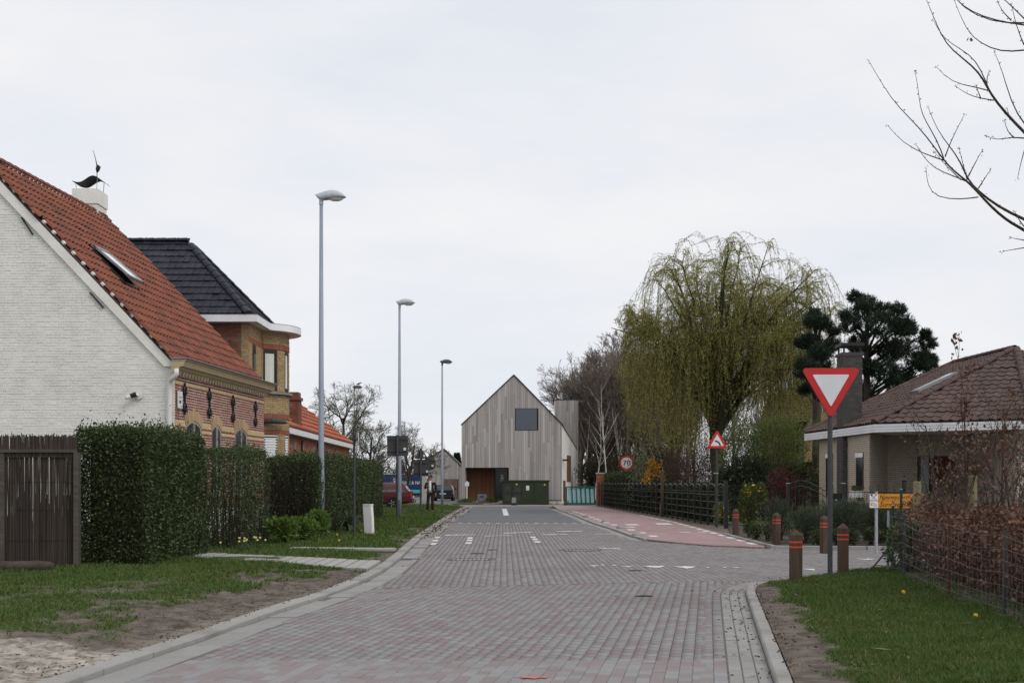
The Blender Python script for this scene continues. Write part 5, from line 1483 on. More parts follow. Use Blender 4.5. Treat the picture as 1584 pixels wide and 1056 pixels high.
def hedge(name, label, loc, boxes, n, seed, size=.05, core=True, stems=0, leafmat='hedge_leaf', tall=.0):
    rng = np.random.default_rng(seed); t = thing(name, label, 'hedge', loc, world=True)
    PT, NR_ = [], []
    tot = sum(np.linalg.norm(b[1]) * b[3] + np.linalg.norm(b[2]) * b[3] for b in boxes)
    cm = MB()
    for i, b in enumerate(boxes):
        O, U, V, h = b[:4]
        nn = int(n * (np.linalg.norm(U) * h + np.linalg.norm(V) * h) / tot)
        p, q = box_points(rng, nn, O, U, V, h, seed=seed + i, rough=.05); PT.append(p); NR_.append(q)
        m_ = int(nn * .05); p2, q2 = box_points(rng, m_, O, U, V, h, inset=.01, seed=seed + i, faces=(.2, .2, .1, .1, 1.5)); p2 += q2 * rng.exponential(.05, m_)[:, None]
        PT.append(p2); NR_.append(q2)
        if core:
            O_, U_, V_ = Vector(O), Vector(U), Vector(V); u, v = U_.normalized(), V_.normalized(); g = .22
            a = O_ + u * g + v * g; e1 = U_ - u * 2 * g; e2 = V_ - v * 2 * g
            cm.prism([a, a + e1, a + e1 + e2, a + e2], (0, 0, h - .2))  # solid dark box, stands in for the shaded twig mass inside
        nst = stems or int(tot * 5)
        for _ in range(nst):
            pp, qq = box_points(rng, 1, O, U, V, h * .2, inset=.1); x, y, z = pp[0]
            top = rng.uniform(.5, .95) * h; dx, dy = rng.normal(0, .12, 2)
            cm.tube([(x, y, -.02), (x + dx * .5 + rng.normal(0, .02), y + dy * .5, top * .5), (x + dx, y + dy, top)], [.014, .01, .005], 3)
    PT, NR_ = np.concatenate(PT), np.concatenate(NR_)
    PT[:, 2] = np.maximum(PT[:, 2], .03)
    mk('foliage', leaves_mesh('foliage', PT, size, MT[leafmat], rng, NR_ * .6, .55), t)
    cm.build('stems', MT['stem'], t)  # real stem tubes joined with the dark core that imitates inner shade
    return t


# ---------------------------------------------------------------- hedges on the left
hedge('hedge', 'tall clipped dark green hedge block next to the reed screen', (-6.6, 23, 0), [((-7.25, 21.35, 0), (1.25, 0, 0), (.02, 3.95, 0), 2.36)], 75000, 1)
hedge('hedge', 'thin see-through hedge in front of the cottage windows', (-6, 28, 0), [((-6.5, 26.7, 0), (.92, 0, 0), (.03, 3.0, 0), 2.2)], 17000, 2, core=False, stems=110)
hedge('hedge', 'long clipped hedge behind the tall lamp post, running past the villa', (-5.4, 42, 0), [((-6.35, 33.2, 0), (1.42, 0, 0), (0, 1.3, 0), 2.12), ((-6.1, 34.3, 0), (1.2, 0, 0), (-.1, 15.8, 0), 2.2)], 135000, 3)

# ---------------------------------------------------------------- willow
WY = 62.0
WL = thing('willow_tree', 'large weeping willow with yellow green hanging branches', 'tree', (P(1110, 700, WY).x, WY, 0))
rng = np.random.default_rng(77)
wx = WL.location.x
paths, strands, SH = [], [], []
fork = Vector((-.1, 0, 4.2))
paths.append(([(0.15, 0, -.1), (0.1, 0, 1.2), (-.05, 0, 2.8), fork], [.42, .36, .33, .3], 0))
# limb ends over the crown, measured in the picture: (px, py) at the crown's surface
ends = [(960, 490), (985, 470), (1010, 420), (1040, 392), (1075, 385), (1105, 372), (1140, 368), (1175, 385), (1205, 410), (1235, 420), (1262, 445), (1282, 480), (1000, 500), (1050, 440), (1100, 420), (1150, 430), (1200, 450), (1240, 490), (1030, 540), (1080, 500), (1130, 480), (1180, 510), (1215, 560), (1255, 540)]
for i, (px, py) in enumerate(ends):
    for rep in range(2):
        e = P(px + rng.normal(0, 8), py + rng.normal(0, 6) + float(np.interp(px, [950, 1020, 1080, 1150, 1200, 1290], [14, 16, 26, 28, 22, 16])), WY); e.x -= wx
        edge = min(abs(e.x + 4.6), abs(e.x - 5.4)); dy = rng.uniform(-1, 1) * (3.6 if edge > 1.5 else 1.6)
        e = Vector((e.x, dy, e.z))
        s0 = fork + Vector((e.x * .04, dy * .04, rng.uniform(-.6, .8)))
        mid = s0.lerp(e, .45) + Vector((-e.x * .08, 0, 1.0 + .1 * abs(e.x)))
        pts = []
        for k in range(8):
            t = k / 7; p = s0 * (1 - t) ** 2 + mid * 2 * t * (1 - t) + e * t * t
            pts.append(p + Vector(rng.normal(0, .07, 3)))
        paths.append((pts, [.12 * (1 - t / 7) ** 1.1 + .016 for t in range(8)], 1))
        for k in range(15):                          # side shoots
            f = (.35 + .65 * rng.beta(1.7, 1)) * 7; j = min(int(f), 6); b0 = pts[j].lerp(pts[j + 1], f - j)
            d = Vector((rng.normal(0, 1), rng.normal(0, 1), rng.uniform(.1, .9))).normalized(); L = rng.uniform(.5, 1.5)
            sp = [b0, b0 + d * L * .5 + Vector((0, 0, .08)), b0 + d * L + Vector((0, 0, -.05))]
            paths.append((sp, [.025, .016, .008], 2))
            SH.append((sp, L)); 
            for _ in range(6): strands.append((sp[rng.integers(1, 3)] + Vector(rng.normal(0, .1, 3)), d))
for _ in range(720):
    u_ = rng.uniform(); px = rng.uniform(956, 1015) if u_ < .42 else rng.uniform(1000, 1088) if u_ < .75 else rng.uniform(1140, 1275); z_ = rng.uniform(5.5, 9.6 if px < 1015 else 8.8); e = P(px, 700, WY)
    strands.append((Vector((e.x - wx, rng.uniform(-2.4, 2.4), z_)), Vector((rng.normal(0, .6), rng.normal(0, .6), .3)).normalized()))
C, D = [], []
thin = []
def zlow(x):
    px = 792 + (x + wx) / WY * FPX
    return float(np.interp(px, [950, 965, 988, 1003, 1078, 1092, 1104, 1136, 1160, 1200, 1240, 1290], [5.4, 4.6, 3.7, 2.1, 2.2, 4.4, 5.9, 5.8, 3.8, 3.2, 4.0, 6.0]))
def w_out(p):
    px = 792 + (p[0] + wx) / WY * FPX; py = 745 - (p[2] - CAM_H) / WY * FPX
    return px < 949 + 26 * float(vnoise(p[2] * 1.3, p[1] * 1.2, 0, 5)) ** 1.5 or px > 1294 or py < float(np.interp(px, [952, 985, 1000, 1040, 1080, 1130, 1180, 1240, 1275, 1292], [478, 462, 402, 384, 376, 360, 384, 404, 438, 478]))
for b0, d in strands:
    if vnoise(b0.x * .75 + 7, b0.y * .75, b0.z * .55, 3) < .45 and rng.uniform() < .72: continue
    if w_out(b0): continue
    hang = Vector((d.x, d.y, 0)); zl = zlow(b0.x + hang.x * .6)
    L = min(rng.uniform(.8, 2.8) if rng.uniform() < .55 else rng.uniform(2.5, 8), max(.5, b0.z - zl + rng.uniform(-.8, .25)))
    p = Vector(b0); dr = (d * .8 + Vector((0, 0, .25))).normalized(); pts = [p.copy()]
    n = max(4, int(L / .22)); sway = rng.normal(0, .035, 2)
    for k in range(n):
        dr = (dr + Vector((sway[0], sway[1], -.38))).normalized(); p = p + dr * (L / n); pts.append(p.copy())
    pts = [q for q in pts if not w_out(q)]
    if len(pts) < 4: continue
    thin.append((pts[::2] if len(pts) > 4 else pts, [.006] * len(pts[::2] if len(pts) > 4 else pts), 4))
    m = int(L * len(pts) / (n + 1) / .055)
    t = rng.uniform(0, 1, m) * (len(pts) - 1); i = np.minimum(t.astype(int), len(pts) - 2); A_ = np.array(pts)
    c = A_[i] + (A_[i + 1] - A_[i]) * (t - i)[:, None] + rng.normal(0, .02, (m, 3)); C.append(c)
    D.append(np.tile([0, 0, -1.0], (m, 1)) + rng.normal(0, .35, (m, 3)))
for sp, L in SH:
    if any(w_out(q) for q in sp): continue
    for _ in range(int(L * 55)):
        q = rng.uniform(0, 2); i = int(min(q, 1.99)); p = sp[i].lerp(sp[i + 1], q - i); C.append(np.array([p]) + rng.normal(0, .05, (1, 3))); D.append(np.array([[rng.normal(0, .6), rng.normal(0, .6), -.6]]))
tube_paths([p for p in paths if p[2] < 2], (10, 6, 4)).build('trunk', MT['bark_green'], WL, smooth=True)
wc = tube_paths([p for p in paths if p[2] >= 2 and not any(w_out(q) for q in p[0])] + thin, (4, 4, 3, 3, 3)).build('crown', MT['bark_green'], WL)
mk('leaves', leaves_mesh('leaves', np.concatenate(C), .1, MT['willow_leaf'], rng, np.concatenate(D), .22), wc)

# ---------------------------------------------------------------- pines behind the bungalow
def pine(label, trunk_px, clumps, Y, seed):
    rng = np.random.default_rng(seed)
    x0 = P(trunk_px, 700, Y).x
    t = thing('pine_tree', label, 'tree', (x0, Y, 0))
    cl = []
    for zx, zy, zr in clumps:
        p = P(1220 + zx / 4.225, 430 + zy / 4.225, Y); cl.append((Vector((p.x - x0, rng.uniform(-1.3, 1.3), p.z)), zr / 4.225 * Y / FPX))
    top = max(c[0].z for c in cl); tr = MB()
    tr.tube([(0, 0, -.1), (.05, 0, top * .35), (-.05, 0, top * .7), (0, 0, top - .3)], [.28, .22, .12, .03], 8)
    C, D = [], []
    for c, r in cl:
        s0 = Vector((0, 0, max(1.5, c.z - .35 * math.hypot(c.x, c.y) - .5))); tr.tube([s0, s0.lerp(c, .5) + Vector((0, 0, .1)), c], [.07, .05, .02], 5)
        for _ in range(int(34 + 420 * r * r)):
            d = Vector(rng.normal(size=3)).normalized(); q = c + Vector((d.x * r, d.y * r * 1.1, d.z * r * .85)) * rng.uniform(.2, 1.25) ** .5
            ax_ = (d * .6 + Vector((0, 0, .7))).normalized()
            for _ in range(22):
                o = Vector(rng.normal(size=3)) * .75 + ax_; C.append(q + ax_ * rng.uniform(-.08, .1)); D.append(o.normalized())
    tr.build('trunk', MT['bark'], t, smooth=True)
    mk('crown', leaves_mesh('crown', np.array(C), .17, MT['pine_leaf'], rng, np.array(D) * 2, .13), t)


pine('tall dark pine tree right of the bungalow chimney', 1342, [(460, 110, 40), (540, 150, 55), (480, 220, 75), (600, 230, 55), (660, 235, 42), (390, 320, 60), (350, 250, 30), (550, 340, 95), (700, 340, 70), (780, 290, 38), (810, 340, 36), (862, 378, 26), (885, 430, 58), (780, 450, 85), (930, 520, 58), (975, 530, 34), (650, 480, 80), (850, 560, 75), (950, 590, 45), (590, 640, 85), (750, 650, 70), (510, 600, 60), (520, 720, 70), (640, 730, 60), (480, 420, 60), (560, 800, 60), (420, 480, 50), (830, 660, 40)], 55, 5)
pine('small dark pine tree behind the yield sign', 1263, [(165, 250, 42), (140, 300, 52), (220, 310, 48), (285, 365, 28), (200, 400, 58), (130, 420, 50), (250, 480, 60), (180, 510, 66), (90, 420, 26), (60, 580, 44), (50, 640, 44), (200, 600, 60), (110, 620, 50), (150, 720, 34), (320, 430, 40), (260, 590, 50), (280, 660, 50)], 53, 6)

# ---------------------------------------------------------------- bare woods behind the timber house
WOOD = dict(levels=4, kids=(12, 7, 6, 4), ang=(.5, .55, .6, .6), t0=(.25, .2, .15, .15), ratio=(.5, .5, .5, .5), curv=(.04, .09, .12, .15, .2), up=(.05, .1, .1, .06, .04), rmin=.012, seg=(6, 4, 3, 2, 2))
wt = [make_tree('bare_tree', 'leafless brown tree in the wood behind the timber house', 'tree', (0, 0, 0), hgt, .16, 100 + i, WOOD, 'twig_wood', 'twig_wood', group='bare trees of the wood') for i, hgt in enumerate((8.5, 7.2, 9.2))]
spots = [(5.6, 104), (6.6, 108), (7.8, 103), (9.0, 110), (6.2, 114), (8.3, 116), (10.4, 106), (11.5, 112), (7.3, 101), (9.6, 100), (12.5, 104), (13.5, 110), (15, 106), (11.0, 97), (16.5, 104), (18.5, 108), (21, 103), (24, 108), (6.4, 106), (6.9, 103), (5.8, 110), (8.7, 98), (10.2, 102), (7.6, 111), (9.4, 106), (12, 100), (13.2, 97)]
r_ = random.Random(4)
for i, (x, y) in enumerate(spots):
    z = float(terrain_z(x, y)); a = r_.uniform(0, 6.28); s_ = r_.uniform(.95, 1.22)
    if i < 3: o = wt[i]; o.location = (x, y, z); o.rotation_euler.z = a; o.scale = (s_,) * 3
    else: copy_tree(wt[i % 3], None, (x, y, z), a, scale=s_)
BIR = dict(levels=3, kids=(8, 6, 5), ang=(.55, .5, .6), t0=(.35, .2, .15), ratio=(.3, .45, .5), curv=(.05, .08, .12, .15), up=(.06, .08, .02, -.03), rmin=.009, taper=(.2, .3, .4, .5))
for i, (px, Y, hh_) in enumerate(((920, 93, 7.6), (941, 92, 8.6), (931, 97, 6.8), (966, 94, 7.2), (904, 98, 6.0))):
    x = P(px, 700, Y).x
    make_tree('birch_tree', ['slim white birch trunk leaning beside the timber house', 'straight white birch trunk left of the speed limit sign', 'thin birch between two taller white birches', 'forked white birch behind the speed limit sign', 'short birch next to the stair tower'][i], 'tree', (x, Y, -.05), hh_, .06, 140 + i, BIR, 'birch', 'twig', lean=(((.12, -.0, .05, -.1, .08)[i]), 0, 1))
MT['thicket'] = lm('thicket twigs', [c4(.045, .048, .025), c4(.04, .034, .025), c4(.06, .055, .032), c4(.04, .046, .02)])
for i, (x, y, rx, h) in enumerate(((6.2, 95, 1.6, 2.6), (8.6, 94, 2.0, 3.2), (11, 93, 2.0, 3.4), (7.5, 101, 2.4, 4.6), (12.5, 99, 2.5, 4.4), (10, 104, 2.6, 5.0), (15, 98, 2.6, 4.6), (18, 97, 3.0, 5.0), (22, 96, 3.4, 5.5))):
    bush('undergrowth_shrub', 'tangled dull green undergrowth at the foot of the wood', 'shrub', (x, y, -.05), rx * 1.15, rx, h * 1.25, 'thicket', 9500, .17, 160 + i, group='undergrowth below the bare trees', blobs=11, up=.8, aspect=.22, fill=.2)

# ---------------------------------------------------------------- bare fruit trees on the left
FRU = dict(levels=4, kids=(9, 8, 7, 4), ang=(.85, .75, .7, .8), t0=(.3, .25, .2, .2), ratio=(.62, .55, .5, .45), curv=(.08, .14, .2, .22, .25), up=(.03, .05, .05, .03, .02), rmin=.007, seg=(5, 5, 4, 3, 2))
make_tree('fruit_tree', 'tall budding fruit tree rising behind the orange roof', 'tree', (-10.2, 76, 0), 5.4, .17, 203, FRU, 'bark', 'twig_grey', 'bud', 3200, .07)
make_tree('fruit_tree', 'budding fruit tree between the orange roof and the rectangular sign', 'tree', (-8.9, 80, 0), 4.3, .14, 206, FRU, 'bark', 'twig_grey', 'bud', 2800, .07)
make_tree('fruit_tree', 'bare spreading tree behind the back of the rectangular sign', 'tree', (-7.0, 84, 0), 4.1, .14, 208, FRU, 'bark', 'twig_grey', 'bud', 900, .06, lean=(.15, 0, 1))
make_tree('fruit_tree', 'low bare tree beside the red car', 'tree', (-9.6, 90, 0), 3.0, .15, 209, FRU, 'bark', 'twig_grey', 'bud', 150, .06)
# far tree line as one mass
rng = np.random.default_rng(8); fm = MB()
C = []
for i in range(70):
    x = rng.uniform(-70, 60); y = rng.uniform(165, 200); h = rng.uniform(4, 8.5); z = float(terrain_z(x, y))
    o = []; grow(rng, (x, y, z), (0, 0, 1), h * .7, .16, 0, dict(levels=2, kids=(9, 6), ang=(.6, .6), t0=(.2, .2), ratio=(.5, .5), curv=(.05, .1, .15), up=(.05, .06, .05), rmin=.03, seg=(4, 3, 2)), o)
    for pts, rad, lev in o: fm.tube(pts, rad, 3, cap=False)
tag(fm.build('far_wood', MT['twig_grey']), 'hazy line of bare trees far behind the houses', 'wood', kind='stuff')
for i, (px, py, Y) in enumerate(((669, 704, 150), (707, 700, 150))):
    p = P(px, py, Y); z0 = float(terrain_z(p.x, Y)); t = thing('spruce_tree', ['dark spruce tip left of the garage gable', 'dark spruce between garage and timber house'][i], 'tree', (p.x, Y, z0))
    rg3 = np.random.default_rng(30 + i); H = p.z - z0; n = 4200; f = rg3.uniform(0, 1, n) ** .7; a = rg3.uniform(0, 6.28, n); rr = (1 - f) * 1.9 * (.55 + .45 * np.abs(np.sin(f * 38))) * rg3.uniform(.6, 1, n) + .05
    MB().tube([(0, 0, 0), (0, 0, H * .9)], [.16, .03], 6).build('trunk', MT['bark'], t)
    mk('crown', leaves_mesh('crown', np.stack([rr * np.cos(a), rr * np.sin(a), .6 + f * (H - .6)], 1), .3, MT['juniper'], rg3, np.stack([np.cos(a), np.sin(a), -.3 + 0 * a], 1), .3), t)
bush('farm_hedge', 'dull bare hedge behind the blue truck', 'hedge', (-14, 158, -1.1), 16, 1.6, 4.6, 'thicket', 9000, .35, 219, blobs=22, aspect=.25, fill=.2)

# ---------------------------------------------------------------- garden on the right
def at(px, y): return P(px, 745, y).x
bush('garden_shrub', 'broad fresh green shrub left of the bungalow', 'shrub', (at(1196, 51), 51, 0), 2.5, 1.7, 4.1, 'lime_leaf', 19000, .1, 301, stem='twig', blobs=14, up=.9, aspect=.3)
bush('garden_shrub', 'bare brown thicket behind the black fence', 'shrub', (at(1062, 58), 58, 0), 1.9, 1.2, 2.9, 'beech_twig' if 'beech_twig' in MT else 'thicket', 100, .05, 302, stem='twig') if False else None
MT['brown_twig'] = lm('brown twig spray', [c4(.085, .05, .035), c4(.06, .038, .028), c4(.11, .065, .045)])
bush('garden_shrub', 'bare brown twiggy shrub behind the black fence', 'shrub', (at(1066, 58), 58, 0), 2.0, 1.2, 3.0, 'brown_twig', 9000, .2, 302, stem='twig', blobs=14, aspect=.06, up=.6, fill=.1)
bush('juniper_bush', 'dark spreading juniper behind the curve warning sign', 'shrub', (at(1150, 49), 49, 0), 1.7, 1.2, 2.45, 'juniper', 11000, .13, 303, blobs=12, aspect=.3, up=.2)
bush('juniper_bush', 'dark juniper between the red blossom and the bungalow', 'shrub', (at(1222, 50), 50, 0), 1.3, 1.1, 2.2, 'juniper', 7000, .13, 304, blobs=10, aspect=.3, up=.2)
bush('flowering_shrub', 'shrub with dark red blossom beside the garden gate', 'shrub', (at(1214, 46), 46, 0), .95, .7, 2.15, 'brown_twig', 2600, .14, 305, stem='twig', blobs=11, aspect=.1, flower='red_flower', nf=1300, fsize=.06, fill=.2)
bush('flowering_shrub', 'bright green shrub with yellow flowers behind the railing', 'shrub', (at(1160, 44.5), 44.5, 0), .62, .5, 1.45, 'lime_leaf', 3200, .09, 306, blobs=9, aspect=.3, up=.9, flower='yellow_flower', nf=110, fsize=.1)
bush('flowering_shrub', 'small green shrub with a few yellow flowers at the fence end', 'shrub', (at(1118, 43.5), 43.5, 0), .35, .3, .8, 'lime_leaf', 900, .08, 307, blobs=6, aspect=.3, up=.9, flower='yellow_flower', nf=40, fsize=.09)
bush('forsythia', 'orange yellow forsythia above the black fence', 'shrub', (at(1012, 63), 63, 0), .6, .5, 2.7, 'lime_leaf', 1200, .1, 308, stem='twig', blobs=8, aspect=.3, up=1.2, flower='orange_flower', nf=1300, fsize=.1)
bush('garden_shrub', 'pale budding shrub beside the orange forsythia', 'shrub', (at(990, 66), 66, 0), 1.2, .8, 3.4, 'bud', 1500, .08, 309, stem='twig_grey', blobs=12, up=1.0, aspect=.4, fill=.2)
bush('garden_shrub', 'climbing plant on the fence below the forsythia', 'shrub', (5.95 + .6, 57.5, 0), .5, .3, 1.7, 'thicket', 1500, .1, 310, blobs=8, flower='orange_flower', nf=60, fsize=.08)
hedge('conifer_hedge', 'clipped yellow green conifer hedge behind the speed limit sign', (6.6, 75, 0), [((6.05, 68, 0), (1.1, 0, 0), (-.3, 14, 0), 1.95)], 26000, 12, .11, leafmat='thuja' if 'thuja' in MT else 'box_leaf', stems=30)
for i, (px, Y, r) in enumerate(((1322, 39.6, .5), (1357, 39.2, .42), (1292, 40.6, .4))):
    bush('box_ball', ['large clipped box ball beside the gate post', 'smaller clipped box ball near the amber sign', 'clipped box ball half hidden by the sign post'][i], 'shrub', (at(px, Y), Y, 0), r, r, r * 1.7, 'hedge_leaf', 3800, .05, 320 + i, blobs=5, fill=.8)
# planting bed
MT['bed_soil'] = mat('bed soil', c4(.05, .04, .03), c4(.08, .065, .05), ns=5, rough=.95, bump=.6, bs=20)
bed = [(5.95, 29.2), (6.3, 28.85), (8.1, 28.65), (14.5, 28.6), (14.5, 41.3), (6.9, 41.3), (6.1, 36)]
tag(MB().prism([(x, y, -.2) for x, y in bed], (0, 0, .26)).build('planting_bed', MT['bed_soil']), kind='structure')
MT['garden_lawn'] = mat('garden lawn', c4(.1, .14, .04), c4(.075, .11, .03), ns=4, rough=.9)
tag(MB().box(6.95, 24, 41.35, 49, -.2, .03).build('garden_lawn', MT['garden_lawn']), kind='structure')
bk_ = tag(MB().prism([(5.86, 29.05, -.1), (6.2, 28.72, -.1), (8.1, 28.5, -.1), (14.5, 28.45, -.1), (14.5, 28.55, -.1), (8.12, 28.6, -.1), (6.25, 28.82, -.1), (5.95, 29.12, -.1)], (0, 0, .12)).build('kerb', MT['joint']), kind='structure')
bs_me = stone(.1, .98, -.1, .085, .01).mesh('kerb_stone', MT['kerb'])
for p, t in along([(5.9, 36), (5.84, 30.2), (5.86, 29.2), (6.22, 28.75), (8.1, 28.53), (14.5, 28.48)], 1.0, .5):
    mk('kerb_stone', bs_me, bk_, Matrix.Translation((p.x, p.y, 0)) @ Matrix.Rotation(math.atan2(-t.x, t.y), 4, 'Z'))
r_ = random.Random(9)
low = []
for i in range(13): low.append((6.25 + .2 + i * .42 + r_.uniform(-.1, .1), 29.25 + r_.uniform(0, .35), r_.uniform(.2, .3)))
for i in range(4): low.append((6.15 + r_.uniform(0, .2), 30.4 + i * 1.1, r_.uniform(.2, .28)))
for i, (x, y, r) in enumerate(low):
    bush('low_shrub', 'small rounded green shrub at the edge of the planting bed', 'shrub', (x, y, .05), r, r, r * 1.5, 'box_leaf', 520, .05, 340 + i, group='low shrubs edging the planting bed', blobs=5, fill=.5)
for i in range(15):
    x, y = 6.75 + (i % 8) * .62 + r_.uniform(-.15, .15), 30.4 + (i // 8) * 1.5 + r_.uniform(-.3, .3)
    bush('rosemary_bush', 'feathery grey green bush in the planting bed', 'shrub', (x, y, .05), .5, .5, r_.uniform(.8, 1.05), 'rosemary', 1500, .13, 370 + i, group='feathery bushes in the planting bed', blobs=8, aspect=.1, up=1.3, fill=.2)
# bare tree behind the bungalow ridge
make_tree('bare_tree', 'gnarled leafless tree behind the bungalow ridge', 'tree', (at(1545, 58), 58, 0), 4.6, .22, 402, FRU, 'twig', 'twig')

# ---------------------------------------------------------------- small plants on the left verge
for i, (px, py, rx, h) in enumerate(((440, 849, .42, .62), (470, 844, .4, .62), (494, 838, .3, .72))):
    g = G(px, py); bush('laurel_shrub', ['bright green leafy shrub left of the small path', 'bright green leafy shrub in the middle of three', 'bright green leafy shrub at the foot of the lamp post'][i], 'shrub', (g.x, g.y, .06), rx * 1.1, rx, h, 'bright_leaf', 900, .09, 420 + i, blobs=8, up=.6, aspect=.5)
g = G(541, 829); yu = thing('yucca', 'yucca with long drooping strap leaves before the hedge', 'plant', (g.x - .05, g.y, .06))
rng = np.random.default_rng(14); ym = MB()
for i in range(70):
    a = rng.uniform(0, 6.28); L = rng.uniform(.6, .95); up = rng.uniform(.2, 1.4); w_ = rng.uniform(.014, .024); o = Vector((math.cos(a), math.sin(a), 0)); s_ = Vector((-o.y, o.x, 0)); z0 = rng.uniform(.15, .4); pts = []
    for k in range(6):
        t = k / 5; pts.append(o * (L * t * math.cos(up) + .03) + Vector((0, 0, z0 + L * (math.sin(up) * t - .75 * t * t * (1.5 - up * .6)))))
    b0 = len(ym.v)
    for k, p in enumerate(pts):
        ww = w_ * (1 - (k / 5) ** 2) + .002; p.z = max(p.z, .02); ym.v += [tuple(p - s_ * ww), tuple(p + s_ * ww + Vector((0, 0, .006)))]
    for k in range(5): ym.f.append((b0 + 2 * k, b0 + 2 * k + 1, b0 + 2 * k + 3, b0 + 2 * k + 2)); ym.m.append(0)
ym.build('leaves', MT['strap_leaf'], yu); MB().tube([(0, 0, -.05), (0, 0, .4)], [.07, .05], 8).build('stem', MT['bark'], yu)
def flower(label, x, y, z, m, h, seed, n, spread, group):
    rng = np.random.default_rng(seed); t = thing('daffodil_clump', label, 'flowers', (x, y, z), 0, group)
    st, lf = MB(), MB(); fl = MB()
    for i in range(n):
        a, b = rng.uniform(-spread, spread), rng.uniform(-spread * .5, spread * .5); hh_ = h * rng.uniform(.7, 1.1); tx = a + rng.normal(0, .03)
        st.tube([(a, b, -.02), (a, b, hh_ * .6), (tx, b - .02, hh_)], .006, 4)
        fl.lathe([(.006, 0), (.02, .006), (.024, .008), (.011, .01), (.013, .026), (.0, .026)], 8, Matrix.Translation((tx, b - .02, hh_)) @ Matrix.Rotation(1.2, 4, 'X'))
        for _ in range(7):
            o = Vector((rng.normal(0, .5), rng.normal(0, .5), 1)).normalized(); L = hh_ * rng.uniform(.7, 1.05); p = Vector((a + rng.normal(0, .05), b + rng.normal(0, .04), -.01)); sd_ = Vector((rng.normal(), rng.normal(), 0)).normalized() * .009
            lf.add([p - sd_, p + sd_, p + o * L * .7 + sd_ * .8, p + o * L * .7 - sd_ * .8, p + o * L + Vector((o.x, o.y, 0)) * .05], [(0, 1, 2, 3), (3, 2, 4)])
    st.build('stems', MT['bright_leaf'], t); lf.build('leaves', MT['strap_leaf'], t); fl.build('flowers', MT[m], t)
for i, (px, py, n, sp) in enumerate(((360, 862, 4, .25), (385, 859, 5, .35), (402, 858, 3, .25))):
    g = G(px, py); flower('pale yellow daffodils at the foot of the thin hedge', g.x, g.y, .08, 'pale_flower', .3, 440 + i, n, sp, 'daffodils below the thin hedge')
for i, (px, py) in enumerate(((522, 837), (548, 831), (558, 830), (528, 846))):
    g = G(px, py); flower('single yellow flower in the grass near the slim post', g.x, g.y, .08, 'yellow_flower', .09, 450 + i, 1, .02, 'yellow flowers near the slim post')
for i, (px, py, lb) in enumerate(((1398, 921, 'yellow dandelion in the lawn beside the wire fence'), (1513, 956, 'small yellow dandelion at the foot of the wire fence'))):
    g = G(px, py, .14); flower(lb, g.x, g.y, g.z - .01, 'yellow_flower', .06, 460 + i, 1, .01, None)

# ---------------------------------------------------------------- beech hedge on the right
def hx(y): return np.interp(y, [8, 12.5, 13.3, 15.4, 18.75, 22.5], [4.6, 4.95, 5.06, 5.2, 5.7, 6.6])
rng = np.random.default_rng(21)
BH = thing('beech_hedge', 'brown beech hedge with dry winter leaves behind the wire fence', 'hedge', (6.0, 16, .1), world=True)
n = 46000; y = rng.uniform(10.5, 21.6, n); dx = rng.normal(.72, .27, n); nz = fbm(y * 1.2, dx * 2, 0, 4)
ztop = .8 + .55 * nz + .1 * np.clip(dx - .5, 0, 1)
z = .12 + ztop * rng.beta(2.2, 1.6, n)
k = (fbm(y * 3, dx * 3, z * 3, 6) > .36) & (rng.uniform(size=n) < np.clip((z - .05) / .45, .1, 1))
C = np.stack([hx(y) + dx, y, z], 1)[k]
mk('foliage', leaves_mesh('foliage', C, .055, MT['beech_leaf'], rng, np.tile([0, 0, -.2], (len(C), 1)), .6), BH)
st = MB(); tips = []
for i in range(330):
    y0 = rng.uniform(10.5, 21.6); x0 = float(hx(y0)) + rng.normal(.72, .2); h = rng.uniform(.7, 1.35); pts = [Vector((x0, y0, .05))]
    for kk in range(4): pts.append(pts[-1] + Vector((rng.normal(0, .05), rng.normal(0, .05), h / 4)))
    st.tube(pts, [.011, .009, .007, .005, .003], 4)
    for _ in range(3):
        p = pts[rng.integers(1, 5)]; st.tube([p, p + Vector((rng.normal(0, .14), rng.normal(0, .14), rng.uniform(.05, .25)))], [.005, .003], 3)
st.build('stems', MT['twig'], BH)
# tall shoots with leaf clusters
def sapling(label, x, y, h, seed, leaf, nl, ls, spread, cat='tree', kids=9, group=None):
    q = dict(levels=2, kids=(kids, 4), ang=(.45 * spread, .5), t0=(.25, .2), ratio=(.38, .5), curv=(.05, .1, .15), up=(.06, .06, .04), rmin=.003, seg=(7, 4, 3))
    rng = np.random.default_rng(seed); t = thing('sapling', label, cat, (x, y, .08), 0, group); out = []
    grow(rng, (0, 0, 0), (rng.normal(0, .05), 0, 1), h, .022, 0, q, out)
    tube_paths(out, (5, 4, 3)).build('trunk', MT['twig'], t)
    tip = [p for o in out for p in o[0][2 if o[2] == 0 else 1:] if p.z > h * .25]
    C = np.array([tip[i] for i in rng.integers(0, len(tip), nl)]) + rng.normal(0, .035, (nl, 3))
    mk('crown', leaves_mesh('crown', C, ls, MT[leaf], rng, np.tile([0, 0, -.5], (nl, 1)), .6), t)
sapling('young beech with clustered dry leaves rising above the hedge', 6.02, 17.0, 2.5, 3, 'beech_leaf', 420, .06, .5)
sapling('green budding sapling left of the young beech', 6.2, 18.6, 2.25, 4, 'lime_leaf', 150, .035, 1.3, kids=12)
sapling('green budding sapling right of the young beech', 6.75, 17.6, 2.3, 5, 'lime_leaf', 170, .035, 1.4, kids=12)
sapling('leafy bramble shoot beside the rusty fence stake', 5.95, 14.9, 1.75, 6, 'beech_leaf', 220, .05, 1.2, kids=12)
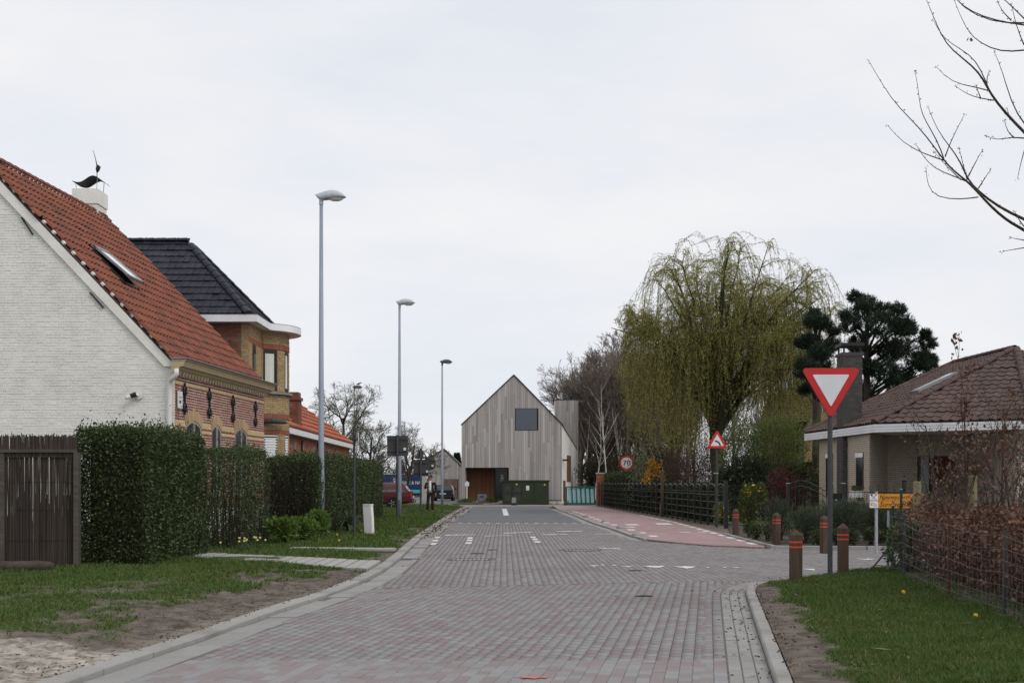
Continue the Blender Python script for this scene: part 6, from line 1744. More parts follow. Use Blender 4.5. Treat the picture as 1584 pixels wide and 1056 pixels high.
for i_, (yy, dx_, h_) in enumerate(((20.4, .7, 1.5), (19.4, .85, 1.9), (18.0, .75, 1.7), (16.4, .8, 2.1), (15.2, 1.1, 2.0), (14.2, .8, 1.7), (13.3, 1.0, 1.9), (17.2, 1.2, 2.3))): sapling('loose brown-leaved shoot growing up out of the beech hedge', float(hx(yy)) + dx_, yy, h_, 600 + i_, 'beech_leaf', 190, .055, 1.3, kids=14, group='shoots above the beech hedge')
sapling('thin bare shoot with few dry leaves behind the round posts', 6.3, 15.6, 1.9, 7, 'beech_leaf', 160, .05, 1.0, kids=12)
bush('ivy_mound', 'dark ivy mound at the end of the wire fence', 'shrub', (6.1, 19.9, .1), .5, .5, .75, 'hedge_leaf', 2200, .06, 480, blobs=8)
bush('garden_shrub', 'dark leafy shrub behind the end of the beech hedge', 'shrub', (7.1, 21.4, .1), .5, .6, 1.25, 'hedge_leaf', 1600, .06, 481, blobs=9, fill=.2)
bt_ = thing('dead_branch', 'bare dead branch leaning on the grass beside the bollard', 'branch', (5.95, 20.3, .1))
b_ = MB(); b_.tube([(-.42, -.2, .02), (-.3, -.15, .1), (-.1, 0, .28), (.25, .1, .42), (.7, .2, .55)], [.012, .014, .016, .016, .014], 5)
for p, q in (((-.1, 0, .28), (.0, .1, .52)), ((.25, .1, .42), (.15, .1, .75)), ((-.3, -.15, .1), (-.12, -.2, .06)), ((.25, .1, .42), (.5, 0, .8)), ((.0, .0, .33), (.3, -.1, .2))): b_.tube([p, tuple((Vector(p) + Vector(q)) / 2 + Vector((.03, 0, .02))), q], [.009, .007, .003], 4)
b_.build('twigs', MT['twig_grey'], bt_)

# ---------------------------------------------------------------- tree at the right edge, branches reaching into the picture
TY = 13.0
OT = thing('roadside_tree', 'bare roadside tree whose thin dark branches reach in overhead', 'tree', (8.3, 13.4, .1), world=True)
def zp(x, y, dy=0.0): return P(1320 + x / 2.64, y / 2.64, TY + dy)
BR_ = [[(800, 1010), (697, 935), (650, 915), (590, 870), (540, 820), (500, 775), (460, 735), (410, 700), (370, 655), (330, 600), (270, 520), (180, 435), (130, 365), (60, 245)],
       [(800, 940), (697, 895), (590, 845), (510, 780), (465, 735), (440, 660), (395, 600), (340, 530), (305, 437)],
       [(370, 650), (345, 575), (290, 490), (272, 440), (265, 360), (252, 292)], [(370, 655), (290, 630), (200, 585), (140, 512)], [(460, 740), (400, 715), (330, 690), (285, 640), (255, 590)],
       [(510, 805), (440, 815), (340, 810), (300, 760), (297, 682)], [(375, 640), (400, 570), (453, 470)], [(470, 720), (500, 660), (525, 617)], [(510, 770), (562, 690)], [(440, 735), (390, 690), (330, 620)], [(465, 735), (450, 680), (431, 602)],
       [(860, 700), (697, 540), (620, 460), (560, 385), (530, 320), (490, 270), (400, 205), (360, 150), (320, 50), (290, -20)],
       [(550, 370), (490, 353), (400, 340), (337, 272)], [(575, 410), (520, 403), (460, 385), (418, 352)], [(560, 380), (520, 280), (478, 222), (400, 182), (355, 140), (325, 80)], [(545, 360), (545, 310), (556, 292)], [(520, 403), (500, 348)],
       [(800, 600), (697, 520), (640, 410), (610, 290), (575, 210)], [(800, 190), (697, 207), (600, 215), (520, 178), (460, 130), (412, 0)],
       [(800, 110), (697, 105), (580, 85), (480, 50), (420, 0), (390, -40)], [(800, 90), (697, 95), (560, 95), (440, 30), (410, -20)], [(697, 185), (665, 110), (645, 15)], [(645, 85), (600, 40), (590, 5)], [(800, 180), (697, 75), (620, 0), (560, -50)],
       [(800, 560), (697, 570), (650, 555), (590, 577), (540, 555)], [(655, 560), (628, 540), (617, 490)], [(760, 450), (697, 600), (670, 730)], [(800, 990), (697, 983), (643, 970)], [(800, 1000), (697, 1010), (610, 1027)], [(697, 925), (670, 890), (660, 862)], [(640, 490), (627, 440)]]
rng = np.random.default_rng(55); bm_ = MB(); bud_c = []; lim = MB()
lim.tube([(8.3, 13.4, -.1), (8.28, 13.4, 2), (8.35, 13.3, 4), (8.3, 13.2, 6.5), (8.2, 13.3, 8)], [.2, .17, .14, .1, .05], 10)
for bi, b in enumerate(BR_):
    dy0 = rng.normal(0, .1); sl = rng.normal(0, .0006); n = len(b)
    main = b[0][0] >= 760
    y_at = lambda x: (dy0 if main else 0) + sl * (700 - x)
    pts = [zp(x, y, y_at(x)) for x, y in b]
    r0 = (.016 if bi in (0, 1, 11) else .008) if main else .0046
    # smooth
    P2 = []
    for k in range(n - 1):
        for t in (0, .5): P2.append(pts[k].lerp(pts[k + 1], t))
    P2.append(pts[-1])
    for _ in range(2): P2 = [P2[0]] + [P2[k - 1] * .25 + P2[k] * .5 + P2[k + 1] * .25 for k in range(1, len(P2) - 1)] + [P2[-1]]
    N_ = len(P2); bm_.tube(P2, [r0 * (1 - k / (N_ - 1)) ** 1.15 + .0022 for k in range(N_)], 5)
    if main:
        h0 = min(max(P2[0].z - 1.2, 1.5), 7.5); s0 = Vector((8.3, 13.3, h0)); lim.tube([s0, s0.lerp(P2[0], .6) + Vector((0, 0, .15)), P2[0] + (P2[1] - P2[0]) * .3], [.05, .035, r0 * 1.0 + .0018], 6)
    for k in range(N_ - 1):
        for _ in range(3):
            if rng.uniform() < .75: bud_c.append(P2[k].lerp(P2[k + 1], rng.uniform()) + Vector(rng.normal(0, .006, 3)))
    bud_c += [P2[-1] + Vector(rng.normal(0, .008, 3)) for _ in range(5)]
lim.build('trunk', MT['twig'], OT, smooth=True)
cr = bm_.build('crown', MT['twig'], OT, smooth=True)
mk('buds', leaves_mesh('buds', np.array(bud_c), .018, MT['twig'], rng, None, .6), cr)
lp = zp(478, 152, 0); mk('dry_leaf', leaves_mesh('dry_leaf', np.array([lp + Vector(rng.normal(0, .012, 3)) for _ in range(6)]), .05, MT['beech_leaf'], rng, np.tile([0, 0, -1.5], (6, 1)), .5), cr)
# ---------------------------------------------------------------- street lamps
def loft(rows, mb=None, mi=0):
    """rows: list of equal-length rings of points -> closed loft"""
    mb = mb or MB(); n = len(rows[0]); b = len(mb.v)
    for r in rows: mb.v += [tuple(p) for p in r]
    for i in range(len(rows) - 1):
        for j in range(n): mb.f.append((b + i * n + j, b + i * n + (j + 1) % n, b + (i + 1) * n + (j + 1) % n, b + (i + 1) * n + j)); mb.m.append(mi)
    mb.f.append(tuple(b + j for j in range(n))[::-1]); mb.m.append(mi)
    mb.f.append(tuple(b + (len(rows) - 1) * n + j for j in range(n))); mb.m.append(mi)
    return mb


def street_lamp(label, loc, H, head='lamp_head', rb=.09, rt=.045, k=1.0, pale=True, rotz=0):
    t = thing('street_lamp', label, 'street lamp', loc, rotz)
    MB().tube([(0, 0, -.1), (0, 0, 1.6), (0, 0, 1.75), (0, 0, H)], [rb, rb * .97, rb * .88, rt], 14).build('pole', MT['lamp_grey'], t, smooth=True)
    MB().lathe([(rb * 1.5, -.05), (rb * 1.5, .03), (rb * 1.1, .06)], 14).build('base', MT['lamp_grey'], t)
    MB().box(-.05, .05, -rb - .004, -rb + .03, .7, 1.05).build('service_door', MT['lamp_grey'], t)
    rows = []
    for x, zt, zb, w in ((-.148, .145, .125, .05), (-.1, .165, .06, .08), (0, .2, .0, .1), (.1, .235, .015, .125), (.25, .265, .035, .15), (.4, .25, .045, .155), (.52, .2, .06, .14), (.6, .13, .065, .1), (.645, .085, .07, .04)):
        ring = []
        for a in np.linspace(0, 2 * math.pi, 13)[:-1]:
            c, s_ = math.cos(a), math.sin(a)
            ring.append(Vector((x * k, w * k * (abs(c) ** .7) * (1 if c > 0 else -1), H + k * (zb + (zt - zb) * max(s_, 0) ** .8 if s_ > 0 else zb))))
        rows.append(ring)
    loft(rows).build('housing', MT[head], t, smooth=True)
    gl = MB()
    gl.lathe([(.0, -.075), (.07, -.068), (.12, -.045), (.15, -.01), (.155, .0)], 16, Matrix.Translation((.38 * k, 0, H + .04 * k)) @ Matrix.Diagonal((1.35 * k, .85 * k, k, 1)))
    gl.build('glass_bowl', MT['glass_pale'], t, smooth=True)
    MB().tube([(0, 0, H - .12), (0, 0, H + .03)], rt * 1.25, 12).build('collar', MT[head], t)
    return t


street_lamp('tall grey street lamp with pale head, rising out of the hedge', (-4.98, 33.75, 0), 8.85)
street_lamp('grey street lamp behind the rectangular sign back', (P(618, 800, 53.6).x, 53.6, .05), 8.78)
street_lamp('grey street lamp with dark head beside the standing man', (P(684, 784, 76.5).x, 76.5, .05), 8.45, 'lamp_dark', .08, .045, .95)
fl_ = street_lamp('distant street lamp with a bird on its dark head', (P(548, 700, 99).x, 99, -.06), 8.7, 'lamp_dark', .07, .04, 1.0)
bt = thing('pigeon', 'small bird perched on the distant lamp head', 'bird', (P(555, 597, 99).x, 99, 8.9))
bb = loft([[Vector((x, r * math.cos(a), .09 + z + r * math.sin(a))) for a in np.linspace(0, 2 * math.pi, 9)[:-1]] for x, r, z in ((-.2, .012, -.01), (-.1, .05, .0), (0, .075, .02), (.09, .06, .05), (.14, .04, .1), (.19, .035, .11), (.215, .015, .1), (.25, .004, .095))])
bb.build('body', MT['lamp_dark'], bt, smooth=True)
for s_ in (-1, 1): MB().tube([(.02, s_ * .025, .06), (.02, s_ * .025, 0.0)], .006, 5).build('leg', MT['lamp_dark'], bt)


# ---------------------------------------------------------------- signs
def rpoly(pts, r, n=4):
    out = []; m = len(pts)
    for i in range(m):
        a, b, c = Vector(pts[i - 1]), Vector(pts[i]), Vector(pts[(i + 1) % m])
        u, v = (a - b).normalized(), (c - b).normalized(); ang = u.angle(v); d = r / math.tan(ang / 2)
        cen = b + (u + v).normalized() * (r / math.sin(ang / 2)); p0 = b + u * d; p1 = b + v * d
        for k in range(n + 1):
            q = p0.lerp(p1, k / n); out.append(tuple(cen + (q - cen).normalized() * r))
    return out


def plate(poly, y0, y1): return MB().prism([(x, y0, z) for x, z in poly], (0, y1 - y0, 0))
def circle(r, cx=0, cz=0, n=32): return [(cx + r * math.cos(2 * math.pi * i / n), cz + r * math.sin(2 * math.pi * i / n)) for i in range(n)]
FACE = Matrix.Rotation(R(90), 4, 'X')          # text lying in xy -> facing -y


def post(t, h, r=.038, m='grey_sign', y=0.0): MB().tube([(0, y, -.1), (0, y, h - .004), (0, y, h)], [r, r, r * .6], 12).build('post', MT[m], t, smooth=False)
def bracket(t, z, y0=-.04, y1=.05):
    MB().box(-.06, .06, y0, y1, z - .02, z + .02).build('bracket', MT['grey_sign'], t)


g = G(1284, 886, .11)
t = thing('yield_sign', 'red and white yield triangle on a dark post by the lawn corner', 'traffic sign', (g.x, g.y, .1), R(-2))
k = g.y / FPX
post(t, 2.4 + 76 * k - .15)
w_, h_ = 89 * k * 1.03, 76 * k * 1.03; z0 = (886 - 645) * k - .02
tri = lambda s_, e=0: [(0, z0 + e * 1.9), (w_ / 2 - e * 1.75, z0 + h_ - e), (-w_ / 2 + e * 1.75, z0 + h_ - e)]
pl_ = plate(rpoly(tri(1), .045), -.066, -.05).build('plate', MT['red_sign'], t)
plate(rpoly(tri(1, .098), .012), -.069, -.066).build('white_field', MT['white_sign'], pl_)
plate(rpoly(tri(1, -.004), .048), -.05, -.047).build('back', MT['grey_sign'], t)
for z in (z0 + .3, z0 + .62): bracket(t, z, -.047, .045)

g = G(969, 787.5, .02)
t = thing('speed_limit_sign', 'round red-rimmed speed limit sign reading 70 on grey post', 'traffic sign', (g.x, g.y, .02))
k = g.y / FPX; cz_ = (787.5 - 715.5) * k; rr_ = 11.3 * k
post(t, cz_ + rr_ * .8)
pl_ = plate(circle(rr_), -.066, -.05); pl_.v = [(x, y, z + cz_) for x, y, z in pl_.v]; pl_ = pl_.build('plate', MT['red_sign'], t)
q = plate(circle(rr_ * .74), -.069, -.066); q.v = [(x, y, z + cz_) for x, y, z in q.v]; q.build('white_field', MT['white_sign'], pl_)
tm = text_mesh('70', rr_ * 1.02, MT['black_print'], 'numerals', extrude=.003)
tm.transform(Matrix.Translation((0, -.073, cz_ - .02)) @ FACE @ Matrix.Diagonal((1.05, 1, 1, 1))); mk('numerals', tm, pl_)
tm = tm.copy(); tm.transform(Matrix.Translation((.012, .0005, 0))); mk('numerals', tm, pl_)

g = G(1109, 815, .03)
t = thing('curve_warning_sign', 'red-bordered warning triangle showing a bend, on grey post', 'traffic sign', (g.x, g.y, .02))
k = g.y / FPX; z0 = (815 - 692.5) * k; w_, h_ = 33 * k, 28.5 * k
post(t, z0 + h_ * .8, .04)
tri = lambda e: [(-w_ / 2 + e * 1.75, z0 + e), (w_ / 2 - e * 1.75, z0 + e), (0, z0 + h_ - e * 1.9)]
pl_ = plate(rpoly(tri(0), .035), -.066, -.05).build('plate', MT['red_sign'], t)
plate(rpoly(tri(.075), .01), -.069, -.066).build('white_field', MT['white_sign'], pl_)
arc = [Vector((-.06 + .16 * math.sin(a), -.071, z0 + .1 + .19 * math.cos(a) - .06)) for a in np.linspace(-.1, 1.35, 9)]
am = MB()
for a_, b_ in zip(arc, arc[1:]): am.bar(a_, b_, .004, .05, up=(0, 0, 1)) if False else am.tube([a_, b_], .026, 8)
am.v = [(x, -.07 + (y + .071) * .08, z) for x, y, z in am.v]; am.build('bend_symbol', MT['black_print'], pl_)
MB().tube([(0, 0, (815 - 732) * k), (0, 0, (815 - 730.5) * k)], .05, 12).bar((-.1, 0, (815 - 731) * k), (.02, 0, (815 - 731) * k), .03).build('clamp', MT['galv'], t)


def sign_back(label, px, py, poly, top, bars, stickers, z=.06, extra=None, r=.045):
    g = G(px, py, z); k = g.y / FPX
    t = thing('road_sign', label, 'traffic sign', (g.x, g.y, z), 0)
    post(t, (py - top) * k, r)
    for i, pg in enumerate(poly):
        q = [((x - px) * k, (py - y) * k) for x, y in pg]
        plate(rpoly(q, 1.2 * k), .05 + .02 * i, .062 + .02 * i).build('plate', MT['grey_sign'], t)
    for x0, x1, y in bars: MB().box((x0 - px) * k, (x1 - px) * k, .02, .05, (py - y) * k - .025, (py - y) * k + .025).build('stiffener', MT['grey_sign'], t)
    for x, y in stickers: MB().box((x - px) * k - .04 * 1.2, (x - px) * k + .048, .044, .0495, (py - y) * k - .05, (py - y) * k + .05).build('sticker', MT['white_sign'], t)
    return t
sign_back('back of a square grey road sign on a dark post', 614.5, 803.5, [[(598.5, 705), (631, 705), (631, 673.5), (598.5, 673.5)]], 672, ((598.5, 631, 679), (598.5, 631, 697)), ((626, 694),))
sign_back('back of a triangular road sign with a square panel below', 650.8, 793, [[(640, 709), (662.5, 709), (651, 692.5)], [(639.3, 736), (663, 736), (663, 710.5), (639.3, 710.5)]], 693, ((641, 662, 707.5), (639.5, 663, 715), (639.5, 663, 731)), ((656, 704.5), (660.5, 729)))
g = G(662, 790, .06); k = g.y / FPX; t = thing('road_sign', 'back of a round grey road sign behind the triangular one', 'traffic sign', (g.x, g.y, .06)); post(t, (790 - 706) * k, .04)
pl_ = plate(circle(10.3 * k, (664 - 662) * k, (790 - 717) * k), .06, .07).build('plate', MT['grey_sign'], t)
for z in (712, 722): MB().box(-.28, .34, .03, .06, (790 - z) * k - .02, (790 - z) * k + .02).build('stiffener', MT['grey_sign'], t)
MB().box((669 - 662) * k - .05, (669 - 662) * k + .05, .054, .0595, (790 - 720) * k - .05, (790 - 720) * k + .05).build('sticker', MT['white_sign'], t)
MB().box(-.06, .0, -.05, -.043, (790 - 738) * k - .05, (790 - 738) * k + .05).build('sticker', MT['white_sign'], t)
# slim post with a small white plate
g = G(548, 828, .08); k = g.y / FPX
t = thing('sign_post', 'slim dark post with small white plate beside the yucca', 'sign post', (g.x, g.y, .08)); post(t, (828 - 668) * k, .033)
pl_ = MB().box(0, .3, .05, .06, (828 - 686) * k, (828 - 669) * k); Mz = Matrix.Rotation(R(-72), 4, 'Z')
pl_.v = [tuple(Mz @ Vector(p)) for p in pl_.v]; pl_ = pl_.build('plate', MT['white_sign'], t)
q = MB().box(.06, .24, .045, .0495, (828 - 681) * k, (828 - 677) * k); q.v = [tuple(Mz @ Vector(p)) for p in q.v]; q.build('print', MT['grey_sign'], pl_)
# amber direction signs
g = G(1355.5, 850, .06); k = g.y / FPX
t = thing('direction_sign', 'two amber direction boards for restaurant and bed and breakfast', 'sign', (g.x, g.y, .06)); post(t, (850 - 760) * k, .033, 'galv')
for i, (y0, y1, txt) in enumerate(((763.5, 773.6, 'Nieuwpoorthoeve'), (774.4, 785.2, 'Sunrise B&B'))):
    z0, z1 = (850 - y1) * k, (850 - y0) * k; x0, x1 = (1344 - 1355.5) * k, (1428 - 1355.5) * k; xm = x0 + 13 * k
    b_ = plate(rpoly([(x0, z0), (x1, z0), (x1, z1), (x0, z1)], .02), -.055, -.04).build('board', MT['amber_sign'], t)
    plate(rpoly([(x0 + .004, z0 + .004), (xm, z0 + .004), (xm, z1 - .004), (x0 + .004, z1 - .004)], .012), -.058, -.055).build('white_field', MT['white_sign'], b_)
    tm = text_mesh(txt, .135 if i == 0 else .155, MT['dark_print'], 'lettering', 'LEFT', .001, .25)
    wdt = max(v.co.x for v in tm.vertices); fit = (x1 - xm - .06) * (.97 if i == 0 else .8) / wdt
    tm.transform(Matrix.Translation((xm + .03, -.0575, (z0 + z1) / 2)) @ FACE @ Matrix.Diagonal((fit, 1, 1, 1))); mk('lettering', tm, b_)
    cx_s, cz_s = (x0 + xm) / 2, (z0 + z1) / 2; ic = MB()
    if i == 0:
        ic.bar((cx_s - .05, -.06, cz_s - .05), (cx_s + .05, -.06, cz_s + .05), .012, .003); ic.bar((cx_s + .05, -.0605, cz_s - .05), (cx_s - .05, -.0605, cz_s + .05), .012, .003)
        ic.prism([(x, -.0615, z) for x, z in circle(.02, cx_s - .045, cz_s + .045, 10)], (0, .002, 0)); ic.prism([(x, -.0612, z) for x, z in ((cx_s + .03, cz_s + .03), (cx_s + .045, cz_s + .025), (cx_s + .065, cz_s + .06), (cx_s + .05, cz_s + .065))], (0, .002, 0))
    else:
        for a_, b2 in (((-.06, .03), (-.06, -.02)), ((-.06, -.0), (.03, -.035)), ((-.06, .03), (-.01, .035)), ((-.01, .035), (.06, -.01)), ((.03, -.035), (.06, -.01))):
            ic.bar((cx_s + a_[0], -.0605, cz_s + a_[1]), (cx_s + b2[0], -.0605, cz_s + b2[1]), .011, .003)
    ic.build('icon', MT['black_print'], b_)

# ---------------------------------------------------------------- wooden bollards
MT['bollard'] = mat('weathered bollard wood', c4(.09, .058, .042), c4(.055, .036, .027), ns=3, rough=.9, streak=(10, 10, .8), c3=c4(.09, .1, .06), ns3=1.5, f3=.4)
MT['red_band'] = mat('red reflective band', c4(.62, .06, .03), rough=.4)
def make_bollard(label, px, py, z, h, w=.155, rz=0):
    g = G(px, py, z); t = thing('bollard', label, 'bollard', (g.x, g.y, z), rz); a = w / 2
    ring = lambda s_, zz: [Vector((x * s_, y * s_, zz)) for x, y in ((-a, -a * .82), (-a * .82, -a), (a * .82, -a), (a, -a * .82), (a, a * .82), (a * .82, a), (-a * .82, a), (-a, a * .82))]
    loft([ring(1, -.2), ring(1, h - .07), ring(.93, h - .06), ring(.25, h)]).build('post', MT['bollard'], t)
    for zz in (h - .17, h - .24): loft([ring(1.012, zz - .012), ring(1.012, zz + .012)]).build('band', MT['red_band'], t)
    return t
make_bollard('wooden bollard with red bands at the kerb, left of the yield sign post', 1231, 897, .09, .72, .155, .1)
make_bollard('wooden bollard with red bands on the lawn, right of the yield sign post', 1304, 883, .11, .74, .16, -.15)
make_bollard('wooden bollard with red bands behind the yield sign post', 1275, 851, .06, .74, .15, .2)
make_bollard('wooden bollard with pale side standing in the planting bed edge', 1201, 842, .06, .74, .15, .5)
make_bollard('wooden bollard with red bands beside the end of the black fence', 1138, 828, .03, .74, .15, .1)

# ---------------------------------------------------------------- concrete domes on the kerb
def dome(label, px, py):
    g = G(px, py, .05); t = thing('kerb_dome', label, 'kerb dome', (g.x, g.y, .03), 0, 'low domes along the cycle path kerb')
    MB().lathe([(.16, 0), (.155, .03), (.125, .075), (.07, .1), (.0, .11)], 14, Matrix.Diagonal((1, 1.4, 1, 1))).build('cap', MT['gutter'], t, smooth=True)
    MB().lathe([(.18, -.02), (.18, .006)], 14, Matrix.Diagonal((1, 1.4, 1, 1))).build('foot', MT['kerb'], t)
for px, py in ((986, 827.5), (960, 816), (936.5, 806.5), (905, 799), (892, 795), (880, 791.5)): dome('low grey concrete dome on the kerb between road and cycle path', px, py)

# ---------------------------------------------------------------- black fence along the cycle path
FN = thing('iron_fence', 'black iron fence with arched panels along the cycle path', 'fence', (6.4, 58, 0), world=True)
fx = lambda y: float(np.interp(y, [41, 54.5, 79], [6.78, 6.42, 5.32]))
ys_p = [41.0, 42.7, 44.2] + [44.2 + 1.35 * i for i in range(1, 8)] + [55.2 + 1.4 * i for i in range(18)]
pm_ = MB().box(-.03, .03, -.03, .03, -.1, 1.5).mesh('post', MT['iron'])
pm2 = MB().box(-.06, .06, -.06, .06, -.1, 1.55).mesh('post', MT['iron'])
for y in ys_p: mk('post', pm2 if y in (41.0,) else pm_, FN, Matrix.Translation((fx(y), y, 0)))
MT['iron_hi'] = mat('iron bar with painted highlight', c4(.025, .025, .025), rough=.35, spec=.6)  # lighter copy of the black iron, bar highlights put into its colour
for a_, b_ in zip(ys_p, ys_p[1:]):
    if b_ - a_ > 1.6 and a_ > 44: continue
    p0, p1 = Vector((fx(a_), a_, 0)), Vector((fx(b_), b_, 0))
    MB().tube([p0.lerp(p1, .5 - .5 * math.cos(t)) + Vector((0, 0, 1.18 + .26 * math.sin(t))) for t in np.linspace(0, math.pi, 9)], .014, 5).build('arch_bar', MT['iron_hi'], FN)
    for z in (.12, .36, .6, .84, 1.08, 1.18): MB().bar(p0 + Vector((0, 0, z)), p1 + Vector((0, 0, z)), .014, .02).build('rail', MT['iron_hi' if z < 1.1 and a_ < 54 else 'iron'], FN)
MB().box(6.28, 6.4, 54.5, 54.66, 0, 1.95).build('gate_post', MT['bollard'], FN)
MB().bar((6.35, 54.5, .3), (6.32, 55.2, .3), .03, .5).build('gate_panel', MT['iron'], FN)
hedge('ivy_screen', 'dark ivy screen growing right behind the black fence', (6.6, 60, 0), [((5.62, 55.5, 0), (.5, 0, 0), (0, 0.02, 0), .1)], 10, 30) if False else None
rng = np.random.default_rng(66); IV = thing('ivy_screen', 'dark evergreen growth filling the back of the black fence', 'shrub', (6.6, 62, 0), world=True)
n = 26000; y = rng.uniform(44.5, 79, n); x = np.interp(y, [41, 54.5, 79], [6.78, 6.42, 5.32]) + .25 + np.abs(rng.normal(0, .3, n)); z = rng.uniform(.02, 1.38, n) * (1 + .08 * (fbm(y * 1.5, x * 0, 0, 3) - .5))
mk('foliage', leaves_mesh('foliage', np.stack([x, y, z], 1), .13, MT['juniper'], rng, None, .6), IV)
BP = thing('brick_pillar', 'red brick gate pillar at the far end of the black fence', 'pillar', (5.55, 81, 0), world=True)
MB().box(5.3, 5.8, 80.75, 81.25, -.1, 2.0).build('core', MT['mortar_grey'], BP)
brickwork(BP, 'bricks', lambda u, v, d: Vector((5.3 + u, 80.75 - d, v)), [(0, 0), (.5, 0), (.5, 2), (0, 2)], [], MT['red_brick'], .21, .07, .012, .012, 91)
MB().box(5.25, 5.85, 80.7, 81.3, 2.0, 2.08).build('cap', MT['concrete'], BP)

# garden railing and gate in front of the bungalow
GR = thing('garden_railing', 'fine black garden railing with looped top before the bungalow', 'fence', (9.5, 38, 0), world=True)
line = [Vector((6.85, 41.2, 0)), Vector((8.24, 38.6, 0)), Vector((9.58, 37.4, 0)), Vector((13.2, 35.0, 0))]
bar_m = MB().box(-.006, .006, -.006, .006, .1, 1.3).mesh('bar', MT['iron']); bar_s = MB().box(-.006, .006, -.006, .006, .1, 1.12).mesh('bar', MT['iron'])
for si in (0, 2):
    a_, b_ = line[si], line[si + 1]; d = (b_ - a_).normalized(); L = (b_ - a_).length; n = int(L / .115)
    for z in (.15, 1.2): MB().bar(a_ + Vector((0, 0, z)), b_ + Vector((0, 0, z)), .015, .02).build('rail', MT['iron'], GR)
    for i in range(1, n):
        p = a_ + d * (i * .115); mk('bar', bar_m if i % 2 else bar_s, GR, Matrix.Translation(p))
        if si == 2 and i % 2: MB().tube([p + d * (.05 * math.cos(q)) + Vector((0, 0, 1.33 + .05 * math.sin(q))) for q in np.linspace(0, 6.28, 9)[:-1]], .006, 4, closed=True).build('loop', MT['iron'], GR)
MB().prism([line[0] + Vector((0, 0, -.1)), line[1] + Vector((0, 0, -.1)), line[1] + Vector((.1, .06, -.1)), line[0] + Vector((.1, .06, -.1))], (0, 0, .28)).build('plinth', MT['concrete'], GR)
GT = thing('garden_gate', 'black iron garden gate with swooping top and number 2 mailbox', 'gate', (8.9, 38, 0), world=True)
a_, b_ = line[1], line[2]; d = (b_ - a_).normalized(); L = (b_ - a_).length
for p in (a_, b_, b_ - d * .38):
    MB().box(p.x - .05, p.x + .05, p.y - .05, p.y + .05, -.1, 1.45).build('post', MT['iron'], GT); MB().box(p.x - .06, p.x + .06, p.y - .06, p.y + .06, 1.45, 1.47).build('post_cap', MT['galv'], GT)
top = lambda s_: 1.42 + .12 * math.sin(math.pi * min(s_ / .62, 1)) - (.3 * ((s_ - .62) / .38) ** 1.2 if s_ > .62 else 0)
GL = L - .4
for o_ in (0, -.16): MB().tube([a_ + d * (GL * s_) + Vector((0, 0, top(s_) + o_)) for s_ in np.linspace(.03, 1, 14)], .014, 5).build('top_rail', MT['iron_hi'], GT)
MB().bar(a_ + d * .05 + Vector((0, 0, .14)), a_ + d * GL + Vector((0, 0, .14)), .02, .03).build('rail', MT['iron'], GT)
for i in range(1, 11):
    s_ = i / 11; p = a_ + d * (GL * s_); MB().bar(p + Vector((0, 0, .12)), p + Vector((0, 0, top(s_))), .014).build('bar', MT['iron'], GT)
MBX = MB().add([], []); nrm = Vector((d.y, -d.x, 0)); m0 = b_ - d * .33
mbm = M4(m0 + nrm * .0 + Vector((0, 0, .75)), d, -nrm, (0, 0, 1))
mb_o = MB().box(0, .3, -.08, .05, 0, .42).build('mailbox', MT['iron'], GT, M=mbm)
tm = text_mesh('2', .2, MT['white_sign'], 'numeral'); tm.transform(Matrix.Translation((.15, -.083, .17)) @ FACE); mk('numeral', tm, mb_o)
LN = thing('garden_lantern', 'small black lantern on the railing above the amber sign', 'lantern', (P(1404, 745, 35.6).x, 35.9, 1.2), 0)
MB().lathe([(.03, 0), (.03, .08), (.075, .1), (.06, .32), (.09, .34), (.02, .42), (.015, .48)], 8).build('body', MT['iron'], LN)

# green gate with teal panels
g0, g1 = P(876.5, 781, 83.3), P(923, 781, 83.3)
GG = thing('site_gate', 'green metal gate with pale teal panels and slanted slats', 'gate', ((g0.x + g1.x) / 2, 83.3, 0), world=True)
fr = MB(); wv = g1.x - g0.x; hz = 1.17
for z in (.05, hz): fr.bar((g0.x, 83.3, z), (g1.x, 83.3, z), .05, .08)
for x in (g0.x, g1.x): fr.bar((x, 83.3, 0), (x, 83.3, hz), .08, .05)
MT['green_paint'] = mat('green gate paint', c4(.01, .12, .085), c4(.012, .1, .075), ns=4, rough=.5); MT['teal_panel'] = mat('teal plastic panel', c4(.2, .42, .44), c4(.28, .5, .52), ns=3, rough=.4)
fr.build('frame', MT['green_paint'], GG)
for i in range(6):
    x = g0.x + .12 + i * (wv - .2) / 6; MB().prism([(x, 83.34, .15), (x + .22, 83.34, .15), (x + .17, 83.34, hz - .08), (x - .03, 83.34, hz - .08)], (0, .015, 0)).build('panel', MT['teal_panel'], GG)
    MB().bar((x + .27, 83.32, .1), (x + .2, 83.32, hz - .04), .06, .04).build('slat', MT['bollard'], GG)
MB().box(g0.x + .06, g1.x - .06, 83.36, 83.37, .1, .3).build('mesh_panel', MT['green_paint'], GG)
MB().box(g0.x - .18, g0.x - .05, 83.22, 83.4, -.05, 1.22).build('gate_post', MT['bollard'], GG)

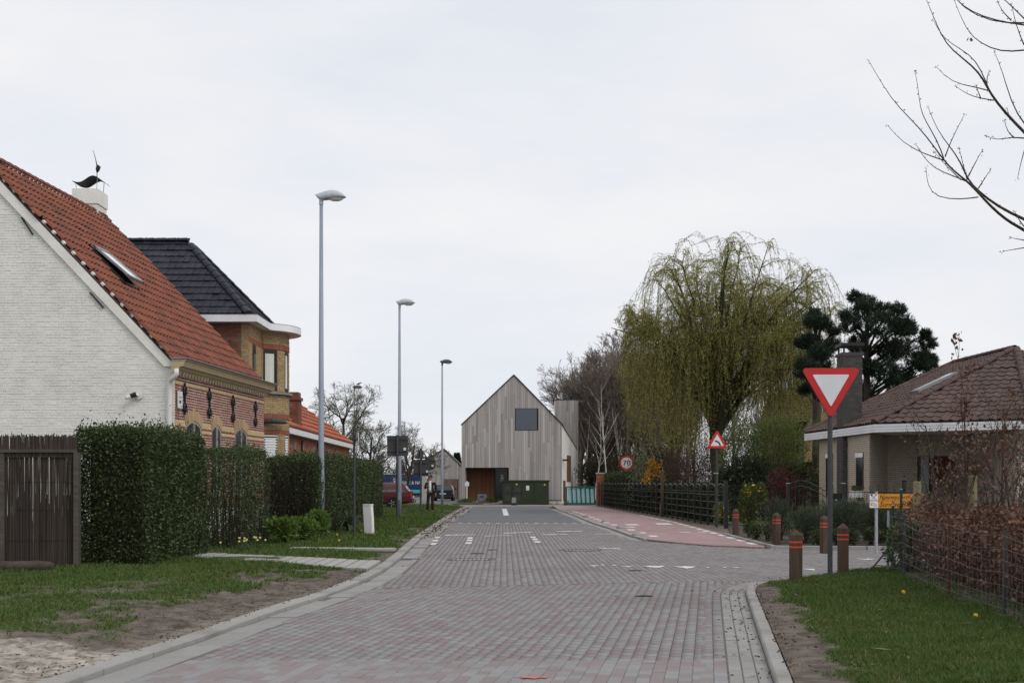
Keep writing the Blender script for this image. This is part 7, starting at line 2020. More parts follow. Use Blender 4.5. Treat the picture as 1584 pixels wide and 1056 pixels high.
# electricity cabinet and street bits before the timber house
EY = 85.6; ex0, ex1 = P(777, 779, EY).x, P(849, 779, EY).x
EC = thing('electricity_cabinet', 'long dark green electricity cabinet in front of the timber house', 'cabinet', ((ex0 + ex1) / 2, EY + .4, 0), world=True)
MT['cab_green'] = mat('dark green cabinet', c4(.022, .032, .016), c4(.028, .04, .02), ns=2, rough=.5)
MB().box(ex0, ex1, EY, EY + 1.0, -.05, 1.52).build('body', MT['cab_green'], EC)
MB().box(ex0 - .06, ex1 + .06, EY - .06, EY + 1.06, 1.52, 1.62).build('lid', MT['cab_green'], EC)
xs = [ex0 + .04, ex0 + .66, ex0 + 1.3, ex0 + 2.12, ex1 - .04]
for i, (a_, b_) in enumerate(zip(xs, xs[1:])):
    dr_ = MB().box(a_ + .015, b_ - .015, EY - .025, EY - .002, .05, 1.48).build('door', MT['cab_green'], EC)
    if i < 2:
        for z0 in (.25, .85):
            for k_ in range(5): MB().box(a_ + .1, b_ - .1, EY - .04, EY - .026, z0 + k_ * .075, z0 + k_ * .075 + .045).build('louvre', MT['grey_sign'], dr_)
    MB().box(b_ - .07, b_ - .05, EY - .04, EY - .026, .7, .85).build('handle', MT['iron'], dr_)
MT['warn_yellow'] = mat('warning yellow', c4(.75, .5, .03), rough=.5)
for x, z in ((ex0 + .95, 1.36), (ex1 - .28, 1.33)): MB().prism([(x - .07, EY - .03, z - .06), (x + .07, EY - .03, z - .06), (x, EY - .03, z + .07)], (0, .003, 0)).build('warning_triangle', MT['warn_yellow'], EC)
ws = MB().box(ex0 + 1.58, ex0 + 1.78, EY - .032, EY - .027, .95, 1.25).build('notice', MT['white_sign'], EC)
MB().prism([(ex0 + 1.62, EY - .036, 1.0), (ex0 + 1.74, EY - .036, 1.0), (ex0 + 1.68, EY - .036, 1.12)], (0, .003, 0)).build('warning_triangle', MT['warn_yellow'], ws)
MB().box(ex0 + .9, ex0 + .98, EY - .03, EY - .027, .9, .94).build('blue_label', mat('blue label', c4(.03, .08, .4), rough=.5), EC)
x = P(795, 781, 83.6).x; t = thing('service_marker', 'small pale service pedestal before the electricity cabinet', 'pedestal', (x, 83.6, 0))
loft([[Vector((sx * a, sy * .12, z)) for sx, sy in ((-1, -1), (1, -1), (1, 1), (-1, 1))] for a, z in ((.17, -.02), (.17, .14))]).build('foot', MT['iron'], t)
loft([[Vector((sx * a, sy * .09, z)) for sx, sy in ((-1, -1), (1, -1), (1, 1), (-1, 1))] for a, z in ((.15, .14), (.13, .48), (.1, .5))]).build('cap', MT['gutter'], t)
x = P(746, 776, 86.3).x; t = thing('mailbox', 'grey mailbox on a stand before the timber house', 'mailbox', (x, 86.3, 0))
MB().box(-.26, .02, -.15, .2, .0, .2).box(-.2, -.05, -.1, .1, -.05, .02).build('stand', MT['grey_sign'], t); MB().box(-.28, .26, -.2, .2, .2, .68, M=Matrix.Rotation(.25, 4, 'Z')).build('box', mat('mailbox grey', c4(.12, .13, .15), c4(.15, .16, .18), ns=3, rough=.4), t)
MB().box(-.22, .05, -.225, -.205, .5, .56, M=Matrix.Rotation(.25, 4, 'Z')).build('slot', MT['iron'], t)
x = P(722, 776, 87.3).x; t = thing('marker_post', 'thin white post with small white sign beside the porch', 'marker post', (x, 87.3, 0)); MB().tube([(0, 0, -.05), (.02, 0, 1.25)], .035, 8).build('post', MT['white_paint'], t)
MB().box(-.12, .16, -.04, -.02, 1.22, 1.48).build('plate', MT['white_sign'], t); MB().box(-.04, .08, -.045, -.041, 1.4, 1.55).build('knob', MT['white_sign'], t)
bush('weed_patch', 'low weeds on a soil heap before the timber house', 'weeds', (-2.9, 86.4, 0), .8, .4, .35, 'lime_leaf', 700, .1, 500, blobs=6)
bush('weed_patch', 'low weeds beside the grey mailbox', 'weeds', (-1.3, 86.3, 0), .8, .4, .4, 'lime_leaf', 700, .1, 501, blobs=6)
MB_h = loft([[Vector((-2.2 + rx * math.cos(a), 86.2 + .6 * rx * math.sin(a), z)) for a in np.linspace(0, 6.28, 17)[:-1]] for rx, z in ((2.0, -.05), (1.7, .06), (1.1, .13), (.4, .16))]); tag(MB_h.build('soil_heap', MT['bed_soil'], smooth=True), 'low heap of dark soil before the timber house porch', 'soil heap')
MB_p = tag(MB().bar((-1.9, 84.6, .05), (-.9, 85.0, .09), .3, .03).build('loose_board', MT['concrete']), 'pale loose board lying on the soil before the porch', 'board')
for i, (px, py) in enumerate(((757, 778), (860, 777), (853, 778.5))):
    g = G(px, py); m_ = loft([[Vector((r * math.cos(a) * (1 + .2 * math.sin(3 * a + i)), r * .8 * math.sin(a), z)) for a in np.linspace(0, 6.28, 9)[:-1]] for r, z in ((.2, -.03), (.24, .05), (.18, .13), (.05, .16))]); o = m_.build('rubble_stone', MT['concrete'], M=Matrix.Translation((g.x, min(g.y, 87.3), 0)))
    tag(o, ['pale rubble stone near the porch step', 'pale rubble stone below the white side wall', 'pale rubble stone at the cabinet corner'][i], 'stone')

# ---------------------------------------------------------------- reed screen, log, paths on the left
SY = 21.05; RS = thing('reed_screen', 'dark reed screen fence with wooden rail at the verge', 'fence', (-8.2, SY, 0), world=True)
r_ = random.Random(8); rm, rm2 = MB(), MB(); x = -9.9
while x < -7.1:
    w_ = r_.uniform(.009, .014)
    for y, z0, z1, tgt in ((SY + .05, .08, 2.0, rm), (SY + .055 + w_, .08, 2.0 + 0 * x, rm)):
        if r_.random() < (.93 if y < SY + .053 else .86):
            tgt.tube([(x + r_.gauss(0, .004), y, z0), (x + r_.gauss(0, .005), y + r_.gauss(0, .004), (z0 + z1) / 2), (x + r_.gauss(0, .004), y, z1)], w_ * .55, 4, cap=False)
    for q_ in range(2): rm2.tube([(x + q_ * .006, SY + .02 + q_ * .014, 1.9), (x + q_ * .006 + r_.gauss(0, .006), SY + .02 + q_ * .014, 2.25 + r_.gauss(0, .018))], w_ * .65, 4)
    x += w_
MT['reed'] = mat('dark reed', c4(.05, .04, .035), isl=[c4(.06, .048, .04), c4(.035, .028, .025), c4(.085, .068, .056), c4(.045, .035, .03)], rough=.9)
tag(rm.build('reeds', MT['reed'], RS), kind='stuff'); tag(rm2.build('top_reeds', MT['reed'], RS), kind='stuff')
MT['grey_wood'] = mat('grey fence wood', c4(.1, .086, .076), c4(.065, .056, .05), ns=3, rough=.9, streak=(1, 6, 6))
MB().box(-9.9, -7.08, SY - .03, SY + .0, 1.98, 2.03).build('rail', MT['grey_wood'], RS)
for z in (.55, 1.05, 1.5): MB().tube([(-9.9, SY + .035, z), (-7.1, SY + .035, z)], .003, 4).build('tie_wire', MT['iron'], RS)
for x in (-8.31, -9.7): MB().box(x - .04, x + .04, SY - .01, SY + .04, .0, 1.98).build('post', MT['grey_wood'], RS)
MB().box(-7.12, -7.04, SY - .06, SY + .06, .0, 1.98).build('post', MT['grey_wood'], RS)
MT['grey_wood_d'] = MT['reed']
rb_ = MB(); x = -9.9
while x < -7.1:
    rb_.tube([(x, SY + .09, .05), (x + r_.gauss(0, .004), SY + .09, r_.uniform(.75, 1.35))], .008, 4, cap=False); x += .0125
tag(rb_.build('inner_reeds', MT['reed'], RS), kind='stuff')
g = G(40, 884, .1); t = thing('log', 'rotting log lying before the reed screen', 'log', (g.x, g.y, .18), .05)
lg = loft([[Vector((x, r * math.cos(a) * (1 + .1 * math.sin(5 * a)), r * .8 * math.sin(a))) for a in np.linspace(0, 6.28, 13)[:-1]] for x, r in ((-.7, .09), (-.66, .12), (-.2, .11), (.2, .12), (.38, .1), (.42, .06))]); lg.build('trunk', MT['bark'], t, smooth=True)
rng = np.random.default_rng(17)
def litter(name, label, pts, size, m, asp=.5):
    D = rng.normal(0, 1, (len(pts), 3)) * np.array([1, 1, .25]); return tag(mk(name, leaves_mesh(name, np.array(pts), size, MT[m], rng, D * 2, asp)), label, 'litter', kind='stuff')
pts = []
for _ in range(900):
    y = rng.uniform(34, 76); x = float(kerb_left(y)) + rng.normal(.28, .16); pts.append((x, y, (.052 if .0 < x - float(kerb_left(y)) < .22 else .012 if x > kerb_left(y) else float(left_z(x, y)) + .01) + abs(rng.normal(0, .008))))
litter('leaf_litter', 'dead leaves and dirt along the far left kerb', pts, .07, 'leaf_litter')
pts = [];
for _ in range(1500):
    y = rng.uniform(9.6, 21); x = float(kerb_left(y)) - rng.exponential(.8) + .1; pts.append((x, y, (float(left_z(x, y)) if x < kerb_left(y) else .05) + .008))
litter('leaf_litter', 'dead leaves and crumbs of earth on the bare left verge', pts, .028, 'leaf_litter')
pts = []
for _ in range(420):
    y = rng.uniform(9.6, 19); x = float(kerb_right(y)) + rng.exponential(.22) - .03; pts.append((x, y, max(float(right_z(x, y)), .09) + .006))
for _ in range(120):
    y = rng.uniform(9.6, 19); x = float(kerb_right(y)) + rng.uniform(.3, 2.2); pts.append((x, y, float(right_z(x, y)) + .035))
for _ in range(260):
    y = rng.uniform(10.5, 19); x = float(hx(y)) + rng.normal(.3, .25); pts.append((x, y, float(right_z(x, y)) + .03))
litter('leaf_litter', 'dead leaves and soil crumbs along the right kerb and hedge foot', pts, .032, 'leaf_litter')
pts = [(rng.uniform(-2, 2.6), rng.uniform(14, 46), .006) for _ in range(160)] + [(float(np.interp(y, [9.7, 17.6], [1.75, 2.95])) + rng.normal(.1, .12), y, .006) for y in rng.uniform(9.8, 18, 130)]
litter('dirt_crumbs', 'small dark crumbs of dirt scattered on the pavers', pts, .035, 'leaf_litter')
pts = [(float(kerb_left(y)) - d, y, float(left_z(float(kerb_left(y)) - d, y)) + .03) for y, d in zip(rng.uniform(11, 20, 60), rng.uniform(.6, 4, 60))] + [(float(kerb_right(y)) + d, y, float(right_z(float(kerb_right(y)) + d, y)) + .04) for y, d in zip(rng.uniform(9.8, 18, 26), rng.uniform(.2, 2, 26))]
litter('straw_twigs', 'pale broken twigs lying in the grass', pts, .15, 'straw', .05)
# stains: clumps of dung and mud on the road
for i, (px, py, s_) in enumerate(((762, 850.5, .07), (737, 856, .08), (984, 882.5, .06), (996, 922, .07))):
    g = G(px, py); m_ = loft([[Vector((s_ * 1.6 * r * math.cos(a) * (1 + .3 * math.sin(2 * a + i) + .25 * math.sin(5 * a + 2 * i)), s_ * r * math.sin(a) * (1 + .35 * math.sin(3 * a + i)), z)) for a in np.linspace(0, 6.28, 11)[:-1]] for r, z in ((1, 0), (.85, .012), (.4, .02))])
    tag(m_.build('mud_clod', MT['bed_soil'], M=Matrix.Translation((g.x, g.y, .0))), 'flat clod of dried mud on the pavers', 'mud', 'mud clods on the road')
pth = tag(MB().add([(-2.34, 21.1, .045), (-2.34, 23.35, .045), (-6.4, 25.75, .07), (-6.4, 24.2, .07)], [(0, 1, 2, 3)]).build('path', MT['joint']), kind='structure')
for i in range(19):
    f0, f1 = (i + .07) / 19, (i + .93) / 19
    p = lambda f, s_: Vector((-2.36 - 4.0 * f + s_ * .0, (21.12 + 3.05 * f) * (1 - s_) + (23.3 + 2.4 * f) * s_, .085 + .03 * f))
    q = [p(f0, 0), p(f0, 1), p(f1, 1), p(f1, 0)]
    MB().prism([v - Vector((0, 0, .06)) for v in q], (0, 0, .06 + rnd.gauss(0, .003)), 0).build('slab', MT['slab'], pth)
pth2 = tag(MB().add([(-2.45, 27.0, .05), (-2.45, 27.55, .05), (-4.7, 27.55, .09), (-4.7, 27.0, .09)], [(0, 1, 2, 3)]).build('path', MT['joint']), kind='structure')
for i in range(5): MB().box(-2.47 - .44 * (i + 1) + .01, -2.47 - .44 * i, 27.02, 27.53, .05, .1 + .005 * i).build('slab', MT['slab'], pth2)
g = G(567, 828, .06); t = thing('white_marker_stone', 'white rectangular marker slab standing against the hedge', 'marker', (g.x + .02, g.y + .3, .05), R(-20))
loft([[Vector((sx * a + ox, sy * .07, z)) for sx, sy in ((-1, -1), (1, -1), (1, 1), (-1, 1))] for a, z, ox in ((.11, -.02, .03), (.12, .4, .01), (.12, .82, -.02))]).build('slab', MT['white_paint'], t); MB().box(-.14, .11, -.08, .08, .82, .85).build('cap', MT['white_fascia'], t)

# ---------------------------------------------------------------- wire fence and round posts on the right
WF = thing('wire_fence', 'sagging wire mesh fence on thin stakes before the beech hedge', 'fence', (5.3, 15, .1), world=True)
stk = [(5.9, 20.3, .95, 'galv'), (5.68, 18.75, 1.0, 'grey_sign'), (5.2, 15.4, .95, 'rust'), (5.06, 13.3, .9, 'grey_sign'), (4.9, 11.4, .9, 'grey_sign')]
MT['rust'] = mat('rusty stake', c4(.13, .055, .03), c4(.08, .04, .025), ns=8, rough=.9); MT['wire'] = mat('grey wire', c4(.16, .16, .16), rough=.5, metal=.4); MT['green_stake'] = mat('green stake', c4(.01, .05, .04), rough=.5)
for x, y, h, m in stk: MB().bar((x, y, 0), (x + .01, y, h + .1), .035, .02).build('stake', MT[m], WF)
for z in (.12, .25, .38, .52, .66, .8, .95):
    pts = []
    for (a_, b_) in zip(stk, stk[1:]):
        for f in np.linspace(0, 1, 6)[:-1]: pts.append((a_[0] + (b_[0] - a_[0]) * f - .02, a_[1] + (b_[1] - a_[1]) * f, .1 + z * a_[2] * (1 - f) + z * b_[2] * f - .06 * z * math.sin(math.pi * f) + rng.normal(0, .006)))
    pts.append((stk[-1][0] - .02, stk[-1][1], .1 + z * .9)); MB().tube(pts, .0028, 4).build('wire', MT['wire'], WF)
y = 20.0
while y > 11.4:
    x = float(np.interp(y, [11.4, 13.3, 15.4, 18.75, 20.3], [4.9, 5.06, 5.2, 5.68, 5.9])) - .021; MB().tube([(x, y, .12), (x + rng.normal(0, .01), y, .98)], .0016, 3).build('wire', MT['wire'], WF); y -= .15
MT['round_post'] = mat('pressure treated post', c4(.3, .26, .15), c4(.22, .19, .11), ns=3, rough=.85, streak=(6, 6, .6))
for i, (px, top, Y) in enumerate(((1418, 744, 20.6), (1503, 735, 17.2))):
    x = P(px, 745, Y).x; zt = 1.5 + (745 - top) * Y / FPX; t = thing('fence_post', ['round pale wooden post standing by the amber sign', 'round pale wooden post behind the young beech'][i], 'post', (x, Y, .1)); MB().tube([(0, 0, -.1), (.01, 0, zt - .12), (.01, 0, zt - .1)], [.065, .062, .055], 14).build('post', MT['round_post'], t, smooth=False)
for i, (px, py, top, Y) in enumerate(((1381, 860, 782, 20.8), (1394, 860, 757, 21.2))):
    x = P(px, 745, Y).x; zt = 1.5 + (745 - top) * Y / FPX; t = thing('fence_stake', ['short green metal stake at the end of the wire fence', 'taller green metal stake behind the ivy mound'][i], 'stake', (x, Y, .1)); MB().box(-.018, .018, -.018, .018, -.1, zt - .1).build('stake', MT['green_stake'], t); MB().box(-.02, .02, -.02, .02, zt - .1, zt - .085).build('cap', MT['galv'], t)
# ---------------------------------------------------------------- cars
MT['tyre'] = mat('tyre rubber', c4(.015, .015, .016), rough=.85); MT['rim'] = mat('alloy rim', c4(.5, .5, .52), rough=.35, metal=.7)
MT['red_lamp'] = mat('tail lamp', c4(.35, .01, .012), rough=.2); MT['plastic'] = mat('grey bumper plastic', c4(.06, .06, .065), rough=.6)
MT['car_glass'] = mat('tinted car glass', c4(.03, .05, .055), rough=.06, spec=.6); MT['car_glass_teal'] = mat('reflecting car glass', c4(.06, .15, .17), rough=.06, spec=.6)


def car(name, label, loc, rz, L, W, H, paint, glass, stations, belt, roof, wheel_r, wb):
    """stations: (x, z_low, z_belt, halfwidth); roof: (x at belt, x at roof) for rear and front ends; x forward"""
    t = thing(name, label, 'car', loc, rz); w = W / 2
    rows = []
    for x, zl, zb, hw in stations:
        rows.append([Vector((x, y * hw, z)) for y, z in ((-.9, zl), (-1, zl + .12), (-1.0, (zl + zb) / 2 + .05), (-.985, zb - .06), (-.93, zb), (0, zb + .03), (.93, zb), (.985, zb - .06), (1.0, (zl + zb) / 2 + .05), (1, zl + .12), (.9, zl))])
    body = loft(rows).build('body', paint, t, smooth=False)
    (rb, rt), (fb, ft), zr = roof
    gh = []
    for f, zz, hw in ((0, belt, .93), (.55, belt + (zr - belt) * .55, .86), (.9, zr - .04, .76), (1, zr, .66)):
        xb, xf = rb + (rt - rb) * f, fb + (ft - fb) * f
        gh.append([Vector((xb, -w * hw, zz)), Vector((xf, -w * hw, zz)), Vector((xf, w * hw, zz)), Vector((xb, w * hw, zz))])
    cab = loft(gh).build('cabin', paint, t)
    gl = MB(); e = .006
    def side(f, sgn, x): # point on cabin side at height fraction f
        hw = np.interp(f, [0, .55, .9], [.93, .86, .76]); return Vector((x, sgn * (w * hw + e), belt + (zr - belt) * f))
    for sgn in (-1, 1):
        xs = [(rb + .25, rt + .22), (rb + (fb - rb) * .36, rb + (fb - rb) * .38), (rb + (fb - rb) * .66, rb + (fb - rb) * .66), (fb - .35, ft - .1)]
        for (a0, a1), (b0, b1) in zip(xs, xs[1:]):
            gl.add([side(.06, sgn, a0 + .03), side(.06, sgn, b0 - .03), side(.82, sgn, b1 - .03 if b1 < ft else b1 - .1), side(.82, sgn, a1 + .03)], [(0, 1, 2, 3)])
    for (x0, x1, s_) in ((rb, rt, -1), (fb, ft, 1)):
        p = lambda f, y: Vector((x0 + (x1 - x0) * f + s_ * .012, y * w * np.interp(f, [0, .55, .9, 1], [.93, .86, .76, .66]) * .9, belt + (zr - belt) * f))
        gl.add([p(.1, -1), p(.1, 1), p(.85, 1), p(.85, -1)], [(0, 1, 2, 3)])
    gl.build('windows', glass, t)
    for x in (-wb / 2, wb / 2):
        for sgn in (-1, 1):
            M_ = Matrix.Translation((x, sgn * (w - .1), wheel_r)) @ Matrix.Rotation(R(90) * -sgn, 4, 'X')
            wh = MB().lathe([(wheel_r * .66, -.09), (wheel_r * .9, -.1), (wheel_r, -.07), (wheel_r, .07), (wheel_r * .9, .1), (wheel_r * .66, .09)], 24, M_).build('wheel', MT['tyre'], t, smooth=False)
            rm_ = MB().lathe([(wheel_r * .66, .085), (wheel_r * .6, .1), (wheel_r * .55, .07), (.05, .06), (.0, .07)], 20, M_)
            for q in range(5):
                a = q * 2 * math.pi / 5; rm_.v; rm_.bar(M_ @ Vector((.04 * math.cos(a), .04 * math.sin(a), .09)), M_ @ Vector((wheel_r * .6 * math.cos(a), wheel_r * .6 * math.sin(a), .098)), .06, .03)
            rm_.build('rim', MT['rim'], wh)
            MB().lathe([(wheel_r * 1.13, -.01), (wheel_r * 1.13, .012)], 24, Matrix.Translation((x, sgn * (w - .004), wheel_r)) @ Matrix.Rotation(R(90) * -sgn, 4, 'X')).build('wheel_arch', MT['tyre'], t)
    xr_, xf_ = stations[0][0], stations[-1][0]
    loft([[Vector((x, y, z)) for y, z in ((-w * .93, .32), (w * .93, .32), (w * .93, .58), (-w * .93, .58))] for x in (xr_ - .09, xr_ + .12)]).build('rear_bumper', paint, t)
    MB().box(xr_ - .1, xr_ - .09, -w * .9, w * .9, .42, .47).build('bumper_strip', MT['plastic'], t)
    MB().box(xf_ - .1, xf_ + .07, -w * .9, w * .9, .3, .55).build('front_bumper', MT['plastic'], t)
    for sgn in (-1, 1):
        MB().box(xr_ - .02, xr_ + .14, sgn * w * .985 - .1 * (sgn > 0) - .0, sgn * w * .985 + .1 * (sgn < 0), .68, belt + .02).build('tail_lamp', MT['red_lamp'], t)
        MB().box(xf_ - .12, xf_ + .01, sgn * w * .7 - .16, sgn * w * .7 + .16, .62, .76).build('headlight', MT['glass_pale'], t)
        mx = fb - .45; MB().box(mx, mx + .1, sgn * (w + .02) - (.0 if sgn > 0 else .14), sgn * (w + .02) + (.14 if sgn > 0 else 0), belt + .02, belt + .17).build('mirror', paint, t)
        for xd in (rb + (fb - rb) * .37, rb + (fb - rb) * .66): MB().box(xd - .006, xd + .006, sgn * w * 1.0 - .004, sgn * w * 1.0 + .004, .35, belt - .06).build('door_gap', MT['tyre'], t)
        MB().box(rb + (fb - rb) * .42, rb + (fb - rb) * .42 + .16, sgn * (w + .004) - .012, sgn * (w + .004) + .012, belt - .2, belt - .16).build('handle', MT['plastic'], t)
    MB().box(xr_ - .115, xr_ - .1, -.26, .26, .6, .71).build('number_plate', MT['white_sign'], t)
    return t


red_paint = mat('maroon car paint', c4(.09, .012, .02), c4(.075, .01, .018), ns=2, rough=.25, spec=.6)
EST = [(-2.3, .42, .92, .78), (-2.2, .3, .95, .83), (-1.6, .25, .96, .85), (0, .24, .95, .855), (1.2, .25, .93, .85), (1.9, .28, .86, .82), (2.25, .36, .74, .74)]
g = G(637, 787.8, .0); cx_ = g.x - 2.35
c1 = car('estate_car', 'maroon estate car parked on the grass behind the hedge end', (cx_, 70.6, .04), R(180), 4.6, 1.71, 1.45, red_paint, MT['car_glass_teal'], EST, .94, ((-2.2, -1.85), (1.15, .45), 1.43), .31, 2.65)
MB().tube([(-2.3, 0, .36), (-2.5, 0, .34), (-2.52, 0, .44)], .03, 8).tube([(-2.52, 0, .44), (-2.52, 0, .49)], .035, 8).build('tow_bar', MT['plastic'], c1)
HAT = [(-1.85, .4, .9, .76), (-1.75, .3, .93, .81), (-1.0, .24, .94, .83), (.6, .25, .92, .83), (1.4, .28, .84, .8), (1.8, .36, .7, .7)]
blue_black = mat('dark blue car paint', c4(.012, .014, .022), rough=.25, spec=.6)
c2 = car('hatchback_car', 'dark hatchback parked facing the timber garage', (P(687, 776, 105).x, 105, float(terrain_z(0, 105)) + .02), R(90), 3.7, 1.66, 1.4, blue_black, MT['car_glass'], HAT, .92, ((-1.78, -1.35), (1.0, .25), 1.36), .29, 2.4)

# ---------------------------------------------------------------- blue truck
TYK = 140.0; kz = TYK / FPX; tz_ = float(terrain_z(0, TYK))
TK = thing('truck', 'dark blue box truck with white lettering and anchor emblem', 'truck', (P(615, 745, TYK).x, TYK + 1.2, tz_), world=True)
x0, x1 = P(562, 745, TYK).x, P(668, 745, TYK).x
MT['truck_blue'] = mat('truck blue tarpaulin', c4(.012, .025, .09), c4(.016, .03, .1), ns=1, rough=.5, streak=(3, 3, .4)); MT['truck_cyan'] = mat('truck light blue band', c4(.06, .36, .48), rough=.5)
MB().box(x0, x1, TYK, TYK + 2.4, .66, 2.3).build('box', MT['truck_blue'], TK)
MB().box(x0, x1, TYK - .006, TYK + 2.4, .3, .655).build('band', MT['truck_cyan'], TK)
MB().box(x0 - .03, x1 + .03, TYK - .03, TYK + 2.43, 2.3, 2.36).build('top_rail', MT['lamp_grey'], TK)
MB().box(x0, x1, TYK + .1, TYK + 2.3, .02, .295).build('chassis', MT['iron'], TK)
for px in (570, 582, 642, 655, 666):
    for yy in (TYK + .05, TYK + 2.1):
        wh = MB().lathe([(.2, -.12), (.46, -.12), (.5, -.08), (.5, .08), (.46, .12), (.2, .12)], 20, M4((P(px, 745, TYK).x, yy + .1, tz_ + .5), (1, 0, 0), (0, 0, 1), (0, -1, 0))).build('wheel', MT['tyre'], TK)
cb = MB().prism([(x0 - 2.1, TYK + .1, tz_ + .5), (x0 - .15, TYK + .1, tz_ + .5), (x0 - .15, TYK + .1, 1.9), (x0 - 1.7, TYK + .1, 1.9), (x0 - 2.05, TYK + .1, .8)], (0, 2.2, 0)).build('cab', MT['truck_blue'], TK)
MB().box(x0 - 1.7, x0 - .5, TYK + .08, TYK + .099, .75, 1.6).build('cab_window', MT['glass'], TK)
tm = text_mesh('KÜHNE & NAGEL', .5, MT['white_sign'], 'lettering'); xsn = [v.co.x for v in tm.vertices]; fit = (46 * kz) / (max(xsn) - min(xsn))
tm.transform(Matrix.Translation((P(638, 746.5, TYK).x, TYK - .012, P(638, 746.5, TYK).z)) @ FACE @ Matrix.Diagonal((fit, 1, 1, 1))); mk('lettering', tm, TK)
ca = P(610, 746, TYK); an = MB(); yv = TYK - .012
q = lambda x, z: (ca.x + x, yv, ca.z + z)
an.bar(q(0, -.35), q(0, .3), .09, .02, up=(0, 1, 0)); an.bar(q(-.16, .2), q(.16, .2), .07, .02, up=(0, 1, 0)); an.tube([q(.09 * math.cos(a), .42 + .09 * math.sin(a)) for a in np.linspace(0, 6.28, 11)[:-1]], .03, 5, closed=True)
an.tube([q(.33 * math.sin(a), -.1 - .3 * math.cos(a)) for a in np.linspace(-1.25, 1.25, 9)], .045, 5); an.bar(q(-.42, -.42), q(.42, -.42), .05, .02, up=(0, 1, 0))
for s_ in (-1, 1): an.prism([q(s_ * .2, -.12), q(s_ * .42, -.16), q(s_ * .33, .06)], (0, -.01, 0))
an.build('anchor_emblem', MT['white_sign'], TK)

# ---------------------------------------------------------------- the man on the verge
def skin_mesh(name, joints, edges, mat_, root=0, sub=1):
    me = bpy.data.meshes.new(name); me.from_pydata([j[0] for j in joints], edges, [])
    o = bpy.data.objects.new(name, me); COL.objects.link(o)
    sk_ = o.modifiers.new('skin', 'SKIN'); sk_.use_smooth_shade = True; sk_.branch_smoothing = .6
    for i, j in enumerate(joints):
        r = j[1]; d = me.skin_vertices[0].data[i]; d.radius = r if hasattr(r, '__len__') else (r, r); d.use_root = (i == root)
    sb = o.modifiers.new('sub', 'SUBSURF'); sb.levels = sub; sb.render_levels = sub
    dg = bpy.context.evaluated_depsgraph_get(); m2 = bpy.data.meshes.new_from_object(o.evaluated_get(dg)); bpy.data.objects.remove(o)
    m2.materials.clear(); m2.materials.append(mat_); m2.name = name
    return m2


g = G(666, 792, .05); PS = thing('person', 'man in dark jacket and white shirt standing on the verge, hand raised to chest', 'person', (g.x, g.y, .055), R(-12))
MT['skin'] = mat('skin', c4(.42, .24, .17), c4(.36, .2, .14), ns=8, rough=.6); MT['hair'] = mat('dark hair', c4(.02, .014, .01), rough=.7)
MT['jacket'] = mat('black jacket', c4(.014, .014, .016), c4(.02, .02, .022), ns=6, rough=.85); MT['trousers'] = mat('dark brown trousers', c4(.035, .024, .02), c4(.028, .019, .016), ns=6, rough=.9)
MT['shirt'] = mat('white shirt', c4(.75, .75, .77), c4(.66, .66, .7), ns=5, rough=.8); MT['shoe'] = mat('brown shoe', c4(.12, .05, .025), rough=.5)
# joints: pelvis, spine, chest, neck, head; the figure faces -y, his right hand (at -x) is raised
J = {'pel': (0, 0, .93), 'wai': (0, -.01, 1.08), 'che': (0, 0, 1.28), 'shc': (0, .01, 1.42), 'nec': (0, 0, 1.5), 'he0': (0, -.015, 1.58), 'he1': (0, -.015, 1.66), 'he2': (0, 0, 1.73),
     'shR': (-.19, .01, 1.41), 'elR': (-.27, -.02, 1.14), 'wrR': (-.13, -.24, 1.22), 'haR': (-.08, -.27, 1.27), 'shL': (.19, .01, 1.41), 'elL': (.27, .03, 1.13), 'wrL': (.27, -.05, .9), 'haL': (.265, -.07, .82),
     'hiR': (-.1, 0, .88), 'knR': (-.12, -.03, .49), 'anR': (-.17, .02, .09), 'hiL': (.1, 0, .88), 'knL': (.1, -.03, .49), 'anL': (.1, .03, .09)}
key = list(J); ix = {k_: i for i, k_ in enumerate(key)}
E = [('pel', 'wai'), ('wai', 'che'), ('che', 'shc'), ('shc', 'nec'), ('nec', 'he0'), ('he0', 'he1'), ('he1', 'he2'), ('shc', 'shR'), ('shR', 'elR'), ('elR', 'wrR'), ('wrR', 'haR'), ('shc', 'shL'), ('shL', 'elL'), ('elL', 'wrL'), ('wrL', 'haL'), ('pel', 'hiR'), ('hiR', 'knR'), ('knR', 'anR'), ('pel', 'hiL'), ('hiL', 'knL'), ('knL', 'anL')]
RB_ = dict(pel=(.14, .1), wai=(.13, .095), che=(.15, .105), shc=(.1, .08), nec=.055, he0=(.068, .085), he1=(.076, .098), he2=(.05, .07), shR=.06, elR=.042, wrR=.03, haR=(.04, .022), shL=.06, elL=.042, wrL=.03, haL=(.022, .04), hiR=.08, knR=.055, anR=.04, hiL=.08, knL=.055, anL=.04)
bm1 = skin_mesh('body', [(J[k_], RB_[k_]) for k_ in key], [(ix[a], ix[b]) for a, b in E], MT['skin'], 0, 1)
fin = MB()
for hnd, base, dirv, curl in (('R', Vector(J['haR']), Vector((.25, -.25, .9)), Vector((.7, .1, -.2))), ('L', Vector(J['haL']), Vector((0, -.15, -1)), Vector((-.3, -.3, 0)))):
    side_ = dirv.cross(curl).normalized()
    for k_ in range(4):
        p = base + dirv.normalized() * .03 + side_ * (-.027 + .018 * k_); L_ = (.062, .074, .07, .055)[k_]
        fin.tube([p, p + dirv.normalized() * L_ * .5 + curl * .01, p + dirv.normalized() * L_ * .8 + curl * .035], [.01, .009, .006], 6)
    fin.tube([base + side_ * -.03 - dirv.normalized() * .01, base + side_ * -.05 + dirv.normalized() * .02 + curl * .015, base + side_ * -.045 + dirv.normalized() * .045 + curl * .03], [.012, .01, .007], 6)
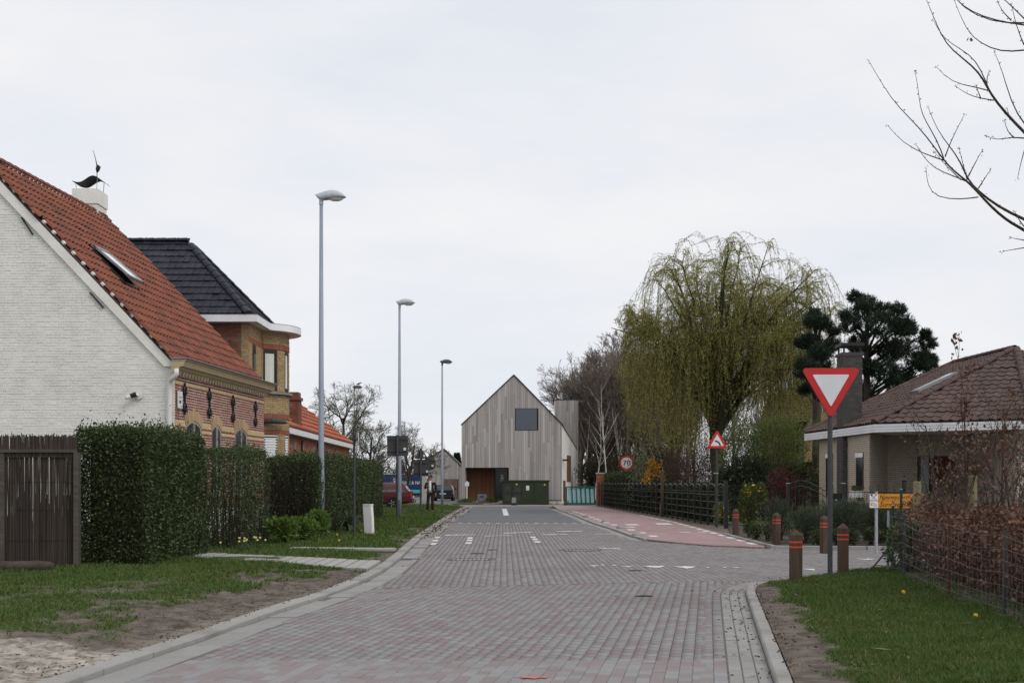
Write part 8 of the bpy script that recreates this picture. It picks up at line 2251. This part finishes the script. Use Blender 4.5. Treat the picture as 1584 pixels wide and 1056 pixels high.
hx_ = Vector((0, -.015, 1.64)); fin.tube([hx_ + Vector((0, -.095, .02)), hx_ + Vector((0, -.118, -.015)), hx_ + Vector((0, -.1, -.025))], [.008, .016, .008], 6)
for s_ in (-1, 1): fin.tube([hx_ + Vector((s_ * .078, .01, .025)), hx_ + Vector((s_ * .088, .015, 0)), hx_ + Vector((s_ * .078, .01, -.03))], [.012, .018, .01], 6)
bmx = bmesh.new(); bmx.from_mesh(bm1); fm_ = fin.mesh('f', MT['skin'], True); bmx.from_mesh(fm_); bmx.to_mesh(bm1); bmx.free()
body = mk('body', bm1, PS)
up = lambda names, add, extra=None: [(J[n_], tuple(np.array(RB_[n_] if hasattr(RB_[n_], '__len__') else (RB_[n_],) * 2) + add)) for n_ in names]
nm = ['wai', 'che', 'shc', 'shR', 'elR', 'wrR', 'shL', 'elL', 'wrL', 'pel']; jm = up(nm, .022); jm[-1] = ((0, .0, .84), (.185, .14)); jm[0] = (J['wai'], (.165, .125))
mk('jacket', skin_mesh('jacket', jm, [(0, 1), (1, 2), (2, 3), (3, 4), (4, 5), (2, 6), (6, 7), (7, 8), (0, 9)], MT['jacket'], 0, 2), PS)
nm = ['pel', 'hiR', 'knR', 'anR', 'hiL', 'knL', 'anL']; jm = up(nm, .02); jm[3] = (jm[3][0], (.065, .075)); jm[6] = (jm[6][0], (.065, .075))
mk('trousers', skin_mesh('trousers', jm, [(0, 1), (1, 2), (2, 3), (0, 4), (4, 5), (5, 6)], MT['trousers'], 0, 2), PS)
sh = MB()
for i_, (z, wd, yy) in enumerate(((.95, .075, -.15), (1.1, .072, -.148), (1.25, .07, -.142), (1.38, .06, -.125), (1.46, .045, -.085), (1.5, .05, -.06))): sh.v += [(-wd, yy + .03, z), (-wd * .6, yy - .005, z), (0, yy - .012, z), (wd * .6, yy - .005, z), (wd, yy + .03, z)]
for i_ in range(5):
    for j_ in range(4): sh.f.append((i_ * 5 + j_, i_ * 5 + j_ + 1, (i_ + 1) * 5 + j_ + 1, (i_ + 1) * 5 + j_)); sh.m.append(0)
sho = sh.build('shirt', MT['shirt'], PS, smooth=True); so = sho.modifiers.new('thick', 'SOLIDIFY'); so.thickness = .01
for s_, nm_ in ((-1, 'anR'), (1, 'anL')):
    a = Vector(J[nm_]); loft([[Vector((a.x + s_ * .02 + r * math.cos(q) * w_, a.y + y, max(z0_ + h_ * math.sin(q), 0) )) for q in np.linspace(0, 6.28, 11)[:-1]] for y, r, w_, z0_, h_ in ((.08, .03, 1, .03, .03), (.06, .042, 1, .05, .05), (-.03, .045, 1, .05, .06), (-.12, .048, 1, .035, .04), (-.19, .04, 1, .03, .03), (-.22, .02, 1, .025, .015))]).build('shoe', MT['shoe'], PS, smooth=True)
hr = MB().lathe([(.0, .118), (.045, .112), (.078, .082), (.09, .04), (.089, -.02), (.07, -.03)], 14, Matrix.Translation((0, .012, 1.655)) @ Matrix.Rotation(R(-16), 4, 'X') @ Matrix.Diagonal((.94, 1.12, 1, 1)))
hr.build('hair', MT['hair'], PS, smooth=True)
gls = MB()
for s_ in (-1, 1): gls.tube([hx_ + Vector((s_ * .035 + .026 * math.cos(a), -.105, .018 + .019 * math.sin(a))) for a in np.linspace(0, 6.28, 11)[:-1]], .004, 4, closed=True); gls.tube([hx_ + Vector((s_ * .06, -.1, .02)), hx_ + Vector((s_ * .085, .0, .025))], .003, 4)
gls.tube([hx_ + Vector((-.01, -.107, .02)), hx_ + Vector((.01, -.107, .02))], .003, 4); gls.build('glasses', MT['iron'], PS)
fc = MB(); fc.box(-.022, .022, -.112, -.1, 1.585, 1.592)
fc.build('mouth', mat('lips', c4(.3, .11, .09), rough=.6), PS)
for s_ in (-1, 1): MB().lathe([(.0, .006), (.009, .003), (.011, 0)], 8, M4(hx_ + Vector((s_ * .035, -.1, .018)), (1, 0, 0), (0, 0, 1), (0, -1, 0))).build('eye', MT['hair'], PS)
